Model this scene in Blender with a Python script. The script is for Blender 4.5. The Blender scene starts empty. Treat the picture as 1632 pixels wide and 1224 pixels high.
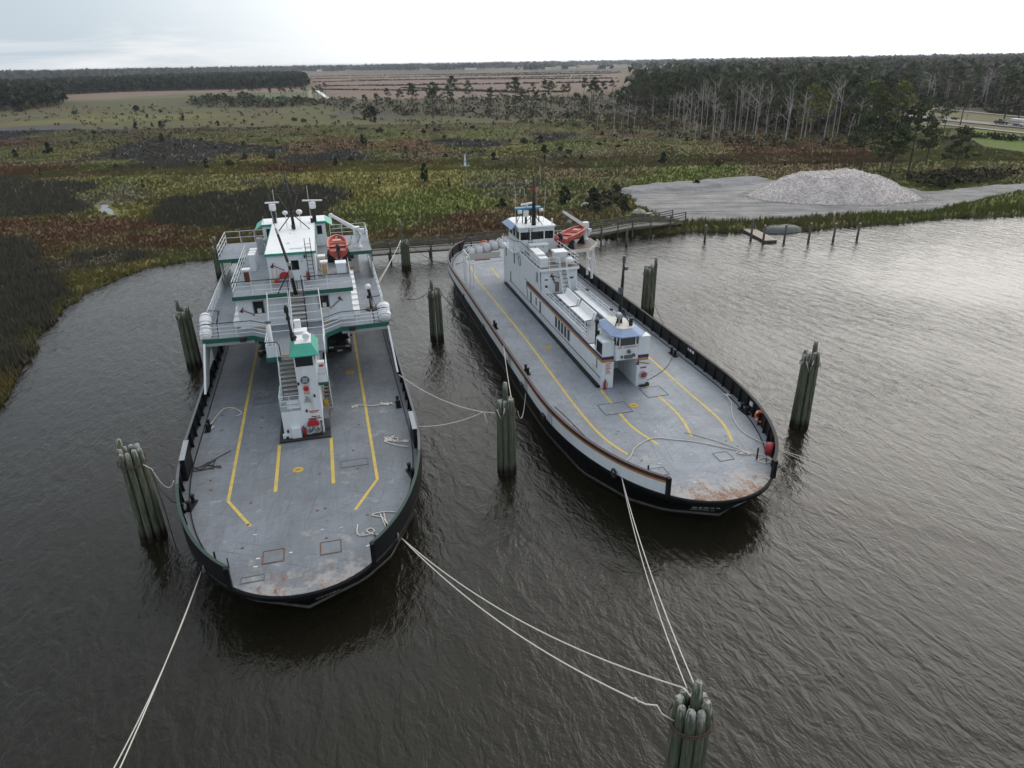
import bpy, math, random
import numpy as np
from mathutils import Vector, Matrix

R = math.radians
scene = bpy.context.scene
COL = scene.collection
random.seed(7)
rng = np.random.default_rng(11)

# ------------------------------------------------------------------ camera
CAM_H = 22.7
cam_data = bpy.data.cameras.new("camera")
cam_data.sensor_width = 36.0
cam_data.lens = 1110 / 1632 * 36.0
cam_data.clip_start = 0.5
cam_data.clip_end = 20000
cam = bpy.data.objects.new("camera", cam_data)
COL.objects.link(cam)
_p, _r = R(24.85), R(-1.0)
_F = Vector((0, math.cos(_p), -math.sin(_p)))
_U0 = Vector((1, 0, 0)).cross(_F)
_R = math.cos(_r) * Vector((1, 0, 0)) + math.sin(_r) * _U0
_U = -math.sin(_r) * Vector((1, 0, 0)) + math.cos(_r) * _U0
cam.matrix_world = Matrix(((_R.x, _U.x, -_F.x, 0), (_R.y, _U.y, -_F.y, 0), (_R.z, _U.z, -_F.z, CAM_H), (0, 0, 0, 1)))
scene.camera = cam

# ------------------------------------------------------------------ sky, sun, exposure
SUN_EL, SUN_AZ = R(30), R(35)        # azimuth measured from +Y towards +X
sun_dir = Vector((math.sin(SUN_AZ) * math.cos(SUN_EL), math.cos(SUN_AZ) * math.cos(SUN_EL), math.sin(SUN_EL)))
world = bpy.data.worlds.new("World")
scene.world = world
world.use_nodes = True
wn, wl = world.node_tree.nodes, world.node_tree.links
wn.clear()
def N(t, **k):
    n = wn.new(t)
    for a, b in k.items():
        setattr(n, a, b)
    return n
out = N('ShaderNodeOutputWorld')
bg = N('ShaderNodeBackground')
bg.inputs['Strength'].default_value = 0.1
sky = N('ShaderNodeTexSky', sky_type='NISHITA', sun_disc=False, sun_elevation=SUN_EL, sun_rotation=SUN_AZ)
sky.air_density = 1.0
sky.dust_density = 2.0
tc = N('ShaderNodeTexCoord')
mp = N('ShaderNodeMapping')
mp.inputs['Scale'].default_value = (1.6, 1.6, 9.0)
n1 = N('ShaderNodeTexNoise')
n1.inputs['Scale'].default_value = 2.2
n1.inputs['Detail'].default_value = 7
n1.inputs['Roughness'].default_value = 0.55
n1.inputs['Distortion'].default_value = 0.6
# cloud veil brightness grows towards the hidden sun
dot = N('ShaderNodeVectorMath', operation='DOT_PRODUCT')
dot.inputs[1].default_value = sun_dir
glow = N('ShaderNodeMapRange', interpolation_type='SMOOTHSTEP')
glow.inputs['From Min'].default_value = 0.34
glow.inputs['From Max'].default_value = 1.0
glow.inputs['To Min'].default_value = 0.0
glow.inputs['To Max'].default_value = 1.0
veil = N('ShaderNodeMix', data_type='RGBA')
veil.inputs['A'].default_value = (6.0, 7.0, 7.9, 1)
veil.inputs['B'].default_value = (20.0, 19.8, 19.4, 1)
puff = N('ShaderNodeMapRange')
puff.inputs['From Min'].default_value = 0.46
puff.inputs['From Max'].default_value = 0.66
puff.inputs['To Max'].default_value = 0.9
white = N('ShaderNodeMix', data_type='RGBA')
white.inputs['B'].default_value = (10.6, 10.7, 10.8, 1)
lighten = N('ShaderNodeMix', data_type='RGBA', blend_type='LIGHTEN')
lighten.inputs['Factor'].default_value = 1.0
thin = N('ShaderNodeMix', data_type='RGBA')
thin.inputs['Factor'].default_value = 0.88
wl.new(tc.outputs['Generated'], mp.inputs['Vector'])
wl.new(mp.outputs['Vector'], n1.inputs['Vector'])
wl.new(tc.outputs['Generated'], dot.inputs[0])
wl.new(dot.outputs['Value'], glow.inputs['Value'])
wl.new(glow.outputs['Result'], veil.inputs['Factor'])
wl.new(n1.outputs['Fac'], puff.inputs['Value'])
wl.new(veil.outputs['Result'], white.inputs['A'])
wl.new(puff.outputs['Result'], white.inputs['Factor'])
wl.new(veil.outputs['Result'], lighten.inputs['A'])
wl.new(white.outputs['Result'], lighten.inputs['B'])
wl.new(sky.outputs['Color'], thin.inputs['A'])
wl.new(lighten.outputs['Result'], thin.inputs['B'])
wl.new(thin.outputs['Result'], bg.inputs['Color'])
wl.new(bg.outputs['Background'], out.inputs['Surface'])

sun_data = bpy.data.lights.new("sun", 'SUN')
sun_data.energy = 0.6
sun_data.angle = R(36)
sun_data.color = (1.0, 0.96, 0.90)
sun = bpy.data.objects.new("sun", sun_data)
sun.rotation_euler = (-sun_dir).to_track_quat('-Z', 'Y').to_euler()
sun.location = (0, 0, 80)
COL.objects.link(sun)

vs = scene.view_settings
vs.view_transform = 'Standard'
vs.look = 'None'
vs.exposure = 0.0
vs.gamma = 1.0
vs.use_curve_mapping = False
scene.cycles.max_bounces = 6
scene.cycles.volume_bounces = 0
scene.cycles.use_denoising = True

# ------------------------------------------------------------------ helpers
class MB:
    """collects polygons for one mesh"""
    def __init__(s):
        s.v, s.f = [], []
    def add(s, vs_, fs_):
        o = len(s.v)
        s.v += [tuple(x) for x in vs_]
        s.f += [tuple(i + o for i in f) for f in fs_]
        return s
    def box(s, c, d, rz=0.0, M=None):
        x, y, z = d[0] / 2, d[1] / 2, d[2] / 2
        ps = [Vector((a * x, b * y, e * z)) for e in (-1, 1) for b in (-1, 1) for a in (-1, 1)]
        if M is None:
            M = Matrix.Rotation(rz, 3, 'Z')
        C_ = Vector(c)
        return s.add([C_ + M @ p for p in ps], [(0, 2, 3, 1), (4, 5, 7, 6), (0, 1, 5, 4), (1, 3, 7, 5), (3, 2, 6, 7), (2, 0, 4, 6)])
    def b2(s, lo, hi):
        return s.box([(a + b) / 2 for a, b in zip(lo, hi)], [abs(b - a) for a, b in zip(lo, hi)])
    def prism(s, poly, z0, z1):
        n = len(poly)
        a = sum(poly[i][0] * poly[(i + 1) % n][1] - poly[(i + 1) % n][0] * poly[i][1] for i in range(n))
        if a < 0:
            poly = poly[::-1]
        vs_ = [(x, y, z0) for x, y in poly] + [(x, y, z1) for x, y in poly]
        fs = [tuple(range(n - 1, -1, -1)), tuple(range(n, 2 * n))] + [(i, (i + 1) % n, n + (i + 1) % n, n + i) for i in range(n)]
        return s.add(vs_, fs)
    def loft(s, loops, cap=True):
        n = len(loops[0])
        vs_ = [p for l in loops for p in l]
        fs = []
        for k in range(len(loops) - 1):
            for i in range(n):
                j = (i + 1) % n
                fs.append((k * n + i, k * n + j, (k + 1) * n + j, (k + 1) * n + i))
        if cap:
            fs.append(tuple(range(n - 1, -1, -1)))
            fs.append(tuple(range((len(loops) - 1) * n, len(loops) * n)))
        return s.add(vs_, fs)
    def tube(s, pts, r, n=6, r2=None, cap=True):
        pts = [Vector(p) for p in pts]
        m = len(pts)
        rs = r if isinstance(r, (list, tuple)) else [r + ((r2 if r2 is not None else r) - r) * i / max(1, m - 1) for i in range(m)]
        loops = []
        for i, p in enumerate(pts):
            d = (pts[min(i + 1, m - 1)] - pts[max(i - 1, 0)])
            d = d.normalized() if d.length > 1e-9 else Vector((0, 0, 1))
            ref = Vector((0, 0, 1)) if abs(d.z) < 0.9 else Vector((1, 0, 0))
            a = d.cross(ref).normalized()
            b = d.cross(a).normalized()
            loops.append([p + (a * math.cos(2 * math.pi * k / n) - b * math.sin(2 * math.pi * k / n)) * rs[i] for k in range(n)])
        return s.loft(loops, cap)
    def cyl(s, c, r, h, n=12, r2=None):
        return s.tube([c, (c[0], c[1], c[2] + h)], r, n, r2)
    def lathe(s, prof, c=(0, 0, 0), n=14, axis='z'):
        loops = []
        for r, h in prof:
            l = []
            for k in range(n):
                a = 2 * math.pi * k / n
                p = (r * math.cos(a), r * math.sin(a), h)
                if axis == 'y':
                    p = (p[0], p[2], -p[1])
                elif axis == 'x':
                    p = (p[2], p[1], -p[0])
                l.append((p[0] + c[0], p[1] + c[1], p[2] + c[2]))
            loops.append(l)
        return s.loft(loops)
    def sph(s, c, r, n=10, sc=(1, 1, 1)):
        k = max(4, n // 2 + 1)
        prof = []
        for i in range(k + 1):
            a = math.pi * i / k
            prof.append((max(1e-3, math.sin(a)), -math.cos(a)))
        o = len(s.v)
        s.lathe(prof, (0, 0, 0), n)
        for i in range(o, len(s.v)):
            x, y, z = s.v[i]
            s.v[i] = (c[0] + x * r * sc[0], c[1] + y * r * sc[1], c[2] + z * r * sc[2])
        return s
    def torus(s, c, R_, r, n=16, k=6, axis='z'):
        o = len(s.v)
        vs_, fs = [], []
        for i in range(n):
            a = 2 * math.pi * i / n
            for j in range(k):
                b = 2 * math.pi * j / k
                q = R_ + r * math.cos(b)
                p = (q * math.cos(a), q * math.sin(a), r * math.sin(b))
                if axis == 'x':
                    p = (p[2], p[0], p[1])
                elif axis == 'y':
                    p = (p[0], p[2], p[1])
                vs_.append((p[0] + c[0], p[1] + c[1], p[2] + c[2]))
                fs.append((i * k + j, ((i + 1) % n) * k + j, ((i + 1) % n) * k + (j + 1) % k, i * k + (j + 1) % k))
        return s.add(vs_, fs)
    def strip(s, pts, w, z, th=0.0):
        """flat ribbon along xy points at height z"""
        P_ = [Vector((p[0], p[1])) for p in pts]
        L, R2 = [], []
        for i, p in enumerate(P_):
            d = (P_[min(i + 1, len(P_) - 1)] - P_[max(i - 1, 0)]).normalized()
            nrm = Vector((-d.y, d.x)) * (w / 2)
            L.append(p + nrm); R2.append(p - nrm)
        vs_ = [(p.x, p.y, z) for p in L] + [(p.x, p.y, z) for p in R2]
        n = len(P_)
        return s.add(vs_, [(i, n + i, n + i + 1, i + 1) for i in range(n - 1)])

def mesh_of(mb, name, material=None, smooth=False):
    me = bpy.data.meshes.new(name)
    me.from_pydata(mb.v, [], mb.f)
    if material:
        me.materials.append(material)
    if smooth:
        me.polygons.foreach_set('use_smooth', [True] * len(me.polygons))
    me.update()
    return me

def obj(name, mb, material, parent=None, smooth=False, label=None, kind=None, loc=None, rz=None):
    me = mb if isinstance(mb, bpy.types.Mesh) else mesh_of(mb, name, material, smooth)
    o = bpy.data.objects.new(name, me)
    COL.objects.link(o)
    if parent is not None:
        o.parent = parent
    if label:
        o['label'] = label
    if kind:
        o['kind'] = kind
    if loc is not None:
        o.location = loc
    if rz is not None:
        o.rotation_euler = (0, 0, rz)
    return o

def thing(name, label, cat, loc=(0, 0, 0), rz=0.0, group=None):
    o = bpy.data.objects.new(name, None)
    COL.objects.link(o)
    o.empty_display_size = 0.3
    o.location = loc
    o.rotation_euler = (0, 0, rz)
    o['label'] = label
    o['category'] = cat
    if group:
        o['group'] = group
    return o

def tag(o, label, cat, group=None):
    o['label'] = label
    o['category'] = cat
    if group:
        o['group'] = group
    return o

def dup(root, loc, rz=0.0, label=None, group=None, scale=None):
    r = root.copy(); COL.objects.link(r)
    r.location = loc; r.rotation_euler = (0, 0, rz)
    if scale:
        r.scale = scale
    if label:
        r['label'] = label
    if group:
        r['group'] = group
    for ch in list(root.children):
        c = ch.copy(); COL.objects.link(c); c.parent = r
        for g in ch.children:
            d = g.copy(); COL.objects.link(d); d.parent = c
    return r

# ------------------------------------------------------------------ materials
def new_mat(name):
    m = bpy.data.materials.new(name)
    m.use_nodes = True
    nt = m.node_tree
    return m, nt.nodes, nt.links, nt.nodes['Principled BSDF']

def ramp(nodes, stops):
    r = nodes.new('ShaderNodeValToRGB')
    e = r.color_ramp.elements
    while len(e) > 1:
        e.remove(e[-1])
    for i, (p, c) in enumerate(stops):
        q = e[0] if i == 0 else e.new(p)
        q.position = p
        q.color = (c[0], c[1], c[2], 1) if len(c) == 3 else c
    return r

def mat(name, col, rough=0.6, metal=0.0, var=0.18, scale=3.0, dirt=None, dirt_amt=0.0, stretch=(1, 1, 1), bump=0.0, spec=0.5):
    m, nd, ln, bs = new_mat(name)
    tc_ = nd.new('ShaderNodeTexCoord')
    mp_ = nd.new('ShaderNodeMapping')
    mp_.inputs['Scale'].default_value = stretch
    nz = nd.new('ShaderNodeTexNoise')
    nz.inputs['Scale'].default_value = scale
    nz.inputs['Detail'].default_value = 6
    nz.inputs['Roughness'].default_value = 0.62
    ln.new(tc_.outputs['Object'], mp_.inputs['Vector'])
    ln.new(mp_.outputs['Vector'], nz.inputs['Vector'])
    lo = [c * (1 - var) for c in col]; hi = [min(1, c * (1 + var)) for c in col]
    rp = ramp(nd, [(0.3, lo), (0.7, hi)])
    ln.new(nz.outputs['Fac'], rp.inputs['Fac'])
    colour = rp.outputs['Color']
    if dirt:
        n2 = nd.new('ShaderNodeTexNoise')
        n2.inputs['Scale'].default_value = scale * 0.6
        n2.inputs['Detail'].default_value = 8
        n2.inputs['Roughness'].default_value = 0.7
        mp2 = nd.new('ShaderNodeMapping')
        mp2.inputs['Scale'].default_value = stretch
        mp2.inputs['Location'].default_value = (7.3, 3.1, 1.7)
        ln.new(tc_.outputs['Object'], mp2.inputs['Vector'])
        ln.new(mp2.outputs['Vector'], n2.inputs['Vector'])
        mr = nd.new('ShaderNodeMapRange')
        mr.inputs['From Min'].default_value = 0.66 - 0.22 * dirt_amt
        mr.inputs['From Max'].default_value = 0.80 - 0.12 * dirt_amt
        mr.inputs['To Max'].default_value = 0.85
        ln.new(n2.outputs['Fac'], mr.inputs['Value'])
        mx = nd.new('ShaderNodeMix'); mx.data_type = 'RGBA'
        mx.inputs['B'].default_value = (*dirt, 1)
        ln.new(mr.outputs['Result'], mx.inputs['Factor'])
        ln.new(colour, mx.inputs['A'])
        colour = mx.outputs['Result']
    ln.new(colour, bs.inputs['Base Color'])
    bs.inputs['Roughness'].default_value = rough
    bs.inputs['Metallic'].default_value = metal
    bs.inputs['Specular IOR Level'].default_value = spec
    if bump:
        bp = nd.new('ShaderNodeBump')
        bp.inputs['Strength'].default_value = bump
        bp.inputs['Distance'].default_value = 0.03
        ln.new(nz.outputs['Fac'], bp.inputs['Height'])
        ln.new(bp.outputs['Normal'], bs.inputs['Normal'])
    return m

RUST = (0.16, 0.055, 0.022)
M_WHITE = mat('white_ship_paint', (0.69, 0.72, 0.75), 0.45, var=0.06, scale=1.4, dirt=(0.42, 0.33, 0.25), dirt_amt=0.34, stretch=(3.2, 3.2, 0.35))
M_ROOF = mat('white_roof_paint', (0.78, 0.78, 0.79), 0.5, var=0.05, scale=1.0, dirt=(0.52, 0.46, 0.42), dirt_amt=0.25)
M_CREAM = mat('cream_paint', (0.62, 0.58, 0.52), 0.55, var=0.1, scale=1.0)
M_BLACK = mat('black_hull_paint', (0.005, 0.0055, 0.006), 0.5, var=0.3, scale=1.2, dirt=(0.05, 0.03, 0.022), dirt_amt=0.25, stretch=(1, 1, 0.4), spec=0.18)
M_INNER = mat('black_bulwark_paint', (0.008, 0.009, 0.010), 0.55, var=0.3, scale=1.5, dirt=(0.07, 0.035, 0.02), dirt_amt=0.12, spec=0.2)
M_MAST = mat('black_mast_paint', (0.012, 0.012, 0.013), 0.5, var=0.2)
M_TEAL = mat('teal_paint', (0.03, 0.30, 0.22), 0.45, var=0.1, scale=2)
M_TEALE = mat('dark_green_cap_paint', (0.008, 0.036, 0.026), 0.5, var=0.2)
M_TEALD = mat('dark_teal_paint', (0.012, 0.105, 0.075), 0.45, var=0.12, scale=2)
M_BLUE = mat('faded_blue_paint', (0.22, 0.295, 0.455), 0.55, var=0.12, scale=2.0, dirt=(0.42, 0.44, 0.47), dirt_amt=0.35)
M_STBLUE = mat('bright_blue_paint', (0.05, 0.24, 0.40), 0.5)
M_PURPLE = mat('purple_stripe_paint', (0.045, 0.03, 0.09), 0.5)
M_ORANGE = mat('ochre_stripe_paint', (0.42, 0.20, 0.06), 0.55, var=0.12)
M_MAROON = mat('maroon_cap_paint', (0.05, 0.026, 0.03), 0.55, var=0.25)
M_RED = mat('red_paint', (0.38, 0.02, 0.025), 0.4, var=0.15)
M_REDRUST = mat('red_brown_paint', (0.11, 0.025, 0.02), 0.55, var=0.2)
M_BOAT = mat('faded_red_boat', (0.41, 0.075, 0.058), 0.5, var=0.14, scale=4, dirt=(0.62, 0.30, 0.22), dirt_amt=0.35)
M_LIFE = mat('life_ring_orange', (0.75, 0.11, 0.02), 0.5, var=0.08)
M_GREY = mat('grey_paint', (0.30, 0.32, 0.34), 0.5, var=0.1, scale=2)
M_DGREY = mat('dark_grey_paint', (0.10, 0.105, 0.115), 0.55, var=0.15, scale=2)
M_STEEL = mat('galvanised_steel', (0.42, 0.43, 0.44), 0.45, 0.6, var=0.12)
M_TREAD = mat('weathered_tread', (0.19, 0.165, 0.14), 0.75, var=0.25, scale=5)
M_YELLOW = mat('yellow_line_paint', (0.56, 0.40, 0.075), 0.6, var=0.14, scale=2.5, dirt=(0.24, 0.22, 0.19), dirt_amt=0.55)
M_YELLOW2 = mat('yellow_paint', (0.46, 0.31, 0.05), 0.55, var=0.12)
M_TAN = mat('tan_wood', (0.42, 0.27, 0.15), 0.7, var=0.2, scale=6)
M_RUST = mat('rusty_steel', (0.15, 0.06, 0.03), 0.85, var=0.4, scale=6)
M_ROPE = mat('pale_rope', (0.62, 0.58, 0.52), 0.9, var=0.15, scale=30)
M_ROPED = mat('dark_rope', (0.05, 0.045, 0.04), 0.9, var=0.2, scale=30)
M_PRINT_RED = mat('red_print', (0.42, 0.05, 0.04), 0.6, var=0.05)
M_PRINT = mat('dark_print', (0.06, 0.06, 0.075), 0.6, var=0.05)
M_PRINTW = mat('white_print', (0.62, 0.62, 0.62), 0.6, var=0.1)
M_RUBBER = mat('black_rubber', (0.02, 0.02, 0.021), 0.8, var=0.2)
def glass_mat():
    m, nd, ln, bs = new_mat('dark_window_glass')
    bs.inputs['Base Color'].default_value = (0.012, 0.014, 0.016, 1)
    bs.inputs['Roughness'].default_value = 0.06
    bs.inputs['Specular IOR Level'].default_value = 0.5
    return m
M_GLASS = glass_mat()

def deck_mat(name, col, rust_ends=True, y0=-8.5, y1=49.3, rust=1.0):
    """steel deck paint: plates with weld seams, scuffs, and rust near the loading ends"""
    m, nd, ln, bs = new_mat(name)
    tc_ = nd.new('ShaderNodeTexCoord')
    def noise(scale, detail=8, rough=0.62, st=(1, 1, 1), off=(0, 0, 0), dist=0.0):
        mp_ = nd.new('ShaderNodeMapping')
        mp_.inputs['Scale'].default_value = st
        mp_.inputs['Location'].default_value = off
        nz = nd.new('ShaderNodeTexNoise')
        nz.inputs['Scale'].default_value = scale
        nz.inputs['Detail'].default_value = detail
        nz.inputs['Roughness'].default_value = rough
        nz.inputs['Distortion'].default_value = dist
        ln.new(tc_.outputs['Object'], mp_.inputs['Vector'])
        ln.new(mp_.outputs['Vector'], nz.inputs['Vector'])
        return nz.outputs['Fac']
    def mr(v, a, b, c=0.0, d=1.0):
        q = nd.new('ShaderNodeMapRange')
        q.inputs['From Min'].default_value = a; q.inputs['From Max'].default_value = b
        q.inputs['To Min'].default_value = c; q.inputs['To Max'].default_value = d
        ln.new(v, q.inputs['Value'])
        return q.outputs['Result']
    def mix(f, a, b, bt='MIX'):
        q = nd.new('ShaderNodeMix'); q.data_type = 'RGBA'; q.blend_type = bt
        if isinstance(f, float): q.inputs['Factor'].default_value = f
        else: ln.new(f, q.inputs['Factor'])
        for nm, v in (('A', a), ('B', b)):
            if isinstance(v, tuple): q.inputs[nm].default_value = (*v, 1)
            else: ln.new(v, q.inputs[nm])
        return q.outputs['Result']
    def math_(op, a, b):
        q = nd.new('ShaderNodeMath'); q.operation = op
        for i, v in enumerate((a, b)):
            if isinstance(v, (int, float)): q.inputs[i].default_value = v
            else: ln.new(v, q.inputs[i])
        return q.outputs[0]
    base = ramp(nd, [(0.30, [c * 0.80 for c in col]), (0.5, col), (0.72, [c * 1.16 for c in col])])
    ln.new(noise(0.35, 9, 0.65), base.inputs['Fac'])
    c = base.outputs['Color']
    br = nd.new('ShaderNodeTexBrick')
    br.inputs['Scale'].default_value = 1.0
    br.inputs['Mortar Size'].default_value = 0.012
    br.inputs['Mortar Smooth'].default_value = 0.4
    br.inputs['Brick Width'].default_value = 2.3
    br.inputs['Row Height'].default_value = 1.5
    br.inputs['Color1'].default_value = (0.92, 0.92, 0.92, 1)
    br.inputs['Color2'].default_value = (1.06, 1.06, 1.06, 1)
    br.inputs['Mortar'].default_value = (0.72, 0.70, 0.68, 1)
    ln.new(tc_.outputs['Object'], br.inputs['Vector'])
    c = mix(0.75, c, br.outputs['Color'], 'MULTIPLY')
    # tyre and drag scuffs running along the ship, and fine speckle
    c = mix(mr(noise(1.2, 8, 0.7, (2.2, 0.16, 1)), 0.52, 0.72, 0, 0.6), c, tuple(x * 0.60 for x in col))
    c = mix(mr(noise(1.3, 8, 0.72, (0.4, 2.6, 1), (3, 9, 0), 0.4), 0.58, 0.74, 0, 0.45), c, tuple(x * 0.68 for x in col))
    c = mix(mr(noise(9.0, 4, 0.6, (1, 1, 1), (1, 2, 3)), 0.66, 0.76, 0, 0.6), c, (0.08, 0.07, 0.06))
    c = mix(mr(noise(1.7, 9, 0.75, (1, 1, 1), (13, 2, 3)), 0.63, 0.72, 0, 0.45), c, (0.34, 0.34, 0.33))
    # broad grimy patches, slanting drag scratches and water stains
    c = mix(mr(noise(0.42, 9, 0.7, (1, 1, 1), (21, 4, 0), 0.6), 0.44, 0.62, 0, 0.48), c, (col[0] * 0.66, col[1] * 0.63, col[2] * 0.58))
    for ang_, off_ in ((34, 3.0), (-28, 11.0), (78, 19.0)):
        ml = nd.new('ShaderNodeMapping'); ml.vector_type = 'TEXTURE'
        ml.inputs['Rotation'].default_value = (0, 0, R(ang_)); ml.inputs['Scale'].default_value = (3.2, 0.10, 1); ml.inputs['Location'].default_value = (off_, off_, 0)
        nl = nd.new('ShaderNodeTexNoise'); nl.inputs['Scale'].default_value = 1.0; nl.inputs['Detail'].default_value = 3
        ln.new(tc_.outputs['Object'], ml.inputs['Vector']); ln.new(ml.outputs['Vector'], nl.inputs['Vector'])
        c = mix(mr(nl.outputs['Fac'], 0.62, 0.68, 0, 0.6), c, tuple(x * 0.48 for x in col))
    c = mix(mr(noise(2.6, 9, 0.78, (1, 1, 1), (31, 7, 1), 0.5), 0.57, 0.66, 0, 0.6), c, (0.095, 0.075, 0.058))
    if rust_ends:
        sep = nd.new('ShaderNodeSeparateXYZ')
        ln.new(tc_.outputs['Object'], sep.inputs[0])
        near = mr(sep.outputs['Y'], y0 + 2.7, y0 + 0.5)
        far = mr(sep.outputs['Y'], y1 - 3.4, y1 - 0.6)
        zone = math_('MAXIMUM', near, far)
        rn = noise(1.0, 10, 0.74, (1.5, 0.62, 1), (5, 1, 2), 0.3)
        rn2 = noise(4.5, 8, 0.75, (1.0, 1.0, 1), (1, 4, 2))
        f = mr(math_('ADD', math_('ADD', math_('MULTIPLY', rn, 0.68), math_('MULTIPLY', rn2, 0.32)), math_('MULTIPLY', zone, 0.11 * rust)), 0.585, 0.685)
        rc = ramp(nd, [(0.35, (0.07, 0.032, 0.022)), (0.5, (0.19, 0.085, 0.045)), (0.65, (0.33, 0.21, 0.14))])
        ln.new(noise(3.5, 6, 0.7), rc.inputs['Fac'])
        pale = mr(math_('ADD', noise(0.9, 8, 0.7, (1, 1, 1), (2, 7, 2)), math_('MULTIPLY', zone, 0.20 * rust)), 0.58, 0.70, 0, 0.6)
        c = mix(pale, c, (0.40, 0.36, 0.33))
        c = mix(math_('MULTIPLY', f, mr(zone, 0, 0.5, 0.25, 1.0)), c, rc.outputs['Color'])
    ln.new(c, bs.inputs['Base Color'])
    bs.inputs['Roughness'].default_value = 0.55
    bs.inputs['Specular IOR Level'].default_value = 0.4
    bp = nd.new('ShaderNodeBump')
    bp.inputs['Strength'].default_value = 0.25
    bp.inputs['Distance'].default_value = 0.01
    ln.new(noise(14, 4), bp.inputs['Height'])
    ln.new(bp.outputs['Normal'], bs.inputs['Normal'])
    return m
M_DECK_U = deck_mat('upper_deck_paint', (0.235, 0.26, 0.295), False)
M_DECK_BR = deck_mat('brown_deck_paint', (0.15, 0.13, 0.115), False)

# ------------------------------------------------------------------ numpy noise
def _hash(ix, iy, seed):
    h = (ix.astype(np.int64) * 374761393 + iy.astype(np.int64) * 668265263 + seed * 2147483647) & 0xFFFFFFFF
    h = ((h ^ (h >> 13)) * 1274126177) & 0xFFFFFFFF
    return ((h ^ (h >> 16)) & 0xFFFF) / 65535.0
def vnoise(x, y, seed=0):
    ix, iy = np.floor(x), np.floor(y)
    fx, fy = x - ix, y - iy
    fx = fx * fx * (3 - 2 * fx); fy = fy * fy * (3 - 2 * fy)
    a = _hash(ix, iy, seed); b = _hash(ix + 1, iy, seed); c = _hash(ix, iy + 1, seed); d = _hash(ix + 1, iy + 1, seed)
    return (a * (1 - fx) + b * fx) * (1 - fy) + (c * (1 - fx) + d * fx) * fy
def fbm(x, y, seed=0, o=4):
    s, a, t = 0, 0.5, 0
    for k in range(o):
        s = s + a * vnoise(x * 2 ** k, y * 2 ** k, seed + k * 17); t += a; a *= 0.5
    return s / t
def in_poly(x, y, poly):
    r = np.zeros(x.shape, bool)
    n = len(poly)
    for i in range(n):
        x0, y0 = poly[i]; x1, y1 = poly[(i + 1) % n]
        if y0 == y1:
            continue
        c = ((y0 > y) != (y1 > y)) & (x < (x1 - x0) * (y - y0) / (y1 - y0) + x0)
        r ^= c
    return r
def dist_poly(x, y, poly, closed=True):
    d = np.full(x.shape, 1e9)
    n = len(poly)
    for i in range(n if closed else n - 1):
        x0, y0 = poly[i]; x1, y1 = poly[(i + 1) % n]
        dx, dy = x1 - x0, y1 - y0
        t = np.clip(((x - x0) * dx + (y - y0) * dy) / max(1e-9, dx * dx + dy * dy), 0, 1)
        d = np.minimum(d, np.hypot(x - x0 - t * dx, y - y0 - t * dy))
    return d
def sd_poly(x, y, poly):
    d = dist_poly(x, y, poly)
    return np.where(in_poly(x, y, poly), -d, d)
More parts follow.
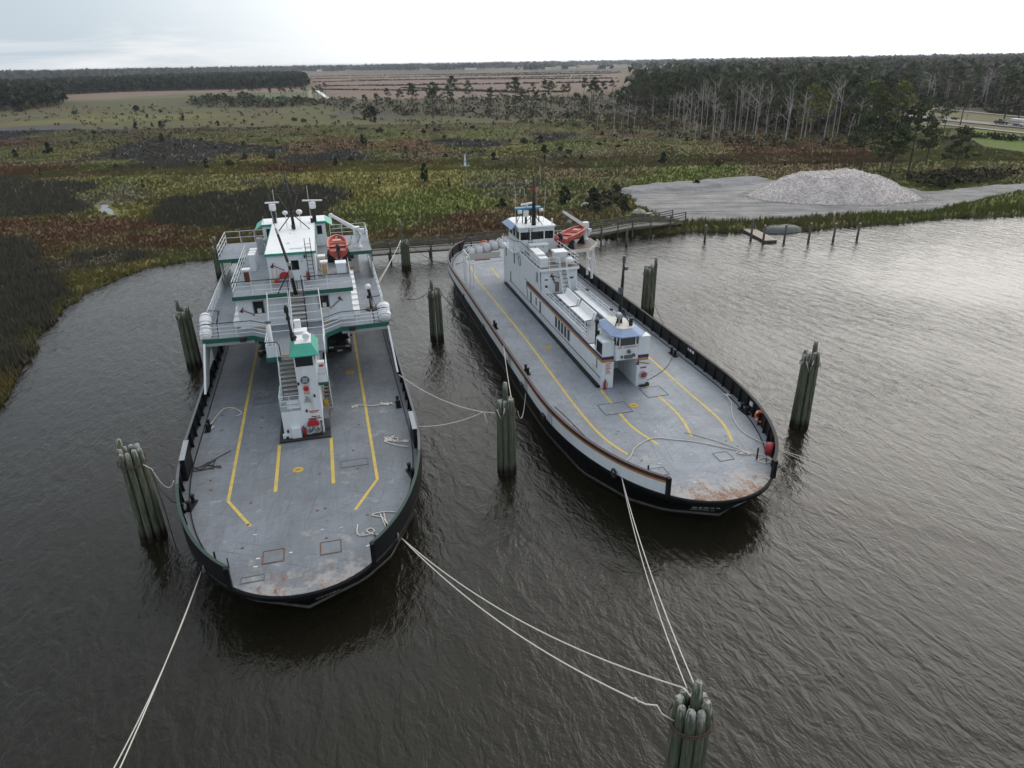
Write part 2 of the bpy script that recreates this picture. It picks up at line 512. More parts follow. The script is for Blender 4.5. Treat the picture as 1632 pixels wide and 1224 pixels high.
# ------------------------------------------------------------------ measured places (metres)
SHORE = [(-34.0,36.8),(-37.8,45.4),(-38.7,47.5),(-39.7,50.7),(-40.8,52.2),(-42.9,57.7),(-44.5,60.9),(-45.2,64.3),(-47.0,70.1),(-47.4,72.9),(-47.9,74.9),(-47.3,78.8),(-46.7,83.5),(-45.3,86.3),(-42.6,88.3),(-38.8,89.9),(-32.8,91.8),(-24.8,93.2),(-19.0,94.2),(-14.0,95.3),(-8.0,96.3),(-1.9,97.0),(4.2,97.3),(10.4,96.8),(14.4,97.3),(17.7,98.6),(22.4,99.8),(27.0,100.3),(31.3,99.5),(35.1,100.0),(38.5,99.4),(44.2,100.1),(50.3,101.7),(58.7,103.7),(65.7,106.3),(71.7,106.7),(78.8,107.0),(92.5,108.8)]
PATCH = {'D': [[(-108.3,153.2),(-100.1,157.4),(-89.2,156.1),(-84.1,147.4),(-84.0,138.5),(-75.3,126.2),(-73.9,120.4),(-81.1,118.4),(-84.9,117.7),(-96.3,116.1),(-123.1,151.5)],[(-66.1,128.3),(-61.3,134.9),(-53.2,136.8),(-44.6,145.5),(-33.4,142.8),(-30.8,134.6),(-30.7,125.0),(-29.8,109.6),(-42.0,105.6),(-48.3,107.9),(-57.0,113.8),(-61.5,123.7)],[(-89.8,103.9),(-75.0,102.7),(-67.5,99.4),(-59.4,87.0),(-52.7,79.5),(-47.9,73.2),(-44.3,61.4),(-41.3,55.2),(-41.0,51.9),(-42.8,46.8)],[(-56.6,89.9),(-56.5,92.5),(-54.7,93.1),(-53.2,90.3),(-54.5,88.2)],[(-49.9,88.8),(-49.3,90.7),(-47.8,90.6),(-47.1,88.3),(-48.6,87.5)],[(-127.0,160.4),(-115.8,164.6),(-109.2,165.7),(-104.4,157.8),(-106.6,150.5),(-117.1,147.0)],[(5.5,88.8),(5.3,88.2),(5.6,88.2)]],'P': [[(-24.6,236.3),(-14.0,236.5),(-0.8,222.8),(-1.7,212.6),(-12.6,211.0),(-20.5,219.0)],[(-117.2,202.5),(-124.0,247.2),(-111.7,251.3),(-65.1,217.6),(-63.5,200.5),(-81.3,207.4),(-76.1,178.3),(-85.8,179.5),(-99.8,175.7),(-94.2,190.1)],[(-262.6,308.1),(-218.7,320.4),(-190.3,337.9),(-177.4,300.2),(-180.9,263.2),(-213.1,248.0)],[(-60.6,194.6),(-43.4,214.2),(-35.6,186.0),(-53.5,182.3)],[(6.6,249.8),(23.5,249.0),(18.7,228.9),(7.9,226.9)]],'R': [[(-99.6,116.4),(-83.8,116.1),(-73.9,116.7),(-64.9,115.5),(-57.0,113.8),(-47.5,106.1),(-42.7,101.5),(-40.4,92.1),(-47.0,93.2),(-55.3,98.5),(-61.2,96.4),(-61.2,89.2),(-74.5,101.9),(-85.9,98.9)],[(-10.6,113.3),(-5.6,114.9),(-1.7,109.1),(-0.6,102.3),(-4.9,99.0),(-12.2,99.5),(-10.8,106.2)],[(-39.6,233.0),(-23.8,236.2),(-18.1,204.1),(-8.9,196.9),(-19.7,192.9),(-30.0,205.9)],[(-70.3,238.2),(-50.1,249.1),(-42.8,219.1),(-60.1,200.0)],[(-209.5,243.6),(-180.9,263.2),(-163.9,269.3),(-155.7,244.5),(-164.5,238.4)],[(-150.9,192.6),(-136.4,195.7),(-124.6,191.6),(-114.7,196.7),(-107.6,177.8),(-115.8,164.6)],[(59.0,221.9),(74.5,223.0),(93.3,208.9),(99.8,186.4),(82.9,160.1),(66.9,175.6),(56.5,192.9)],[(-19.3,100.9),(-12.2,102.8),(-10.8,97.8),(-18.5,96.1)],[(-65.0,181.4),(-52.8,179.8),(-42.7,169.7),(-53.3,161.1)]],'Y': [[(-69.0,125.6),(-64.9,131.3),(-57.0,113.8),(-63.3,116.3),(-67.2,120.9)],[(-70.0,167.9),(-32.2,177.1),(-10.5,174.3),(-5.7,125.6),(-17.3,112.9),(-27.1,121.7),(-32.2,141.9),(-44.5,149.5)],[(-53.5,80.9),(-45.4,88.5),(-38.8,90.3),(-38.0,88.0),(-44.5,84.8),(-47.2,74.1)],[(-39.1,49.8),(-41.1,51.3),(-38.0,46.6)],[(-236.9,348.0),(-215.2,383.5),(-155.9,396.9),(-145.8,362.4),(-190.3,337.9),(-216.3,316.8)]],'G': [[(-22.2,252.9),(-11.8,267.8),(7.4,264.0),(4.4,248.0),(-10.8,242.1)],[(-51.6,278.2),(-38.2,283.7),(-32.9,259.5),(-46.8,257.4)],[(-27.1,121.7),(-16.1,140.2),(-6.2,139.1),(-1.2,119.3),(-11.4,114.9),(-20.1,106.0)],[(21.5,136.2),(36.5,168.2),(53.3,166.0),(46.2,142.7),(23.3,132.5)],[(55.9,109.9),(67.4,113.0),(77.0,118.8),(92.0,125.4),(77.9,104.6),(57.4,101.4),(49.4,100.0)],[(-43.9,90.6),(-39.5,92.0),(-37.8,88.6),(-41.6,87.0)]],'F': [[(-858.1,3217.0),(-288.9,3285.9),(336.5,2071.1),(115.4,716.0),(72.4,571.7),(-28.9,509.7),(-127.8,536.2)],[(-431.6,717.1),(-399.5,793.7),(-336.0,799.2),(-220.4,817.6),(-183.6,683.2),(-296.2,703.2),(-315.0,613.2),(-343.6,583.3)]],'T': [[(-231.6,864.9),(-218.4,857.9),(-119.6,515.7),(-112.5,467.1),(-221.9,569.7),(-235.0,555.5),(-325.0,830.7),(-288.4,760.4),(-259.0,674.2),(-178.0,653.7)],[(-352.3,616.1),(-321.7,626.4),(-289.4,686.6),(-259.3,614.2),(-319.4,566.0)]],'L': [[(147.8,238.8),(152.4,237.9),(155.3,218.3),(161.6,197.6),(129.3,156.1),(126.8,178.3),(125.2,191.0),(137.8,223.5)]],'M': [[(192.9,318.1),(195.5,277.3),(196.8,248.3),(158.5,198.1),(155.3,218.3),(149.8,238.4),(134.1,267.2),(164.6,330.0)]]}
DITCH = [[(-273.6,1077.8),(146.1,1161.4)],[(-347.5,1328.6),(192.8,1355.8)],[(-414.1,1611.1),(234.0,1557.0)],[(-183.9,745.0),(44.7,583.7)],[(-144.3,839.6),(120.8,822.6)],[(-236.9,1160.6),(144.9,988.7)],[(-158.4,1510.3),(207.0,1376.3)],[(-105.5,759.2),(15.3,572.8)],[(-205.1,861.7),(-33.3,844.6)]]
CANAL = [(-182.8,728.1),(-143.2,591.9),(-129.7,546.1)]
POOL = [(-73.9,128.0),(-75.3,131.9),(-74.0,131.1),(-71.3,126.6),(-68.3,122.3),(-65.7,117.8),(-66.3,117.3),(-69.1,121.8),(-69.6,121.3),(-71.6,123.7)]
PAD = [(22.4,130.7),(30.0,137.0),(47.5,142.8),(73.3,132.3),(74.0,126.0),(86.5,130.9),(96.5,133.4),(113.1,138.5),(108.7,132.8),(92.0,126.8),(76.0,117.2),(65.8,110.0),(55.6,109.4),(34.9,105.5),(25.8,105.3),(23.0,112.9),(21.8,120.7)]
BERM = [(23.4,131.9),(29.6,134.8),(35.9,136.3),(41.4,138.8),(48.0,140.4)]
MOUND = [(55.3,124.7),(42.6,128.6),(70.0,125.8),(51.3,115.6),4.5,4.2]
ROADS = {'highway': [(152.7,316.5,7.5),(161.3,297.4,7.5),(164.9,264.4,7.5),(169.4,241.5,7.5),(174.9,214.7,7.5)],'walk': [(144.8,289.3,2.2),(153.2,243.6,2.2),(156.3,222.0,2.2),(160.4,196.1,2.2)],'far': [(184.9,385.3,2.5),(192.9,318.1,2.5),(195.7,280.5,2.5),(198.7,245.3,2.5)]}
VEH = [(161.8,255.7),(164.2,247.5),(162.7,241.7),(166.6,237.4)]
POLE_LAMP = [(199.2,320.5),6.5]
DOL_A = ((-12.6,83.0),5.8,3.5)
DOL_B = ((-6.7,59.0),5.6,4.8)
DOL_C = ((-0.4,36.3),6.0,5.0)
DOL_D = ((13.4,65.3),5.5,4.7)
DOL_E = ((19.4,41.5),6.1,5.4)
DOL_F = ((-19.3,30.5),5.9,5.4)
DOL_G = ((-26.5,53.7),5.8,5.1)
DOL_Hh = ((-34.5,81.1),4.7,3.6)
DOL_I = ((7.9,93.0),4.6,3.4)
DOL_J = ((5.6,15.1),5.8,5.0)
PILES = [(15.7,92.8,2.1),(26.7,94.5,2.2),(33.2,95.1,2.5),(34.1,92.8,2.4),(37.0,93.0,2.4),(40.2,92.8,2.6),(43.7,93.2,2.4),(47.3,94.0,2.2)]
FLOAT = [(33.8,100.8),(34.7,92.6),(35.7,93.6),(34.8,101.6)]
GREYHEAP = [(38.8,99.7),(36.2,100.3),(42.0,100.7),0.9]
PIER = [(-19.7,85.8),(-12.9,87.6),(-7.4,88.7),(-1.0,90.8),(5.7,92.5),(11.9,95.4),(16.7,98.7),(22.5,101.2),(25.0,103.2)]
PIERRAIL = [1.4,1.1]
SIGNPOLE = [(-8.4,141.6),4.2,6.6]
BUSH = [(-133.9,213.6,3.0,2.1),(-150.4,300.6,2.4,1.8),(-147.7,309.0,1.5,1.2),(-141.9,304.8,2.9,2.1),(-115.4,245.8,2.4,1.7),(-73.0,175.7,2.2,1.2),(-68.8,179.6,1.8,1.4),(-41.9,176.1,2.0,1.2),(-106.8,165.4,1.9,0.9),(-74.5,146.4,1.9,0.9),(-49.1,166.4,1.4,0.6),(-26.1,145.1,1.8,0.7),(-17.3,148.2,3.5,1.6),(-11.8,141.2,1.9,0.6),(-16.3,189.7,0.9,1.4),(-43.4,220.9,3.6,1.6),(-6.9,191.0,1.3,1.0),(-3.6,181.6,1.8,1.6),(4.8,220.1,2.0,1.8),(9.8,195.5,2.2,2.0),(8.9,176.4,1.6,1.0),(16.2,193.2,1.7,1.2),(18.2,179.9,1.2,1.1),(36.5,170.4,2.8,1.6),(47.5,163.6,1.8,1.2),(68.7,198.4,1.5,1.0),(-211.2,427.3,3.0,3.4),(-286.7,441.9,3.4,4.7),(9.6,121.2,2.8,2.0),(14.4,120.7,2.6,2.5),(19.9,130.8,2.4,1.1),(18.6,113.3,2.6,1.4),(-1.2,119.3,1.5,1.5),(-28.6,129.1,2.0,0.5),(-8.5,117.3,1.0,0.6),(-63.0,342.6,5.1,5.7),(-172.8,296.5,1.2,1.5),(-139.4,207.0,2.0,1.4),(-149.2,223.8,1.1,1.0),(-235.0,407.3,2.5,2.5),(25.8,317.6,2.5,1.7),(53.9,287.7,2.1,2.1),(30.8,204.3,1.2,1.1),(31.0,240.9,1.4,1.1),(53.2,217.4,1.2,1.2),(-24.3,188.2,0.9,0.9),(-1.9,240.5,1.2,0.9),(62.3,162.7,1.1,0.9),(69.8,163.9,1.1,1.1),(36.2,137.6,1.2,1.3),(79.1,130.1,1.7,1.7)]
PINE = [(75.9,155.0,11.6),(76.5,147.6,8.9),(77.9,146.6,9.5),(82.3,147.8,12.9),(88.3,142.0,9.1),(93.1,160.8,9.4),(154.6,252.0,12.8),(183.8,273.8,15.3),(184.7,267.5,15.0),(-32.4,323.9,12.6),(-37.3,375.4,13.9),(-26.1,363.1,16.5),(-21.5,425.7,13.1),(4.2,364.3,15.7),(5.0,436.8,13.7),(20.8,401.0,13.6),(22.8,389.3,13.2),(-65.4,414.8,10.2),(-55.1,390.2,10.3),(32.2,397.6,11.6),(-44.8,358.9,13.9),(-66.1,351.4,9.6),(6.3,346.0,11.3),(43.3,424.6,13.0),(45.2,393.8,14.5),(51.3,403.5,12.4),(127.2,223.4,10.6),(124.2,234.4,12.9),(114.0,225.8,11.6),(122.1,205.8,9.8),(-474.7,810.1,8.6)]
DEAD = [(60.1,229.5,17.0),(60.3,216.2,16.5),(74.2,280.3,14.8),(71.5,256.3,11.1),(64.9,282.3,10.2),(72.2,293.1,11.9),(63.7,237.1,13.8),(71.9,249.0,9.4),(73.7,239.6,15.4),(71.9,229.4,16.5),(73.3,227.1,16.0),(79.5,238.5,14.9),(83.6,246.7,16.5),(91.3,265.3,15.5),(72.8,215.9,16.3),(81.4,214.5,15.0),(76.4,201.8,12.4),(84.7,212.1,14.6),(89.2,220.5,13.9),(89.0,206.3,16.2),(93.2,210.7,17.7),(95.1,212.1,16.5),(95.0,231.3,11.7),(92.5,252.2,10.9),(41.8,257.3,9.5),(43.5,254.5,7.7),(51.2,237.3,5.7),(47.1,231.8,2.4),(38.0,246.3,4.7),(34.1,234.1,2.4),(44.5,194.7,4.0),(-56.4,337.1,6.1),(-53.2,344.2,5.7),(-2.9,420.0,7.5),(-4.9,279.7,3.8),(56.6,236.3,7.5),(66.2,220.7,5.7),(77.0,218.8,6.5),(84.1,231.2,7.4),(96.7,208.4,7.7),(63.2,250.7,8.5),(83.4,254.0,12.9),(104.2,292.2,14.1),(112.2,290.4,12.4),(109.1,261.5,12.3),(117.3,259.8,12.2),(59.2,302.7,9.5),(66.7,307.9,9.1),(83.7,297.0,16.1),(82.6,281.4,16.8),(92.7,294.9,15.5),(242.0,361.2,7.0),(231.3,364.6,7.1),(225.4,366.5,8.5),(242.8,355.5,5.8),(237.8,392.7,9.1)]
BROAD = [(102.4,250.2,13.9),(139.5,268.9,14.0),(134.3,270.0,14.7),(108.7,226.8,9.9),(107.7,233.2,8.7)]
FOREST_R = [(63.9,377.5),(72.4,283.6),(84.4,253.8),(107.5,242.1),(135.4,269.8),(160.9,322.5),(204.0,337.0),(209.5,298.0),(211.3,261.5),(1035.1,1318.7),(1285.0,2641.1),(286.5,1187.4),(109.0,683.1)]
FOREST_L = [(-357.1,422.8),(-301.5,445.9),(-301.7,483.0),(-324.0,541.6),(-431.6,717.1),(-399.5,793.7),(-336.0,799.2),(-226.7,841.0),(-412.5,1485.0),(-590.0,1412.0),(-642.4,962.6),(-644.9,772.4)]
BELT = [(-219.7,508.4),(-179.0,447.6),(-141.9,436.9),(-117.2,454.9),(-73.4,366.2),(-36.8,340.2),(24.5,317.9),(55.1,341.9),(78.2,487.8),(-20.0,497.8),(-105.7,511.0),(-143.3,523.9),(-236.6,595.1)]
FARGROVE = [((-745.5,2957.6),(-590.5,2744.1),9),((-627.9,3096.5),(-316.8,2621.7),10),((-256.8,2624.3),(-81.4,2346.7),12),((23.7,2264.7),(133.1,2084.8),11),((159.5,2212.7),(186.3,2165.0),8),((245.0,2060.4),(276.3,2004.6),9),((314.7,1936.3),(410.5,1765.7),15),((-445.7,2901.7),(-370.6,2783.6),14)]
HAZE = 0.00008
# ------------------------------------------------------------------ terrain
WATER_POLY = [(-12.0, -150.0), (-26.0, 5.0)] + SHORE + [(150.0, 113.0), (220.0, 60.0), (220.0, -150.0)]
def lines(lo, hi, step, far_lo, far_hi, ratio, cap=1e9, cap_hi=0):
    l = list(np.arange(lo, hi + 1e-6, step))
    s, a = step, hi
    while a < far_hi:
        s = s * ratio
        if a < cap_hi: s = min(s, cap)
        a += s; l.append(a)
    s, a = step, lo
    while a > far_lo:
        s = s * ratio
        if -a < cap_hi: s = min(s, cap)
        a -= s; l.insert(0, a)
    return np.array(l)
gx = lines(-85, 105, 0.75, -9000, 9000, 1.05, 5.0, 420)
gy = lines(28, 150, 0.75, -600, 14000, 1.016)
GX, GY = np.meshgrid(gx, gy)
COLS = dict(
    base1=(0.162, 0.148, 0.046), base2=(0.154, 0.118, 0.053), base3=(0.124, 0.146, 0.043),
    D=(0.096, 0.092, 0.066), P=(0.112, 0.106, 0.090), R=(0.140, 0.076, 0.042), Y=(0.205, 0.185, 0.050),
    G=(0.145, 0.172, 0.040), F=(0.185, 0.128, 0.100), T=(0.105, 0.125, 0.055), L=(0.098, 0.138, 0.022), M=(0.150, 0.135, 0.062))
def ground_colour(X, Y):
    """vegetation colour of the marsh at points X, Y (numpy arrays) and the tall-rush mask"""
    n = X.size
    x, y = X.ravel(), Y.ravel()
    a = fbm(x / 34, y / 34, 3)[:, None]; b = fbm(x / 11, y / 11, 9)[:, None]
    C_ = np.array(COLS['base1']) * np.ones((n, 1))
    f = np.clip((a - 0.45) / 0.12, 0, 1); C_ = C_ * (1 - f) + np.array(COLS['base2']) * f
    f = np.clip((b - 0.48) / 0.16, 0, 1) * 0.8; C_ = C_ * (1 - f) + np.array(COLS['base3']) * f
    f = np.clip((fbm(x / 26 + 40, y / 12, 31)[:, None] - 0.60) / 0.12, 0, 1) * 0.5; C_ = C_ * (1 - f) + np.array(COLS['R']) * f
    f = np.clip((fbm(x / 26 + 10, y / 12 + 5, 21)[:, None] - 0.62) / 0.08, 0, 1) * 0.6; C_ = C_ * (1 - f) + np.array(COLS['P']) * f
    d_ = np.hypot(x, y)
    rush = np.zeros(n)
    wob = (fbm(x / 7, y / 7, 5) - 0.5)
    wob2 = (fbm(x / 2.2, y / 2.2, 6) - 0.5)
    for k in ('Y', 'G', 'R', 'P', 'D', 'T', 'M', 'F', 'L'):
        if k == 'T':       # far marsh colour darkened to stand in for grass self-shading
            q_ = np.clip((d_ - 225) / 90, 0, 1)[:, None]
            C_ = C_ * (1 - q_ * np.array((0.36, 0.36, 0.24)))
        soft = dict(Y=6, G=6, R=4.5, P=2.6, D=1.4, T=1.5, M=0.6, F=2.0, L=0.5)[k]
        wamp = dict(Y=6, G=5, R=5, P=5, D=4.0, T=4, M=1.5, F=4, L=1.5)[k]
        for poly in PATCH[k]:
            px = [p[0] for p in poly]; py = [p[1] for p in poly]
            rel = max(1.0, math.hypot(np.mean(px), np.mean(py)) / 140)
            mg = 3 + (wamp + soft) * rel
            sel = (x > min(px) - mg) & (x < max(px) + mg) & (y > min(py) - mg) & (y < max(py) + mg)
            if not sel.any():
                continue
            s = sd_poly(x[sel], y[sel], poly) + wob[sel] * wamp * rel + wob2[sel] * wamp * 1.0
            f = np.clip(0.5 - s / (soft * rel), 0, 1)
            if k == 'R': f = f * np.clip((fbm(x[sel] / 5, y[sel] / 3, 44) - 0.30) / 0.2, 0.25, 1)
            C_[sel] = C_[sel] * (1 - f[:, None]) + np.array(COLS[k]) * f[:, None]
            if k in 'DP':
                rush[sel] = np.maximum(rush[sel], f * (1.0 if k == 'D' else 0.7))
            else:
                rush[sel] = rush[sel] * (1 - f)
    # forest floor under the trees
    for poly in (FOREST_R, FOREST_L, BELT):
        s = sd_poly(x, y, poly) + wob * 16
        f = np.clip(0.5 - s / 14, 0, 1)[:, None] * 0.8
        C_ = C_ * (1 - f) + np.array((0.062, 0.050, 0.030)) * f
    # country beyond the fields: patchwork of dull woods and tilled ground
    f = np.clip((d_ - 1350) / 300, 0, 1)[:, None]
    far = np.where((fbm(x / 260, y / 420, 77) > 0.5)[:, None], np.array((0.085, 0.078, 0.050)), np.array((0.15, 0.115, 0.080)))
    C_ = C_ * (1 - f) + far * f
    C_ *= (0.88 + 0.24 * fbm(x / 5, y / 2.5, 13))[:, None]
    return np.clip(C_, 0.004, 0.6), rush

def shore_sd(x, y):
    s = np.full(x.shape, 200.0)
    sel = (y < 160) & (x > -120) & (x < 300)
    s[sel] = sd_poly(x[sel], y[sel], WATER_POLY)
    return s     # negative in the water
sd = shore_sd(GX, GY) + (fbm(GX / 2.5, GY / 2.5, 2) - 0.5) * 1.6
H = np.clip(0.10 + sd * 0.28, -1.4, 0.36) + 0.22 * (fbm(GX / 6, GY / 6, 8) - 0.5) * (sd > 0.5)
pool_sd = np.full(GX.shape, 99.0)
q = (np.abs(GX + 70) < 30) & (np.abs(GY - 124) < 30)
pool_sd[q] = sd_poly(GX[q], GY[q], POOL) + (fbm(GX[q] / 1.5, GY[q] / 1.5, 4) - 0.5) * 1.5
H = np.where(pool_sd < 0, -0.05, H)
# flat ground below the gravel yard and the road verges
pad_sd = np.full(GX.shape, 99.0)
q = (GX > 10) & (GX < 130) & (GY > 95) & (GY < 155)
pad_sd[q] = sd_poly(GX[q], GY[q], PAD)
H = np.where(pad_sd < 1.5, np.minimum(H, 0.40), H)
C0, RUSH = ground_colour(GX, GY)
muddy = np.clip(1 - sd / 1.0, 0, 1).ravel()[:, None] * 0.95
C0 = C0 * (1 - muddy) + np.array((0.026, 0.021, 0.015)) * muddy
ny, nx = GX.shape
verts = np.stack([GX.ravel(), GY.ravel(), H.ravel()], 1)
idx = np.arange(nx * ny).reshape(ny, nx)
quads = np.stack([idx[:-1, :-1], idx[:-1, 1:], idx[1:, 1:], idx[1:, :-1]], -1).reshape(-1, 4)

def np_mesh(name, verts, faces, material, cols=None, smooth=False):
    me = bpy.data.meshes.new(name)
    k = faces.shape[1]
    me.vertices.add(len(verts)); me.vertices.foreach_set('co', verts.astype(np.float32).ravel())
    me.loops.add(faces.size); me.loops.foreach_set('vertex_index', faces.astype(np.int32).ravel())
    me.polygons.add(len(faces)); me.polygons.foreach_set('loop_start', np.arange(0, faces.size, k, dtype=np.int32))
    me.polygons.foreach_set('loop_total', np.full(len(faces), k, np.int32))
    if smooth:
        me.polygons.foreach_set('use_smooth', np.ones(len(faces), bool))
    me.update(calc_edges=True)
    if cols is not None:
        at = me.color_attributes.new('tint', 'FLOAT_COLOR', 'POINT')
        at.data.foreach_set('color', np.concatenate([cols, np.ones((len(cols), 1))], 1).astype(np.float32).ravel())
    me.materials.append(material)
    me.validate()
    return me

def tint_mat(name, rough=0.9, bump=0.0, scale=1.2, spec=0.2, vary=0.25, soft=False):
    """plants coloured by species (colour attribute) with leafy grain"""
    m, nd, ln, bs = new_mat(name)
    at = nd.new('ShaderNodeAttribute'); at.attribute_name = 'tint'
    tc_ = nd.new('ShaderNodeTexCoord')
    nz = nd.new('ShaderNodeTexNoise'); nz.inputs['Scale'].default_value = scale; nz.inputs['Detail'].default_value = 8; nz.inputs['Roughness'].default_value = 0.7
    ln.new(tc_.outputs['Object'], nz.inputs['Vector'])
    rp = ramp(nd, [(0.3, (1 - vary,) * 3), (0.7, (1 + vary,) * 3)])
    ln.new(nz.outputs['Fac'], rp.inputs['Fac'])
    mx = nd.new('ShaderNodeMix'); mx.data_type = 'RGBA'; mx.blend_type = 'MULTIPLY'; mx.inputs['Factor'].default_value = 1
    if soft:
        gm = nd.new('ShaderNodeNewGeometry'); va = nd.new('ShaderNodeVectorMath'); va.operation = 'MULTIPLY_ADD'
        ln.new(gm.outputs['Normal'], va.inputs[0]); va.inputs[1].default_value = (0.25, 0.25, 0.25); va.inputs[2].default_value = (0, 0, 1)
        vn = nd.new('ShaderNodeVectorMath'); vn.operation = 'NORMALIZE'; ln.new(va.outputs[0], vn.inputs[0]); ln.new(vn.outputs[0], bs.inputs['Normal'])
    ln.new(at.outputs['Color'], mx.inputs['A']); ln.new(rp.outputs['Color'], mx.inputs['B'])
    ln.new(mx.outputs['Result'], bs.inputs['Base Color'])
    bs.inputs['Roughness'].default_value = rough
    bs.inputs['Specular IOR Level'].default_value = spec
    if bump:
        bp = nd.new('ShaderNodeBump'); bp.inputs['Strength'].default_value = bump; bp.inputs['Distance'].default_value = 0.4
        ln.new(nz.outputs['Fac'], bp.inputs['Height']); ln.new(bp.outputs['Normal'], bs.inputs['Normal'])
    return m
M_GROUND = tint_mat('marsh_ground', 0.95, 0.25, 1.3, vary=0.12)
M_GRASS = tint_mat('marsh_grass', 0.9, 0, 0.35, 0.12, 0.16, True)
M_LEAF = tint_mat('foliage', 0.85, 0, 0.8, 0.2, 0.2)
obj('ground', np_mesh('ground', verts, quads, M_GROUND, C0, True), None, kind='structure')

# ------------------------------------------------------------------ water
WDIR = -70.0
def water_mat():
    m, nd, ln, bs = new_mat('harbour_water')
    bs.inputs['Base Color'].default_value = (0.0125, 0.0108, 0.0064, 1)
    bs.inputs['Roughness'].default_value = 0.05
    bs.inputs['IOR'].default_value = 1.333
    tc_ = nd.new('ShaderNodeTexCoord')
    def wave(scale, st, rz, detail, dist, off):
        mp_ = nd.new('ShaderNodeMapping')
        mp_.vector_type = 'TEXTURE'      # turn first, then stretch along the crests
        mp_.inputs['Rotation'].default_value = (0, 0, R(rz))
        mp_.inputs['Scale'].default_value = tuple(1 / q_ for q_ in st)
        mp_.inputs['Location'].default_value = off
        nz = nd.new('ShaderNodeTexNoise')
        nz.inputs['Scale'].default_value = scale
        nz.inputs['Detail'].default_value = detail
        nz.inputs['Roughness'].default_value = 0.55
        nz.inputs['Distortion'].default_value = dist
        ln.new(tc_.outputs['Object'], mp_.inputs['Vector']); ln.new(mp_.outputs['Vector'], nz.inputs['Vector'])
        return nz.outputs['Fac']
    def madd(a, k, b=None):
        q = nd.new('ShaderNodeMath'); q.operation = 'MULTIPLY_ADD'
        ln.new(a, q.inputs[0]); q.inputs[1].default_value = k
        if b is None: q.inputs[2].default_value = 0
        else: ln.new(b, q.inputs[2])
        return q.outputs[0]
    h = madd(wave(1.3, (0.42, 1.0, 1), WDIR, 5, 0.7, (0, 0, 0)), 1.0)
    h = madd(wave(2.4, (0.45, 1.0, 1), WDIR - 24, 5, 0.9, (9, 3, 0)), 0.40, h)
    h = madd(wave(5.5, (0.6, 1.0, 1), WDIR + 30, 3, 0.6, (3, 3, 0)), 0.16, h)
    h = madd(wave(0.34, (0.4, 1.0, 1), WDIR + 14, 2, 0.5, (4, 8, 0)), 0.45, h)
    # calm and ruffled patches
    cat = wave(0.05, (1, 1, 1), 1, 3, 0.4, (2, 2, 0))
    mr = nd.new('ShaderNodeMapRange')
    mr.inputs['From Min'].default_value = 0.35; mr.inputs['From Max'].default_value = 0.65
    mr.inputs['To Min'].default_value = 0.30; mr.inputs['To Max'].default_value = 0.70
    ln.new(cat, mr.inputs['Value'])
    bp = nd.new('ShaderNodeBump')
    bp.inputs['Distance'].default_value = 0.22
    ln.new(mr.outputs['Result'], bp.inputs['Strength'])
    ln.new(h, bp.inputs['Height'])
    ln.new(bp.outputs['Normal'], bs.inputs['Normal'])
    return m
M_WATER = water_mat()
M_CALM = mat('calm_marsh_water', (0.02, 0.022, 0.018), 0.06, var=0.1)
wb = MB(); wb.add([(-130, -560, 0), (330, -560, 0), (330, 135, 0), (-130, 135, 0)], [(0, 1, 2, 3)])
obj('water', wb, M_WATER, kind='structure')
pb = MB()
cx_, cy_ = -70, 124.5
pb.add([(cx_ + (x - cx_) * 1.25, cy_ + (y - cy_) * 1.25, 0.16) for x, y in POOL], [tuple(range(len(POOL)))])
obj('marsh_pool_water', pb, M_CALM, kind='structure')
cb = MB(); cb.strip(CANAL, 3.2, 0.62)
obj('ditch_water', cb, M_CALM, kind='structure')

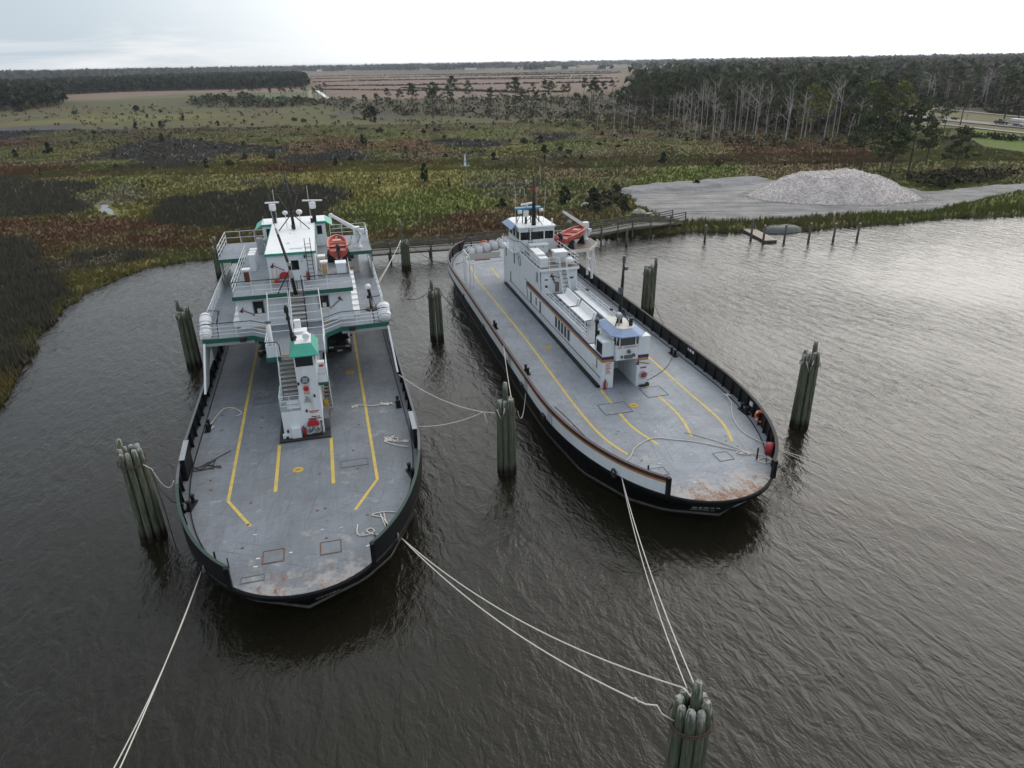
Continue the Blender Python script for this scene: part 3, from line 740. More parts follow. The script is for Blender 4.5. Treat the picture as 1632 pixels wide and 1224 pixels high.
# ------------------------------------------------------------------ gravel yard, road, highway
def gravel_mat(name, c1, c2, scale, bump=0.6):
    m, nd, ln, bs = new_mat(name)
    tc_ = nd.new('ShaderNodeTexCoord')
    nz = nd.new('ShaderNodeTexNoise'); nz.inputs['Scale'].default_value = 0.22; nz.inputs['Detail'].default_value = 10; nz.inputs['Roughness'].default_value = 0.7
    vo = nd.new('ShaderNodeTexVoronoi'); vo.inputs['Scale'].default_value = scale
    st = nd.new('ShaderNodeTexNoise'); st.inputs['Scale'].default_value = 1.0; st.inputs['Detail'].default_value = 5
    mp_ = nd.new('ShaderNodeMapping'); mp_.inputs['Scale'].default_value = (0.09, 0.9, 1); mp_.inputs['Rotation'].default_value = (0, 0, R(-12))
    ln.new(tc_.outputs['Object'], mp_.inputs['Vector']); ln.new(mp_.outputs['Vector'], st.inputs['Vector'])
    for n_ in (nz, vo): ln.new(tc_.outputs['Object'], n_.inputs['Vector'])
    ad = nd.new('ShaderNodeMath'); ad.operation = 'MULTIPLY_ADD'; ad.inputs[1].default_value = 0.45
    ln.new(st.outputs['Fac'], ad.inputs[0]); 
    ad2 = nd.new('ShaderNodeMath'); ad2.operation = 'MULTIPLY'; ad2.inputs[1].default_value = 0.55
    ln.new(nz.outputs['Fac'], ad2.inputs[0]); ln.new(ad2.outputs[0], ad.inputs[2])
    rp = ramp(nd, [(0.36, c1), (0.62, c2)]); ln.new(ad.outputs[0], rp.inputs['Fac'])
    rv = ramp(nd, [(0.0, (0.78, 0.78, 0.78)), (0.6, (1.1, 1.1, 1.1))]); ln.new(vo.outputs['Distance'], rv.inputs['Fac'])
    mx = nd.new('ShaderNodeMix'); mx.data_type = 'RGBA'; mx.blend_type = 'MULTIPLY'; mx.inputs['Factor'].default_value = 1
    ln.new(rp.outputs['Color'], mx.inputs['A']); ln.new(rv.outputs['Color'], mx.inputs['B'])
    ln.new(mx.outputs['Result'], bs.inputs['Base Color'])
    bs.inputs['Roughness'].default_value = 0.95
    bs.inputs['Specular IOR Level'].default_value = 0.2
    bp = nd.new('ShaderNodeBump'); bp.inputs['Strength'].default_value = bump; bp.inputs['Distance'].default_value = 0.08
    ln.new(vo.outputs['Distance'], bp.inputs['Height']); ln.new(bp.outputs['Normal'], bs.inputs['Normal'])
    return m
M_GRAVEL = gravel_mat('grey_gravel', (0.14, 0.136, 0.136), (0.32, 0.305, 0.295), 3.0)
M_BERM = gravel_mat('grey_gravel_bank', (0.17, 0.168, 0.172), (0.27, 0.262, 0.26), 2.2)
def grid_patch(poly, step, hfun, pad=1.0):
    px = [p[0] for p in poly]; py = [p[1] for p in poly]
    X, Y = np.meshgrid(np.arange(min(px) - pad, max(px) + pad, step), np.arange(min(py) - pad, max(py) + pad, step))
    s = sd_poly(X, Y, poly) + (fbm(X / 2.2, Y / 2.2, 12) - 0.5) * 1.8
    Z = hfun(X, Y, s)
    ii = np.arange(X.size).reshape(X.shape)
    q4 = np.stack([ii[:-1, :-1], ii[:-1, 1:], ii[1:, 1:], ii[1:, :-1]], -1).reshape(-1, 4)
    keep = (s.ravel()[q4] < 0.6).any(1)
    q4 = q4[keep]
    used = np.unique(q4)
    remap = np.zeros(X.size, int); remap[used] = np.arange(len(used))
    return np.stack([X.ravel(), Y.ravel(), Z.ravel()], 1)[used], remap[q4]
v_, f_ = grid_patch(PAD, 0.6, lambda X, Y, s: np.where(s < 0, 0.52 + 0.06 * fbm(X / 3, Y / 3, 4), 0.30))
obj('gravel_yard', np_mesh('gravel_yard', v_, f_, M_GRAVEL, None, True), None, kind='structure')
# low gravel bank along the back of the yard
v_, f_ = grid_patch([(19.5, 130.5), (22, 135.5), (29, 139), (36, 140.5), (42, 143.5), (50, 146), (52, 141), (47, 136.5), (39, 133.5), (30, 131), (24, 128.5)], 0.45,
                    lambda X, Y, s: 0.45 + np.clip(-s * 0.45, 0, 0.55) * (0.6 + 0.8 * fbm(X / 2.6, Y / 2.6, 6)) + 0.12 * fbm(X, Y, 5))
obj('gravel_bank', np_mesh('gravel_bank', v_, f_, M_BERM, None, False), None, kind='structure')
M_ASPHALT = mat('road_asphalt', (0.20, 0.195, 0.20), 0.85, var=0.1, scale=0.4)
M_PATH = mat('pale_concrete_path', (0.34, 0.31, 0.28), 0.9, var=0.1, scale=0.5)
def road(name, pts, m, z):
    b = MB(); b.strip([p[:2] for p in pts], pts[0][2], z); return obj(name, b, m, kind='structure')
road('highway', ROADS['highway'], M_ASPHALT, 0.62)
road('pavement', ROADS['walk'], M_PATH, 0.62)
road('far_pavement', ROADS['far'], M_PATH, 0.62)
hb = MB()
hw = [Vector(p[:2]) for p in ROADS['highway']]
for a, b_ in zip(hw[:-1], hw[1:]):
    L_ = (b_ - a).length; k = 0.0
    while k < L_ - 3:
        p0 = a + (b_ - a) * (k / L_); p1 = a + (b_ - a) * ((k + 3) / L_)
        hb.strip([p0, p1], 0.14, 0.626); k += 12
hb.strip([p + Vector((3.2, 0.3)) for p in hw], 0.12, 0.626); hb.strip([p - Vector((3.2, 0.3)) for p in hw], 0.12, 0.626)
obj('road_marking', hb, M_YELLOW2, kind='structure')
# narrow sandy track across the far marsh
tb = MB(); tb.strip([(-205, 800), (-170, 650), (-140, 540), (-125, 505), (-60, 470), (-20, 468)], 3.0, 0.60)
obj('sandy_track', tb, mat('sandy_track', (0.22, 0.18, 0.12), 0.95, var=0.2, scale=0.1), kind='structure')

# ------------------------------------------------------------------ white shell heap
def heap():
    cx, cy = 56.5, 123.6
    A = math.atan2(-2.8, 27.4)
    X, Y = np.meshgrid(np.linspace(-15.8, 15.8, 150), np.linspace(-10.2, 8.2, 90))
    n_ = (fbm(X / 3 + 9, Y / 3, 14) - 0.5)
    r = np.hypot(X / 14.2, np.where(Y < 0, Y / 8.8, Y / 6.8)) + n_ * 0.16
    Z = np.clip((1 - r) * 7.2, -0.3, 99)
    top = 3.75 + 0.9 * (fbm(X / 4.5 + 3, Y / 4.5, 15) - 0.5) + 0.5 * np.clip(1 - np.abs(X - 1.5) / 4, 0, 1) - 0.45 * np.clip((X - 4) / 4, 0, 1) * np.clip((7.5 - X) / 2, 0, 1)
    Z = np.minimum(Z, top) + 0.16 * (fbm(X / 0.8, Y / 0.8, 16) - 0.5) * (Z > 0)
    Z = Z + (rng.random(Z.shape) - 0.5) * 0.10 * (Z > 0.05)
    c, s = math.cos(A), math.sin(A)
    v = np.stack([cx + X * c - Y * s, cy + X * s + Y * c, Z + 0.5], -1).reshape(-1, 3)
    ii = np.arange(X.size).reshape(X.shape)
    q4 = np.stack([ii[:-1, :-1], ii[:-1, 1:], ii[1:, 1:], ii[1:, :-1]], -1).reshape(-1, 4)
    keep = (Z.ravel()[q4] > -0.05).any(1)
    return v, q4[keep], v.reshape(X.shape + (3,)), Z
M_SHELL = gravel_mat('white_shell_rubble', (0.52, 0.46, 0.44), (0.64, 0.58, 0.56), 4.5, 0.9)
hv, hf, hgrid, hz = heap()
hp = thing('rubble_heap', 'big heap of pale pinkish white rubble on the gravel yard', 'rubble heap', (56.5, 123.6, 0.5))
ho = obj('heap_body', np_mesh('heap_body', hv - np.array((56.5, 123.6, 0.5)), hf, M_SHELL, None, False), None, hp)
# loose lumps lying over the heap
def rocks_mesh(pts, rmin, rmax, flat=0.7):
    base = np.array([(1, 0, 0), (-1, 0, 0), (0, 1, 0), (0, -1, 0), (0, 0, 1), (0, 0, -1)], float)
    fc = np.array([(0, 2, 4), (2, 1, 4), (1, 3, 4), (3, 0, 4), (2, 0, 5), (1, 2, 5), (3, 1, 5), (0, 3, 5)])
    n = len(pts)
    sc = rng.uniform(rmin, rmax, (n, 1, 1)) * rng.uniform(0.6, 1.3, (n, 6, 1))
    ang = rng.uniform(0, 6.28, n)
    b = base[None] * sc * np.array((1, 1, flat))
    ca, sa = np.cos(ang)[:, None], np.sin(ang)[:, None]
    v = np.stack([b[..., 0] * ca - b[..., 1] * sa, b[..., 0] * sa + b[..., 1] * ca, b[..., 2]], -1) + pts[:, None, :]
    f = (fc[None] + (np.arange(n) * 6)[:, None, None]).reshape(-1, 3)
    return v.reshape(-1, 3), f
pts = []
gy_, gx_ = np.where(hz > 0.0)
k = rng.integers(0, len(gy_), 13000)
pts = hgrid[gy_[k], gx_[k]] + rng.uniform(-0.12, 0.12, (13000, 3))
v_, f_ = rocks_mesh(pts - np.array((56.5, 123.6, 0.5)), 0.05, 0.14)
obj('rubble', np_mesh('rubble', v_, f_, mat('pale_lump', (0.66, 0.595, 0.575), 0.9, var=0.25, scale=0.9)), None, hp, kind='stuff')
# spill of lumps along its foot and on the yard
k = 900
a = rng.uniform(0, 6.28, k); rr = rng.uniform(0.9, 1.12, k)
pts = np.stack([56.5 + np.cos(a) * 14.3 * rr, 123.6 + np.sin(a) * np.where(np.sin(a) < 0, 8.8, 6.8) * rr - np.cos(a) * 1.4, np.full(k, 0.60)], 1)
v_, f_ = rocks_mesh(pts, 0.06, 0.17)
obj('rubble_spill', np_mesh('rubble_spill', v_, f_, mat('pale_spill', (0.42, 0.39, 0.375), 0.9, var=0.25, scale=0.9)), None, kind='stuff')

# smooth grey heap at the water edge beside the floating dock
X, Y = np.meshgrid(np.linspace(-3.2, 3.2, 40), np.linspace(-1.7, 1.7, 24))
rr = np.hypot(X / 3.0, Y / 1.45) + 0.12 * (fbm(X, Y, 3) - 0.5)
Z = np.clip(0.95 * np.sqrt(np.clip(1 - rr ** 2.2, 0, 1)), 0, 0.78) + 0.16 * (fbm(X * 1.4, Y * 1.4, 8) - 0.5) * (rr < 1)
ii = np.arange(X.size).reshape(X.shape)
q4 = np.stack([ii[:-1, :-1], ii[:-1, 1:], ii[1:, 1:], ii[1:, :-1]], -1).reshape(-1, 4)
q4 = q4[(rr.ravel()[q4] < 1.0).any(1)]
o = obj('grey_mound', np_mesh('grey_mound', np.stack([X.ravel(), Y.ravel(), Z.ravel()], 1), q4, mat('grey_tarp', (0.115, 0.12, 0.112), 0.7, var=0.2, scale=1.2, bump=0.5), None, True), None, loc=(39.1, 99.8, -0.05), rz=R(4))
tag(o, 'smooth low grey mound at the water edge behind the floating dock', 'mound')

# ------------------------------------------------------------------ marsh grass
def tufts(n, xr, yr, blade_h, blade_w, nb, name, ymap=None, seed=1):
    r = np.random.default_rng(seed)
    # denser towards the camera, inside the slice of land that can be seen
    u = r.random(n)
    y = yr[0] * (yr[1] / yr[0]) ** u
    half = y * 0.80 + 12
    x = r.uniform(-1, 1, n) * half
    ok = (x > xr[0]) & (x < xr[1])
    x, y = x[ok], y[ok]
    s = shore_sd(x, y) + (fbm(x / 2.5, y / 2.5, 2) - 0.5) * 1.6
    ok = s > -0.35
    for poly, m in ((PAD, 0.25), (POOL, 0.6), (PATCH['L'][0], 0), (PATCH['M'][0], 0)):
        ok &= sd_poly(x, y, poly) + (fbm(x / 2.2, y / 2.2, 12) - 0.5) * 1.8 > m
    ok &= ~((np.hypot((x - 56.5) / 15, (y - 123.6) / 9) < 1))
    x, y, s = x[ok], y[ok], s[ok]
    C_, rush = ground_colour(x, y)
    d = np.hypot(x, y)
    n = len(x)
    z0 = np.clip(0.10 + s * 0.28, -0.1, 0.36)
    clump = fbm(x / 1.8, y / 1.8, 23)
    hgt = blade_h * (0.55 + 0.9 * clump) * (1 + 0.9 * rush) * r.uniform(0.7, 1.25, n)
    # taller reeds fringing the yard side of the basin
    reed = (x > 16) & (s < 6) & (y > 95)
    hgt = np.where(reed, hgt * 1.7, hgt)
    lean = 0.35 * (1 - 0.35 * rush)
    V, F, CC = [], [], []
    for k in range(nb):
        a = r.uniform(0, 6.28, n); w = blade_w * r.uniform(0.6, 1.4, n) * (1 + 0.25 * rush)
        la = r.uniform(0, 6.28, n); lr = hgt * lean * r.random(n)
        ox = r.normal(0, 0.16, n) * blade_h; oy = r.normal(0, 0.16, n) * blade_h
        bx, by = np.cos(a) * w / 2, np.sin(a) * w / 2
        p0 = np.stack([x + ox - bx, y + oy - by, z0 - 0.06], 1)
        p1 = np.stack([x + ox + bx, y + oy + by, z0 - 0.06], 1)
        p2 = np.stack([x + ox + np.cos(la) * lr, y + oy + np.sin(la) * lr, z0 + hgt * r.uniform(0.75, 1.1, n)], 1)
        V.append(np.stack([p0, p1, p2], 1))
        g = r.uniform(0.97, 1.06, (n, 1))
        col = C_ * g
        CC.append(np.stack([col, col, col], 1))
    V = np.concatenate(V).reshape(-1, 3); CC = np.concatenate(CC).reshape(-1, 3)
    F = np.arange(len(V)).reshape(-1, 3)
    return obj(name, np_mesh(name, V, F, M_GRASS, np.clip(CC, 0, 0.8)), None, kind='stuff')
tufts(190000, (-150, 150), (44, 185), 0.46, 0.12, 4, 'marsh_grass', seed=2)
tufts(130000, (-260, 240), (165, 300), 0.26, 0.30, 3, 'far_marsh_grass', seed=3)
# ------------------------------------------------------------------ trees and bushes
M_BARK = mat('pine_bark', (0.085, 0.062, 0.048), 0.95, var=0.3, scale=4, stretch=(1, 1, 0.3))
M_DEAD = mat('bleached_dead_wood', (0.33, 0.30, 0.275), 0.9, var=0.3, scale=1.2, stretch=(1, 1, 0.25))
M_DEADD = mat('grey_dead_wood', (0.17, 0.145, 0.13), 0.9, var=0.3, scale=1.2, stretch=(1, 1, 0.25))

def leaf_cloud(centres, radii, per, size, tint, r, flat=0.75, vary=0.45):
    """leaf clumps: small triangles spread through blobs"""
    V, CC = [], []
    for c, rad in zip(centres, radii):
        k = per
        d = r.normal(0, 1, (k, 3)); d /= np.linalg.norm(d, axis=1)[:, None]
        p = np.array(c) + d * (rad * r.random((k, 1)) ** 0.45) * np.array((1, 1, flat))
        g = r.uniform(1 - vary, 1 + vary) * r.uniform(0.8, 1.2, (k, 1))
        sz = size * r.uniform(0.6, 1.4, (k, 1))
        a = r.normal(0, 1, (k, 3)); a /= np.linalg.norm(a, axis=1)[:, None]
        b = np.cross(a, r.normal(0, 1, (k, 3))); b /= np.linalg.norm(b, axis=1)[:, None]
        V.append(np.stack([p - a * sz * 0.5, p + a * sz * 0.5, p + b * sz * 0.9], 1))
        col = np.array(tint) * g
        CC.append(np.repeat(col[:, None, :], 3, 1))
    V = np.concatenate(V).reshape(-1, 3); CC = np.concatenate(CC).reshape(-1, 3)
    return V, np.arange(len(V)).reshape(-1, 3), CC

def pine_meshes(seed, h=14.0, tint=(0.052, 0.066, 0.028), spread=1.0, low=0.5, n_limb=13, per=22):
    r = np.random.default_rng(seed)
    mb = MB()
    bend = r.uniform(-0.5, 0.5, 2)
    def axis(t): return (bend[0] * t * t * 1.4, bend[1] * t * t * 1.4, h * 0.97 * t)
    mb.tube([axis(t) for t in np.linspace(0, 1, 8)], h * 0.015 + 0.04, 6, 0.03)
    cs, rs = [], []
    for i in range(n_limb):
        t = low + (1 - low) * (i + r.random() * 0.8) / n_limb
        L = h * 0.235 * spread * (1.12 - t) / (1.12 - low) * r.uniform(0.55, 1.2) + 0.35
        a = i * 2.4 + r.uniform(-0.5, 0.5)
        p0 = Vector(axis(t)); up = r.uniform(0.0, 0.35)
        p1 = p0 + Vector((math.cos(a) * L, math.sin(a) * L, L * up))
        mid = (p0 + p1) / 2 + Vector((0, 0, -0.05 * L))
        mb.tube([p0, mid, p1], 0.07, 4, 0.02)
        for q in np.linspace(0.5, 1.05, 3):
            cs.append(p0.lerp(p1, q) + Vector(r.normal(0, 0.18, 3))); rs.append(h * 0.062 * r.uniform(0.7, 1.35))
    for _ in range(3):
        cs.append(Vector(axis(1.0)) + Vector(r.normal(0, 0.35, 3))); rs.append(h * 0.06)
    for _ in range(3):     # bare snags below the crown
        t = r.uniform(0.25, low); a = r.uniform(0, 6.28); L = r.uniform(0.4, 1.1)
        mb.tube([axis(t), Vector(axis(t)) + Vector((math.cos(a) * L, math.sin(a) * L, 0.15))], 0.04, 4, 0.012)
    trunk = mesh_of(mb, 'pine_trunk', M_BARK)
    v, f, c = leaf_cloud(cs, rs, per, h * 0.034, tint, r, 0.6)
    return trunk, np_mesh('pine_crown', v, f, M_LEAF, np.clip(c, 0, 1))

def dead_mesh(seed, h=14.0, fork=True, m=None):
    r = np.random.default_rng(seed)
    mb = MB()
    bend = r.uniform(-0.8, 0.8, 2)
    def axis(t): return Vector((bend[0] * t * t, bend[1] * t * t, h * t))
    kink = r.normal(0, 0.10, (9, 2))
    pts = [axis(t) + Vector((kink[i][0] * t, kink[i][1] * t, 0)) for i, t in enumerate(np.linspace(0, 1, 9))]
    mb.tube(pts, h * 0.008 + 0.05, 6, 0.04)
    for i in range(r.integers(5, 11)):
        t = r.uniform(0.5, 0.98); a = r.uniform(0, 6.28); L = h * r.uniform(0.05, 0.16) * (1.25 - t)/0.5
        up = r.uniform(0.3, 1.2)
        p0 = axis(t); p1 = p0 + Vector((math.cos(a) * L, math.sin(a) * L, L * up))
        p2 = p1 + Vector((math.cos(a + 0.5) * L * 0.5, math.sin(a + 0.5) * L * 0.5, L * 0.5))
        mb.tube([p0, p1, p2], 0.065, 4, 0.02)
    if fork:
        a = r.uniform(0, 6.28); p0 = axis(0.62)
        mb.tube([p0, p0 + Vector((math.cos(a) * 0.7, math.sin(a) * 0.7, h * 0.12)), p0 + Vector((math.cos(a) * 1.0, math.sin(a) * 1.0, h * 0.30))], 0.11, 5, 0.03)
    return mesh_of(mb, 'dead_trunk', m or M_DEAD)

def broad_meshes(seed, h=12.0, tint=(0.075, 0.095, 0.028)):
    r = np.random.default_rng(seed)
    mb = MB()
    mb.tube([(0, 0, 0), (0.1, 0.05, h * 0.25), (0, 0.1, h * 0.5), (0.1, 0, h * 0.8)], h * 0.022, 7, 0.05)
    cs, rs = [], []
    for i in range(34):
        t = r.uniform(0.25, 1.0); a = r.uniform(0, 6.28)
        rad = h * 0.38 * math.sin(math.pi * min(1, 0.15 + 0.80 * t)) * r.uniform(0.5, 1.05)
        c = Vector((math.cos(a) * rad, math.sin(a) * rad, h * (0.16 + 0.80 * t)))
        cs.append(c); rs.append(h * 0.105 * r.uniform(0.7, 1.3))
        if i % 3 == 0:
            mb.tube([(0, 0, c.z * 0.6), c], 0.07, 4, 0.02)
    v, f, c = leaf_cloud(cs, rs, 34, h * 0.038, tint, r, 0.8, 0.4)
    return mesh_of(mb, 'broad_trunk', M_BARK), np_mesh('broad_crown', v, f, M_LEAF, np.clip(c, 0, 1))

def bush_meshes(seed, kind='cedar'):
    """unit-high bush, unit wide"""
    r = np.random.default_rng(seed)
    mb = MB(); mb.tube([(0, 0, -0.05), (0.02, 0, 0.5)], 0.035, 5, 0.015)
    cs, rs = [], []
    for i in range(20 if kind == 'cedar' else 16):
        t = r.random()
        if kind == 'cedar':
            rad = 0.36 * (1 - t) ** 0.6 * r.random() ** 0.5 + 0.03; z = 0.14 + 0.80 * t; q = 0.15 * (1.2 - t * 0.6)
        elif kind == 'young':
            rad = 0.34 * (1 - t) * r.random() ** 0.4; z = 0.2 + 0.75 * t; q = 0.10
        else:
            rad = 0.40 * math.sqrt(r.random()); z = 0.22 + 0.55 * t * (1 - rad * 1.2); q = 0.19
        a = r.uniform(0, 6.28)
        cs.append((math.cos(a) * rad, math.sin(a) * rad, z)); rs.append(q * r.uniform(0.8, 1.25))
    tint = dict(cedar=(0.038, 0.052, 0.028), young=(0.055, 0.060, 0.030), shrub=(0.060, 0.066, 0.032))[kind]
    v, f, c = leaf_cloud(cs, rs, 38 if kind != 'young' else 14, 0.10, tint, r, 0.9, 0.3)
    return mesh_of(mb, 'bush_stem', M_BARK), np_mesh('bush_crown', v, f, M_LEAF, np.clip(c, 0, 1))

PINES = [pine_meshes(100 + i, 14.0, [(0.074, 0.090, 0.046), (0.088, 0.104, 0.050), (0.072, 0.084, 0.050)][i % 3], [1.0, 1.2, 0.85, 1.1, 0.9, 1.25, 1.0][i], [0.52, 0.45, 0.62, 0.55, 0.48, 0.5, 0.66][i]) for i in range(7)]
THIN = [pine_meshes(150 + i, 14.0, (0.062, 0.070, 0.040), 0.72, 0.66, 8) for i in range(3)]
OPEN = [pine_meshes(170 + i, 12.0, (0.062, 0.080, 0.034), 1.45, 0.36, 15, per=34) for i in range(5)]
DEADS = [dead_mesh(200 + i, 14.0, i % 2 == 0) for i in range(7)]
DEADS2 = [dead_mesh(220 + i, 14.0, i % 2 == 0, M_DEADD) for i in range(4)]
BROADS = [broad_meshes(300 + i, 12.0, [(0.105, 0.120, 0.036), (0.125, 0.130, 0.038), (0.055, 0.072, 0.032)][i]) for i in range(3)]
CEDARS = [bush_meshes(400 + i, 'cedar') for i in range(4)]
YOUNGS = [bush_meshes(420 + i, 'young') for i in range(2)]
SHRUBS = [bush_meshes(440 + i, 'shrub') for i in range(4)]

def gz(x, y):
    return 0.25
def plant(name, label, cat, group, x, y, pair, base_h, h, wid=None, rz=None):
    t = thing(name, label, cat, (x, y, gz(x, y)), random.uniform(0, 6.28) if rz is None else rz, group)
    s = h / base_h
    w = s if wid is None else wid
    t.scale = (w, w, s)
    if isinstance(pair, tuple):
        obj('trunk', pair[0], None, t); obj('crown', pair[1], None, t)
    else:
        obj('trunk', pair, None, t)
    return t

names_near = ['tall roadside pine leaning left with ivy dark trunk behind the white heap', 'slim pine second from the left behind the white heap', 'slim pine third from the left behind the white heap',
              'tall bare stemmed pine in the middle of the row behind the heap', 'spreading pine alone at the right end of the row near the gravel road', 'dark bushy pine rising just behind the row by the heap']
for i, (x, y, h) in enumerate(PINE):
    if i < 6:
        plant('pine_tree', names_near[i], 'pine tree', 'pines behind the rubble heap', x, y, OPEN[i % 5], 12.0, h * 1.06)
    elif i < 9 or 25 < i < 30:
        plant('pine_tree', 'dark full crowned pine standing by the highway lawn', 'pine tree', 'pines by the highway', x, y, PINES[(i * 3) % 7], 14.0, h * 1.05)
    elif i == 30:
        plant('pine_tree', 'lone small pine standing in front of the far left tan field', 'pine tree', None, x, y, THIN[0], 14.0, h)
    else:
        plant('pine_tree', 'thin tall pine with a sparse top in the middle tree belt', 'pine tree', 'thin pines of the middle tree belt', x, y, THIN[i % 3] if i % 2 else PINES[(i * 5) % 7], 14.0, h)
for i, (x, y, h) in enumerate(DEAD):
    if h < 6.5:
        plant('dead_tree', 'short broken dead trunk standing in the brown marsh', 'dead tree', 'short dead snags in the marsh', x, y, DEADS[i % 7], 14.0, h, 0.62)
    elif i > 50:
        plant('dead_tree', 'pale dead trunk in the woods beyond the highway', 'dead tree', 'dead trunks beyond the highway', x, y, DEADS[i % 7], 14.0, h * 1.3, 1.0)
    else:
        plant('dead_tree', 'tall bleached dead tree along the front of the right forest', 'dead tree', 'dead trees along the forest edge', x, y, DEADS[(i * 3) % 7], 14.0, h, 1.0)
BROAD = [(90.5, 219.0, 15.0), (117.0, 222.5, 15.5), (110.0, 224.0, 15.6)] + BROAD[3:]
for i, (x, y, h) in enumerate(BROAD):
    plant('broadleaf_tree', ['yellow green rounded tree among the dead trunks', 'large yellow green round tree near the middle of the right forest', 'yellow green tree just left of the largest round one',
                            'dark leafy tree low behind the pine row', 'small leafy tree beside the dark leafy one behind the pines'][i], 'tree', None, x, y, BROADS[[1, 1, 0, 2, 0][i]], 12.0, h)

def scatter(poly, n, minsep, seed, ok=lambda x, y: True):
    r = np.random.default_rng(seed)
    px = [p[0] for p in poly]; py = [p[1] for p in poly]
    P_ = []
    tries = 0
    while len(P_) < n and tries < 60:
        X = r.uniform(min(px), max(px), 400); Y = r.uniform(min(py), max(py), 400)
        m = in_poly(X, Y, poly)
        for x, y in zip(X[m], Y[m]):
            if len(P_) >= n: break
            if ok(x, y) and all((x - a) ** 2 + (y - b) ** 2 > minsep ** 2 for a, b in P_[-260:]):
                P_.append((x, y))
        tries += 1
    return P_
# front of the right-hand forest: single trees
EDGE = [(62, 330), (75, 262), (92, 226), (108, 222), (128, 236), (148, 290), (150, 335), (110, 390), (75, 420), (58, 390)]
for i, (x, y) in enumerate(scatter(EDGE, 140, 4.8, 31)):
    if x < 84 and (i * 7919) % 100 > (x - 50) * 2.6 + 6: continue
    d = np.random.default_rng(i)
    plant('pine_tree', 'pine crowded in the front of the right hand forest', 'pine tree', 'pines of the right hand forest', x, y, PINES[i % 7], 14.0, d.uniform(9, 18), None)
for i, (x, y) in enumerate(scatter([(60, 270), (72, 222), (95, 204), (104, 210), (112, 240), (70, 330)], 46, 2.6, 32)):
    d = np.random.default_rng(900 + i)
    if i % 3 == 0:
        plant('dead_tree', 'short grey dead tree among the forest undergrowth', 'dead tree', 'grey dead trees in the forest undergrowth', x, y, DEADS2[i % 4], 14.0, d.uniform(5, 11), 0.8)
    else:
        plant('dead_tree', 'slender bleached dead trunk inside the right forest edge', 'dead tree', 'dead trunks inside the forest edge', x, y, DEADS[i % 7], 14.0, d.uniform(8, 16), 0.85)
# loose fringe thinning out to the left of the forest
for i, (x, y) in enumerate(scatter([(22, 330), (30, 240), (58, 205), (66, 222), (64, 300), (56, 400), (30, 400)], 74, 3.0, 36)):
    d = np.random.default_rng(1900 + i)
    if d.random() > (x - 8) / 55: continue
    if i % 3 == 0:
        plant('pine_tree', 'slim pine in the thinning fringe left of the forest', 'pine tree', 'slim pines of the forest fringe', x, y, THIN[i % 3], 14.0, d.uniform(7, 14))
    else:
        plant('dead_tree', 'thin dead trunk in the thinning fringe left of the forest', 'dead tree', 'dead trunks of the forest fringe', x, y, (DEADS + DEADS2)[i % 11], 14.0, d.uniform(4, 12), 0.7)
# beyond the highway: bare pinkish wood with dark pines
BEYOND = [(172, 372), (200, 360), (206, 300), (212, 262), (300, 330), (330, 420), (230, 460), (170, 430)]
for i, (x, y) in enumerate(scatter(BEYOND, 110, 5.5, 33)):
    d = np.random.default_rng(700 + i)
    if i % 4 == 0:
        plant('pine_tree', 'dark pine in the woods beyond the highway', 'pine tree', 'pines beyond the highway', x, y, PINES[i % 7], 14.0, d.uniform(14, 19))
    else:
        plant('dead_tree', 'grey leafless tree in the woods beyond the highway', 'dead tree', 'leafless trees beyond the highway', x, y, DEADS2[i % 4] if i % 3 else DEADS[i % 7], 14.0, d.uniform(11, 17), 1.5)
# belt across the middle distance
for i, (x, y) in enumerate(scatter([(-66, 350), (-30, 325), (40, 318), (75, 340), (80, 470), (55, 480), (-20, 470), (-60, 400)], 46, 5.0, 34)):
    d = np.random.default_rng(500 + i)
    if i % 2:
        plant('pine_tree', 'small sparse pine in the scrub belt before the tan fields', 'pine tree', 'sparse pines of the scrub belt', x, y, THIN[i % 3], 14.0, d.uniform(7, 12))
    else:
        plant('dead_tree', 'thin dead trunk in the scrub belt before the tan fields', 'dead tree', 'dead trunks of the scrub belt', x, y, DEADS[i % 7], 14.0, d.uniform(4, 8.5), 0.6)
for i, (x, y) in enumerate(scatter([(-205, 540), (-150, 500), (-125, 500), (-135, 590), (-195, 620)], 22, 7, 35)):
    d = np.random.default_rng(600 + i)
    plant('pine_tree', 'thin dark pine along the near edge of the left tan field', 'pine tree', 'pines along the left field', x, y, THIN[i % 3], 14.0, d.uniform(7, 11))
# single bushes of the open marsh
for i, (x, y, h, w) in enumerate(BUSH):
    k = 'young' if w < 1.1 else ('cedar' if i % 3 else 'shrub')
    if h > 2.5 and w > 1.4: k = 'cedar'
    src = dict(cedar=CEDARS, young=YOUNGS, shrub=SHRUBS)[k]
    near = {28: 'dark green round bush behind the pilot house of the right ferry', 29: 'tall bushy shrub left of the gravel yard', 30: 'narrow dark cedar at the left corner of the gravel yard', 31: 'dark thick bush beside the head of the wooden pier'}
    lab = near.get(i) or dict(cedar='dark green cedar bush alone in the open marsh', young='thin young tree alone in the open marsh', shrub='rounded dull green shrub in the open marsh')[k]
    plant('bush', lab, 'bush', None if i in near else dict(cedar='cedar bushes of the open marsh', young='young trees of the open marsh', shrub='shrubs of the open marsh')[k], x, y, src[i % len(src)], 1.0, h * 1.1, max(w * 1.5, 1.1))
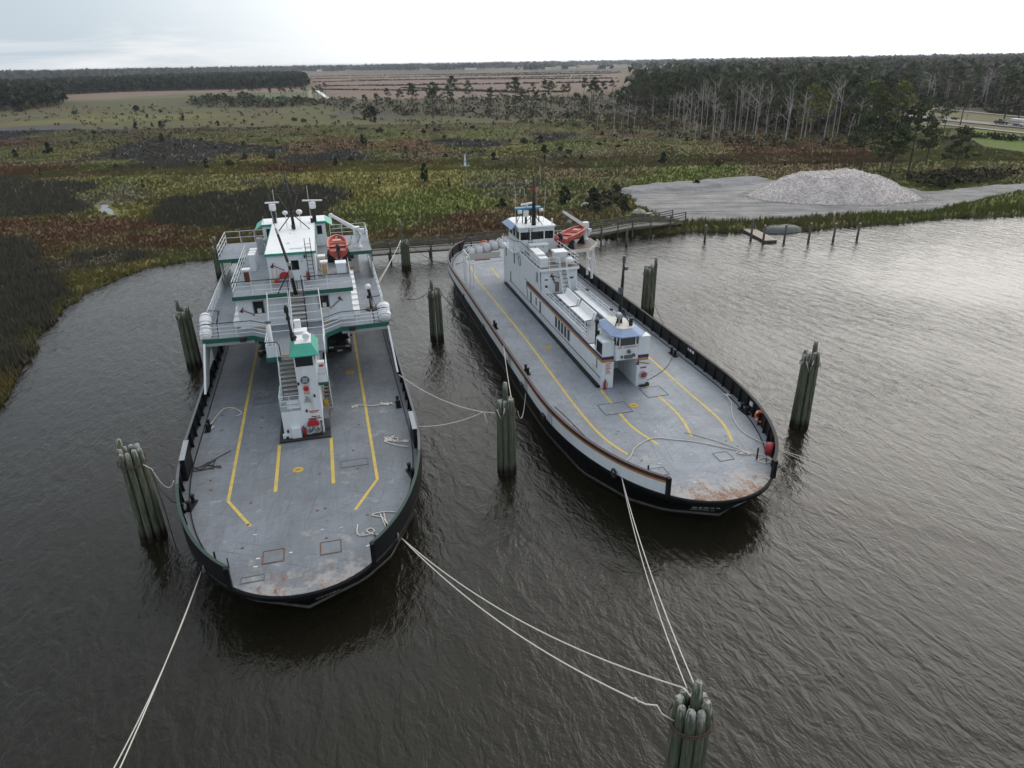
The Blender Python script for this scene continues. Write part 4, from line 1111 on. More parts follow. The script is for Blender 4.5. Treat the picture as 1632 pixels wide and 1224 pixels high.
# smaller ones dotted about
for i, (x, y) in enumerate(scatter([(-230, 420), (-110, 190), (-70, 150), (30, 150), (45, 250), (20, 320), (-80, 340), (-130, 400)], 62, 5, 38)):
    d = np.random.default_rng(3000 + i)
    k = ('shrub', 'cedar', 'shrub', 'young')[i % 4]
    src = dict(cedar=CEDARS, young=YOUNGS, shrub=SHRUBS)[k]
    h = d.uniform(0.9, 2.4)
    plant('bush', dict(cedar='dark green cedar bush alone in the open marsh', young='thin young tree alone in the open marsh', shrub='rounded dull green shrub in the open marsh')[k], 'bush', dict(cedar='cedar bushes of the open marsh', young='young trees of the open marsh', shrub='shrubs of the open marsh')[k], x, y, src[i % len(src)], 1.0, h, h * d.uniform(0.8, 1.4))
# tree with a spreading nest-like top and a white snag behind the left ferry
t = thing('nest_tree', 'bare tree with a flat nest on top among the marsh bushes', 'tree', (-43.4, 220.9, 0.2))
mb = MB(); mb.tube([(0, 0, 0), (0.15, 0, 2.2), (0, 0.1, 4.4)], 0.16, 6, 0.09)
for a in range(6): mb.tube([(0, 0.1, 4.2), (math.cos(a) * 1.2, math.sin(a) * 1.2, 4.9)], 0.05, 4, 0.02)
obj('trunk', mb, M_DEAD, t)
v, f, c = leaf_cloud([(math.cos(a) * 0.8, math.sin(a) * 0.8, 5.0) for a in range(7)], [0.6] * 7, 26, 0.3, (0.07, 0.06, 0.05), rng, 0.4)
obj('nest', np_mesh('nest', v, f, M_LEAF, c), None, t)
# scrub that nobody could count: belts and forest undergrowth
def scrub(name, polys, dens, hr, wr, tints, seed, per=7):
    r = np.random.default_rng(seed)
    V, F, CC = [], [], []
    for poly in polys:
        px = [p[0] for p in poly]; py = [p[1] for p in poly]
        n = int((max(px) - min(px)) * (max(py) - min(py)) * dens)
        X = r.uniform(min(px), max(px), n); Y = r.uniform(min(py), max(py), n)
        m = in_poly(X, Y, poly)
        X, Y = X[m], Y[m]; n = len(X)
        h = r.uniform(*hr, n); w = r.uniform(*wr, n)
        tint = np.array(tints)[r.integers(0, len(tints), n)] * r.uniform(0.75, 1.25, (n, 1))
        for k in range(per):
            d = r.normal(0, 1, (n, 3)); d /= np.linalg.norm(d, axis=1)[:, None]
            p = np.stack([X + d[:, 0] * w * 0.45, Y + d[:, 1] * w * 0.45, 0.3 + h * (0.5 + 0.38 * d[:, 2])], 1)
            a = r.normal(0, 1, (n, 3)); a /= np.linalg.norm(a, axis=1)[:, None]
            b = np.cross(a, r.normal(0, 1, (n, 3))); b /= np.linalg.norm(b, axis=1)[:, None]
            s = (np.minimum(h, w) * 0.52)[:, None]
            V.append(np.stack([p - a * s * 0.6, p + a * s * 0.6, p + b * s], 1))
            CC.append(np.repeat((tint * r.uniform(0.75, 1.25, (n, 1)))[:, None, :], 3, 1))
    V = np.concatenate(V).reshape(-1, 3); CC = np.concatenate(CC).reshape(-1, 3)
    obj(name, np_mesh(name, V, np.arange(len(V)).reshape(-1, 3), M_LEAF, np.clip(CC, 0, 1)), None, kind='stuff')
BR = [(0.095, 0.082, 0.050), (0.070, 0.076, 0.040), (0.110, 0.085, 0.058), (0.055, 0.062, 0.033)]
scrub('undergrowth', [BELT], 0.020, (0.9, 3.4), (1.6, 4.4), BR, 51, 8)
scrub('green_thicket', [[(-235, 560), (-205, 480), (-150, 432), (-118, 452), (-110, 490), (-150, 520), (-205, 590)]], 0.0075, (1.6, 5.0), (2.5, 6.5), [(0.060, 0.076, 0.042), (0.075, 0.088, 0.046), (0.055, 0.066, 0.040)], 57, 20)
scrub('marsh_scrub', [[(40, 250), (58, 205), (100, 190), (108, 215), (75, 270), (60, 330), (30, 315)], [(-20, 330), (40, 240), (60, 260), (58, 330), (20, 340)]], 0.07, (0.7, 2.4), (1.0, 3.0), BR + [(0.11, 0.06, 0.038)], 52)
scrub('low_scrub', [[(-330, 440), (-150, 285), (-20, 300), (-60, 345), (-118, 445), (-250, 500)], [(-210, 300), (-90, 180), (30, 190), (40, 245), (-30, 320), (-150, 300)]], 0.008, (0.6, 1.8), (1.0, 2.6), BR, 58, 8)
scrub('forest_undergrowth', [EDGE, BEYOND], 0.055, (1.5, 5.5), (2.0, 4.5), [(0.036, 0.042, 0.022), (0.050, 0.050, 0.028), (0.040, 0.034, 0.024)], 53, 8)
scrub('roadside_hedge', [[(133, 217), (170, 152), (173, 153), (136, 220)], [(196, 300), (201, 250), (206, 250), (200, 312)]], 1.2, (0.8, 2.0), (0.8, 1.6), [(0.045, 0.052, 0.026), (0.06, 0.05, 0.03)], 54)
scrub('bank_scrub', [[(78, 131), (93, 136), (104, 146), (88, 148), (78, 142)], [(14, 112), (20, 122), (19, 131), (15, 128), (12, 116)]], 0.9, (0.6, 1.6), (0.8, 1.8), [(0.055, 0.058, 0.026), (0.075, 0.065, 0.030), (0.05, 0.045, 0.03)], 55)

# far-off woods that read as one mass
def woods(name, P_, hr, w, tints, per, seed, trunk=False):
    r = np.random.default_rng(seed)
    P_ = np.array(P_); n = len(P_)
    h = r.uniform(*hr, n); V, CC = [], []
    w = np.asarray(w) * np.ones(n)
    tint = np.array(tints)[r.integers(0, len(tints), n)] * r.uniform(0.7, 1.3, (n, 1))
    for k in range(per):
        t = r.random(n)
        ang = r.uniform(0, 6.28, n); rad = w * 0.55 * np.sqrt(np.clip(1 - t, 0.05, 1)) * r.random(n) ** 0.5
        p = np.stack([P_[:, 0] + np.cos(ang) * rad, P_[:, 1] + np.sin(ang) * rad, h * (0.30 + 0.68 * t)], 1)
        a = r.normal(0, 1, (n, 3)); a /= np.linalg.norm(a, axis=1)[:, None]
        b = np.cross(a, r.normal(0, 1, (n, 3))); b /= np.linalg.norm(b, axis=1)[:, None]
        s = (w * r.uniform(0.3, 0.55, n))[:, None]
        V.append(np.stack([p - a * s * 0.6, p + a * s * 0.6, p + b * s], 1))
        CC.append(np.repeat((tint * r.uniform(0.75, 1.25, (n, 1)))[:, None, :], 3, 1))
    # stems
    for sx in (0, 1.57):
        ox, oy = math.cos(sx) * 0.25, math.sin(sx) * 0.25
        V.append(np.stack([np.stack([P_[:, 0] - ox, P_[:, 1] - oy, np.zeros(n)], 1), np.stack([P_[:, 0] + ox, P_[:, 1] + oy, np.zeros(n)], 1), np.stack([P_[:, 0], P_[:, 1], h * 0.8], 1)], 1))
        CC.append(np.repeat(np.repeat(np.array([[(0.07, 0.055, 0.045)]]), n, 0), 3, 1))
    V = np.concatenate(V).reshape(-1, 3); CC = np.concatenate(CC).reshape(-1, 3)
    obj(name, np_mesh(name, V, np.arange(len(V)).reshape(-1, 3), M_LEAF, np.clip(CC, 0, 1)), None, kind='stuff')
def fill(poly, n, seed):
    r = np.random.default_rng(seed)
    px = [p[0] for p in poly]; py = [p[1] for p in poly]
    X = r.uniform(min(px), max(px), n); Y = r.uniform(min(py), max(py), n)
    m = in_poly(X, Y, poly)
    return np.stack([X[m], Y[m]], 1)
DK = [(0.030, 0.042, 0.024), (0.036, 0.048, 0.026), (0.026, 0.036, 0.022)]
woods('pine_wood', fill([(-640, 640), (-330, 430), (-300, 440), (-290, 480), (-318, 541), (-430, 717), (-399, 790), (-336, 796), (-227, 838), (-235, 900), (-330, 1250), (-420, 1500), (-600, 1420)], 12500, 61), (9, 13), 6.5, DK, 16, 61)
woods('forest', np.concatenate([fill([(66, 420), (110, 395), (150, 340), (168, 372), (230, 465), (335, 425), (560, 640), (520, 900), (250, 800), (110, 620)], 6000, 62)]), (9, 19), 7.0, [(0.076, 0.084, 0.050), (0.086, 0.090, 0.054), (0.112, 0.094, 0.074), (0.066, 0.074, 0.046)], 16, 62)
woods('far_forest', fill([(180, 800), (260, 800), (520, 900), (560, 640), (1500, 1500), (1700, 2600), (330, 1500)], 9000, 63), (12, 18), 13, [(0.065, 0.070, 0.042), (0.085, 0.078, 0.055)], 11, 63)
r_ = np.random.default_rng(64)
ang = r_.uniform(-0.80, 0.80, 9000)
rad = r_.uniform(2150, 4600, 9000)
patchy = fbm(np.sin(ang) * rad / 420, rad / 200, 71) + np.clip((rad - 3300) / 1500, 0, 1) * 0.3 + np.clip((-np.tan(ang) - 0.14) / 0.25, 0, 1) * 0.3
keep = patchy > 0.56
hz_pts = np.stack([np.sin(ang) * rad, np.cos(ang) * rad], 1)[keep]
hz_pts = hz_pts[~((hz_pts[:, 0] > -900) & (hz_pts[:, 0] < 620) & (hz_pts[:, 1] < 2900))]
woods('distant_woods', hz_pts, (10, 17), 26, [(0.05, 0.055, 0.035), (0.04, 0.048, 0.03)], 9, 64)
# groves and hedgerows standing out beyond the fields
gl = ['long grove at the far left end of the tan fields', 'low grove left of the white farmhouses', 'grove around the white farmhouses', 'grove right of the white farmhouses', 'small far clump of trees left of the dark wood', 'pair of round trees alone in the far fields', 'dark wood standing beyond the right end of the fields', 'short tall grove between the left groves']
for i, (a, b_, h) in enumerate(FARGROVE):
    L_ = math.hypot(b_[0] - a[0], b_[1] - a[1]); n = max(7, int(L_ / 9))
    d = np.random.default_rng(80 + i)
    tt = d.random(n)
    P_ = np.stack([a[0] + (b_[0] - a[0]) * tt + d.normal(0, 12, n), a[1] + (b_[1] - a[1]) * tt + d.normal(0, 24, n)], 1)
    before = set(bpy.data.objects)
    woods('tree_grove', P_, (h * 0.8, h * 1.25), 14, DK, 16, 80 + i)
    o = [x for x in bpy.data.objects if x not in before][0]
    o['label'] = gl[i]; o['category'] = 'grove'
for i, (a, b_) in enumerate(DITCH):
    L_ = math.hypot(b_[0] - a[0], b_[1] - a[1]); n = int(L_ / 0.9)
    d = np.random.default_rng(90 + i)
    tt = d.random(n); tt = tt[fbm(tt * 25 + i * 9, tt * 0, 5) > 0.10]; n = len(tt)
    P_ = np.stack([a[0] + (b_[0] - a[0]) * tt, a[1] + (b_[1] - a[1]) * tt + d.normal(0, 0.8, n)], 1)
    before = set(bpy.data.objects)
    woods('hedgerow', P_, (0.6, 1.15), 4.0, [(0.075, 0.066, 0.048), (0.085, 0.078, 0.05)], 5, 90 + i)
    o = [x for x in bpy.data.objects if x not in before][0]
    o['label'] = 'low dark hedgerow crossing the tan fields'; o['category'] = 'hedgerow'; o['group'] = 'hedgerows across the tan fields'
# far white farmhouses
M_FWALL = mat('far_white_wall', (0.75, 0.75, 0.73), 0.7, var=0.05)
M_FROOF = mat('far_roof', (0.30, 0.29, 0.28), 0.7)
for x, y, w, lab in [(-116, 2330, 22, 'largest white farmhouse beyond the tan fields'), (-98, 2300, 14, 'small white farmhouse right of the largest one'), (112, 2060, 16, 'white house under the grove right of the farmhouses'), (182, 2120, 20, 'low white barn left of the round trees'),
                     (-690, 2830, 22, 'white house at the far left grove'), (262, 1960, 12, 'small white house between the two round trees'), (-905, 1760, 40, 'long white roofed shed over the left wood'), (-835, 1790, 34, 'second long pale shed over the left wood')]:
    t = thing('farmhouse', lab, 'house', (x, y, 0.3))
    b = MB(); b.b2((-w / 2, -4, 0), (w / 2, 4, 4.5)); obj('wall', b, M_FWALL, t)
    b = MB(); b.loft([[(-w / 2 - .4, -4.6, 4.5), (w / 2 + .4, -4.6, 4.5), (w / 2 + .4, 4.6, 4.5), (-w / 2 - .4, 4.6, 4.5)], [(-w / 2 - .4, -.1, 7), (w / 2 + .4, -.1, 7), (w / 2 + .4, .1, 7), (-w / 2 - .4, .1, 7)]])
    obj('roof', b, M_FROOF if w < 30 else M_FWALL, t)
    for k in range(3):
        b = MB(); b.b2((-w * .35 + k * w * .3, -4.06, 1.4), (-w * .35 + k * w * .3 + 1.4, -4.0, 3.2)); obj('window', b, M_GLASS, t)
# ------------------------------------------------------------------ mooring dolphins
def pile_mat():
    m, nd, ln, bs = new_mat('mossy_pile_wood')
    tc_ = nd.new('ShaderNodeTexCoord')
    oi = nd.new('ShaderNodeObjectInfo')
    nz = nd.new('ShaderNodeTexNoise'); nz.inputs['Scale'].default_value = 3.0; nz.inputs['Detail'].default_value = 8; nz.inputs['Roughness'].default_value = 0.7
    mp_ = nd.new('ShaderNodeMapping'); mp_.inputs['Scale'].default_value = (7, 7, 0.45)
    ad = nd.new('ShaderNodeVectorMath'); ad.operation = 'ADD'
    cb_ = nd.new('ShaderNodeCombineXYZ')
    mu = nd.new('ShaderNodeMath'); mu.operation = 'MULTIPLY'; mu.inputs[1].default_value = 40
    ln.new(oi.outputs['Random'], mu.inputs[0])
    for k in range(3): ln.new(mu.outputs[0], cb_.inputs[k])
    ln.new(tc_.outputs['Object'], mp_.inputs['Vector']); ln.new(mp_.outputs['Vector'], ad.inputs[0]); ln.new(cb_.outputs[0], ad.inputs[1])
    ln.new(ad.outputs[0], nz.inputs['Vector'])
    rp = ramp(nd, [(0.32, (0.028, 0.030, 0.020)), (0.44, (0.078, 0.088, 0.056)), (0.56, (0.128, 0.134, 0.090)), (0.68, (0.27, 0.26, 0.21))])
    ln.new(nz.outputs['Fac'], rp.inputs['Fac'])
    # per pile: greener or browner
    hs = nd.new('ShaderNodeMix'); hs.data_type = 'RGBA'
    hs.inputs['B'].default_value = (0.050, 0.080, 0.050, 1)
    mr0 = nd.new('ShaderNodeMapRange'); mr0.inputs['To Max'].default_value = 0.45
    ln.new(oi.outputs['Random'], mr0.inputs['Value']); ln.new(mr0.outputs['Result'], hs.inputs['Factor']); ln.new(rp.outputs['Color'], hs.inputs['A'])
    sep = nd.new('ShaderNodeSeparateXYZ'); ln.new(tc_.outputs['Object'], sep.inputs[0])
    # wet tide band at the foot
    wet = nd.new('ShaderNodeMath'); wet.operation = 'MULTIPLY_ADD'; wet.inputs[1].default_value = 0.8
    ln.new(nz.outputs['Fac'], wet.inputs[0]); ln.new(sep.outputs['Z'], wet.inputs[2])
    mr = nd.new('ShaderNodeMapRange'); mr.inputs['From Min'].default_value = 0.75; mr.inputs['From Max'].default_value = 1.15; mr.inputs['To Min'].default_value = 1; mr.inputs['To Max'].default_value = 0
    ln.new(wet.outputs[0], mr.inputs['Value'])
    mx = nd.new('ShaderNodeMix'); mx.data_type = 'RGBA'; mx.inputs['B'].default_value = (0.022, 0.013, 0.009, 1)
    ln.new(mr.outputs['Result'], mx.inputs['Factor']); ln.new(hs.outputs['Result'], mx.inputs['A'])
    # bird droppings and bleached wood at the head
    sg = nd.new('ShaderNodeSeparateXYZ'); ln.new(tc_.outputs['Generated'], sg.inputs[0])
    n2 = nd.new('ShaderNodeTexNoise'); n2.inputs['Scale'].default_value = 5; n2.inputs['Detail'].default_value = 6
    mp2 = nd.new('ShaderNodeMapping'); mp2.inputs['Scale'].default_value = (2.5, 2.5, 0.30)
    ln.new(tc_.outputs['Object'], mp2.inputs['Vector']); 
    ad2 = nd.new('ShaderNodeVectorMath'); ad2.operation = 'ADD'
    ln.new(mp2.outputs['Vector'], ad2.inputs[0]); ln.new(cb_.outputs[0], ad2.inputs[1]); ln.new(ad2.outputs[0], n2.inputs['Vector'])
    tp = nd.new('ShaderNodeMapRange'); tp.inputs['From Min'].default_value = 0.86; tp.inputs['From Max'].default_value = 1.0; tp.inputs['To Max'].default_value = 0.34
    ln.new(sg.outputs['Z'], tp.inputs['Value'])
    sm = nd.new('ShaderNodeMath'); sm.operation = 'ADD'; ln.new(tp.outputs['Result'], sm.inputs[0]); ln.new(n2.outputs['Fac'], sm.inputs[1])
    mr2 = nd.new('ShaderNodeMapRange'); mr2.inputs['From Min'].default_value = 0.72; mr2.inputs['From Max'].default_value = 0.86
    ln.new(sm.outputs[0], mr2.inputs['Value'])
    m2 = nd.new('ShaderNodeMix'); m2.data_type = 'RGBA'; m2.inputs['B'].default_value = (0.36, 0.35, 0.33, 1)
    ln.new(mr2.outputs['Result'], m2.inputs['Factor']); ln.new(mx.outputs['Result'], m2.inputs['A'])
    ln.new(m2.outputs['Result'], bs.inputs['Base Color'])
    bs.inputs['Roughness'].default_value = 0.8; bs.inputs['Specular IOR Level'].default_value = 0.3
    bp = nd.new('ShaderNodeBump'); bp.inputs['Strength'].default_value = 0.6; bp.inputs['Distance'].default_value = 0.03
    ln.new(nz.outputs['Fac'], bp.inputs['Height']); ln.new(bp.outputs['Normal'], bs.inputs['Normal'])
    return m
M_PILE = pile_mat()
M_WIRE = mat('rusty_wire_rope', (0.085, 0.052, 0.04), 0.8, var=0.4, scale=5)

def pile_mesh(h, r, seed, lean=(0, 0)):
    d = random.Random(seed)
    b = MB()
    pts, rs = [], []
    for z in (-1.2, 0.0, h * 0.3, h * 0.6, h - 0.75, h - 0.35, h - 0.06, h):
        t = max(0, z) / h
        pts.append((lean[0] * t + d.uniform(-0.012, 0.012), lean[1] * t + d.uniform(-0.012, 0.012), z))
        rs.append(r * (1.08 - 0.10 * t))
    rs[-3] *= 0.95; rs[-2] *= 0.82; rs[-1] *= 0.66
    b.tube(pts, rs, 11)
    return mesh_of(b, 'piling', M_PILE, True)
def dolphin(xy, hk, hr, label, n=8, rad=0.62, r=0.155, seed=1, band=True, king_off=(0, 0), hang=False):
    d = random.Random(seed); rad = rad * 0.72; king_off = (king_off[0] * .8, king_off[1] * .8)
    t = thing('mooring_dolphin', label, 'mooring dolphin', (xy[0], xy[1], 0), 0, 'timber mooring dolphins')
    obj('piling', pile_mesh(hk, r * 1.04, seed * 31, (0.0, 0.0)), None, t, loc=(king_off[0], king_off[1], 0))
    a0 = d.uniform(0, 6.28)
    for k in range(n):
        a = a0 + 6.283 * k / n
        rr = rad * d.uniform(0.93, 1.07)
        h = hr + d.uniform(-0.26, 0.12)
        obj('piling', pile_mesh(h, r * d.uniform(0.9, 1.08), seed * 57 + k, (-math.cos(a) * 0.07, -math.sin(a) * 0.07)), None, t, loc=(math.cos(a) * (rr + 0.03), math.sin(a) * (rr + 0.03), 0))
    if band:
        for dz in (0, 0.07, 0.13):
            b = MB(); pts = []
            for k in range(25):
                a = 6.283 * k / 24
                pts.append((math.cos(a) * (rad + r + 0.055), math.sin(a) * (rad + r + 0.055), hr - 0.85 + dz + 0.05 * math.sin(a * 2 + seed)))
            b.tube(pts, 0.016, 5)
            obj('wire_band', b, M_WIRE, t, True)
    if hang:
        b = MB(); a = a0 + 1.5
        p = Vector((math.cos(-2.0) * (rad + r + 0.03), math.sin(-2.0) * (rad + r + 0.03), hr - 0.7))
        b.tube([p + Vector((-.25, 0, .25)), p + Vector((-.12, -0.03, -.15)), p + Vector((0, -.04, -0.45)), p + Vector((.12, -.02, -.1)), p + Vector((.2, 0, .3))], 0.025, 5)
        obj('rope_loop', b, M_ROPE, t, True)
    return t
def DL(p): return p[0], p[1], p[2]
dolphin(*DL(DOL_A), 'dolphin standing in the water before the wooden pier between the two ferries', seed=1, rad=0.50, king_off=(-0.45, 0.1))
dolphin(*DL(DOL_B), 'dolphin beside the left stern quarter of the right ferry, dark chain slung from it', seed=2, king_off=(-0.25, 0))
dolphin(DOL_C[0], 6.0, 5.0, 'middle dolphin between the two ferries with white tops and ropes to both', seed=3, rad=0.55, hang=True)
dolphin(*DL(DOL_D), 'dolphin with one tall side pile behind the black mast of the right ferry', seed=4, king_off=(0.75, 0.1), rad=0.55)
dolphin(*DL(DOL_E), 'leaning dolphin standing alone right of the right ferry bow', seed=5, king_off=(0.25, 0.1), hang=True, rad=0.6)
dolphin(*DL(DOL_F), 'dolphin left of the left ferry bow with a black chain hanging to the ship', seed=6, king_off=(-0.5, 0), rad=0.66)
dolphin(*DL(DOL_G), 'dolphin beside the white life raft at the left side of the left ferry', seed=7, king_off=(-0.45, 0.1), hang=True)
dolphin(*DL(DOL_Hh), 'dark dolphin half hidden behind the stern of the left ferry', seed=8, rad=0.5)
dolphin(*DL(DOL_I), 'dolphin behind the rescue boat of the right ferry by the pier', seed=9, rad=0.5, king_off=(-0.35, 0))
DOL_J = ((DOL_J[0][0] - 0.27, DOL_J[0][1]), DOL_J[1], DOL_J[2])
dolphin(*DL(DOL_J), 'nearest dolphin with bleached pile heads where the long ropes meet', seed=10, rad=0.64, r=0.165, king_off=(0.12, 0.0))

# single piles along the right shore
M_POLE = mat('grey_pile_wood', (0.10, 0.085, 0.072), 0.9, var=0.3, scale=3, stretch=(2, 2, 0.4))
M_CAPW = mat('white_pile_cap', (0.55, 0.54, 0.52), 0.8, var=0.1)
pl = ['thin single pile beside the head of the wooden pier', 'single pile alone left of the floating dock', 'rear pile holding the floating dock', 'front pile at the outer end of the floating dock', 'pile just right of the floating dock before the grey mound', 'pile right of the grey mound', 'white topped pile second from the right end', 'rightmost white topped pile by the far bank']
for i, (x, y, h) in enumerate(PILES):
    t = thing('mooring_pile', pl[i], 'pile', (x, y, 0), 0, 'single piles along the right shore')
    b = MB(); b.tube([(0, 0, -1), (0, 0, 0.5), (0.02, 0, h - 0.12)], [0.16, 0.155, 0.14], 9); obj('post', b, M_POLE, t, True)
    b = MB(); b.tube([(0.02, 0, h - 0.12), (0.02, 0, h)], [0.15, 0.09], 9); obj('cap', b, M_CAPW if i not in (0, 2) else M_POLE, t, True)
# floating dock
t = thing('floating_dock', 'pale plank floating dock moored at the right bank', 'dock', (34.75, 97.1, 0.0), math.atan2(8.2, -0.9) - math.pi / 2 - 0.0)
t.rotation_euler.z = math.atan2(0.9, 8.2)
M_PLANK = mat('pale_dock_plank', (0.40, 0.33, 0.28), 0.85, var=0.2, scale=2)
M_PIERW = mat('weathered_pier_wood', (0.105, 0.098, 0.085), 0.9, var=0.3, scale=2, stretch=(1, 1, 0.5))
M_PIERD = mat('pier_deck_board', (0.17, 0.16, 0.14), 0.9, var=0.25, scale=1.5)
b = MB(); b.b2((-0.85, -4.15, -0.15), (0.85, 4.15, 0.26)); obj('float_frame', b, M_POLE, t)
pm = mesh_of(MB().b2((-0.9, -0.095, 0), (0.9, 0.095, 0.045)), 'plank', M_PLANK)
for k in range(41): obj('plank', pm, None, t, loc=(random.uniform(-.02, .02), -4.1 + k * 0.205, 0.262 + random.uniform(0, 0.008)))

# long wooden pier
pier = thing('wooden_pier', 'long weathered wooden pier with railings running to the gravel yard', 'pier', (PIER[0][0], PIER[0][1], 0))
def resample(pts, step):
    out_ = [Vector(pts[0])]
    for a, b_ in zip(pts[:-1], pts[1:]):
        a, b_ = Vector(a), Vector(b_); L_ = (b_ - a).length; n = max(1, int(round(L_ / step)))
        out_ += [a.lerp(b_, (k + 1) / n) for k in range(n)]
    return out_
PP = [(-34.0, 84.2)] + [tuple(p) for p in PIER]
PP = [Vector(p) for p in PP]
off = Vector((PIER[0][0], PIER[0][1]))
rs_ = resample([(p.x, p.y) for p in PP], 2.6)
ZD = 1.30
bd = MB()
fine = resample([(p.x, p.y) for p in PP], 0.30)
for i in range(len(fine) - 1):
    d = (fine[i + 1] - fine[i]).normalized(); c = (fine[i] + fine[i + 1]) / 2 - off
    zz = ZD if i < len(fine) - 24 else ZD - 0.62 * (i - (len(fine) - 24)) / 24
    bd.box((c.x, c.y, zz + random.uniform(-0.006, 0.006)), (0.27, 2.3, 0.05), math.atan2(d.y, d.x))
obj('deck_boards', bd, M_PIERD, pier, kind='stuff')
for s in (-1, 1):
    for zr, w in ((ZD - 0.20, 0.22), (ZD + 0.42, 0.10), (ZD + 0.75, 0.10), (ZD + 1.08, 0.13)):
        b = MB()
        for i in range(len(rs_) - 1):
            a, e = rs_[i] - off, rs_[i + 1] - off
            d = (e - a).normalized(); nrm = Vector((-d.y, d.x)) * 1.12 * s
            m_ = (a + e) / 2 + nrm
            b.box((m_.x, m_.y, zr), ((e - a).length + 0.02, 0.06 if zr > ZD else 0.10, w), math.atan2(d.y, d.x))
        obj('rail' if zr > ZD else 'beam', b, M_PIERW, pier)
    for i, p in enumerate(rs_):
        d = (rs_[min(i + 1, len(rs_) - 1)] - rs_[max(i - 1, 0)]).normalized(); nrm = Vector((-d.y, d.x)) * 1.20 * s
        q = p - off + nrm
        b = MB()
        b.b2((-0.07, -0.07, -1.0), (0.07, 0.07, ZD + 1.12)) if i % 2 else b.tube([(0, 0, -1.2), (0, 0, ZD + 1.15)], 0.12, 8)
        obj('post', b, M_PIERW, pier, loc=(q.x, q.y, 0))
# tapered day beacon on a thin pole in the marsh
t = thing('day_beacon', 'white tapered beacon with black edges on a thin pole in the marsh', 'beacon', (SIGNPOLE[0][0], SIGNPOLE[0][1], 0.2))
b = MB(); b.tube([(0, 0, 0), (0, 0, 4.1)], 0.05, 6); obj('pole', b, M_DEAD, t)
b = MB(); b.b2((-0.7, -0.7, 4.05), (0.7, 0.7, 4.15)); obj('platform', b, M_DEAD, t)
b = MB(); b.loft([[(-.30, -.30, 4.15), (.30, -.30, 4.15), (.30, .30, 4.15), (-.30, .30, 4.15)], [(-.09, -.09, 6.3), (.09, -.09, 6.3), (.09, .09, 6.3), (-.09, .09, 6.3)]]); obj('tower_panel', b, M_WHITE, t)
for s in (-1, 1):
    b = MB(); b.loft([[(s * .32, -.34, 4.15), (s * .52, -.34, 4.15), (s * .52, .34, 4.15), (s * .32, .34, 4.15)], [(s * .10, -.1, 6.2), (s * .13, -.1, 6.2), (s * .13, .1, 6.2), (s * .10, .1, 6.2)]]); obj('black_edge', b, M_MAST, t)
b = MB(); b.sph((0, -0.31, 5.0), 0.1, 8); b.tube([(0, 0, 6.3), (0, 0, 6.7)], 0.05, 6); obj('lamp', b, M_MAST, t)
# street lamp and marker beyond the highway
t = thing('lamp_post', 'tall thin lamp post standing before the dark wood beyond the highway', 'lamp post', (199.2, 320.5, 0.3))
b = MB(); b.tube([(0, 0, 0), (0, 0, 8.4)], 0.16, 6, 0.10); obj('pole', b, M_STEEL, t)
b = MB(); b.b2((-1.2, -0.25, 8.3), (0.3, 0.25, 8.6)); obj('lamp_head', b, M_STEEL, t)
t = thing('marker_post', 'short leaning marker post on the grass beside the highway', 'post', (166.5, 268.5, 0.3))
b = MB(); b.tube([(0, 0, 0), (0.1, 0, 2.0)], 0.10, 6); obj('post', b, M_DEAD, t)
b = MB(); b.b2((-0.28, -0.05, 1.9), (0.45, 0.05, 2.5)); obj('plate', b, M_GREY, t)
# boulders by the pier head
bl = ['pale boulder beside the dark bush at the pier head', 'pale boulder half in the scrub left of the yard', 'small pale boulder near the pier railing']
for i, (x, y, s) in enumerate([(20.6, 111.8, 0.9), (13.0, 118.5, 0.8), (22.0, 110.0, 0.6)]):
    b = MB(); b.sph((0, 0, 0.3), s, 7, (1.3, 0.8, 0.7))
    d = random.Random(i)
    b.v = [(p[0] * d.uniform(.8, 1.2), p[1] * d.uniform(.8, 1.2), p[2] * d.uniform(.8, 1.2)) for p in b.v]
    tag(obj('boulder', b, mat('pale_boulder', (0.42, 0.39, 0.36), 0.9, var=0.2), None, loc=(x, y, 0.2)), pl and bl[i], 'boulder', 'boulders by the yard')

# ------------------------------------------------------------------ vehicles on the highway
M_CARB = mat('dark_car_paint', (0.015, 0.018, 0.022), 0.25, var=0.1)
M_CARW = mat('white_car_paint', (0.65, 0.65, 0.66), 0.3, var=0.05)
M_CARG = mat('grey_car_paint', (0.06, 0.062, 0.068), 0.3, var=0.1)
M_TYRE = mat('tyre_rubber', (0.018, 0.018, 0.018), 0.85)
M_RIM = mat('alloy_rim', (0.35, 0.35, 0.36), 0.35, 0.7)
M_HEAD = mat('headlight_lens', (0.55, 0.56, 0.58), 0.1, var=0.03)
M_TAIL = mat('tail_light_lens', (0.30, 0.01, 0.01), 0.2, var=0.03)
M_PLATE = mat('number_plate', (0.6, 0.6, 0.58), 0.5)
def wheel_part(t, x, y, r=0.36):
    w = obj('wheel', MB().lathe([(0.02, -.11), (r * .8, -.12), (r, -.08), (r, .08), (r * .8, .12), (0.02, .11)], (0, 0, 0), 14, 'x'), M_TYRE, t, True, loc=(x, y, r))
    obj('rim', MB().lathe([(0.02, -.13), (r * .58, -.125), (r * .58, .125), (0.02, .13)], (0, 0, 0), 10, 'x'), M_RIM, w)
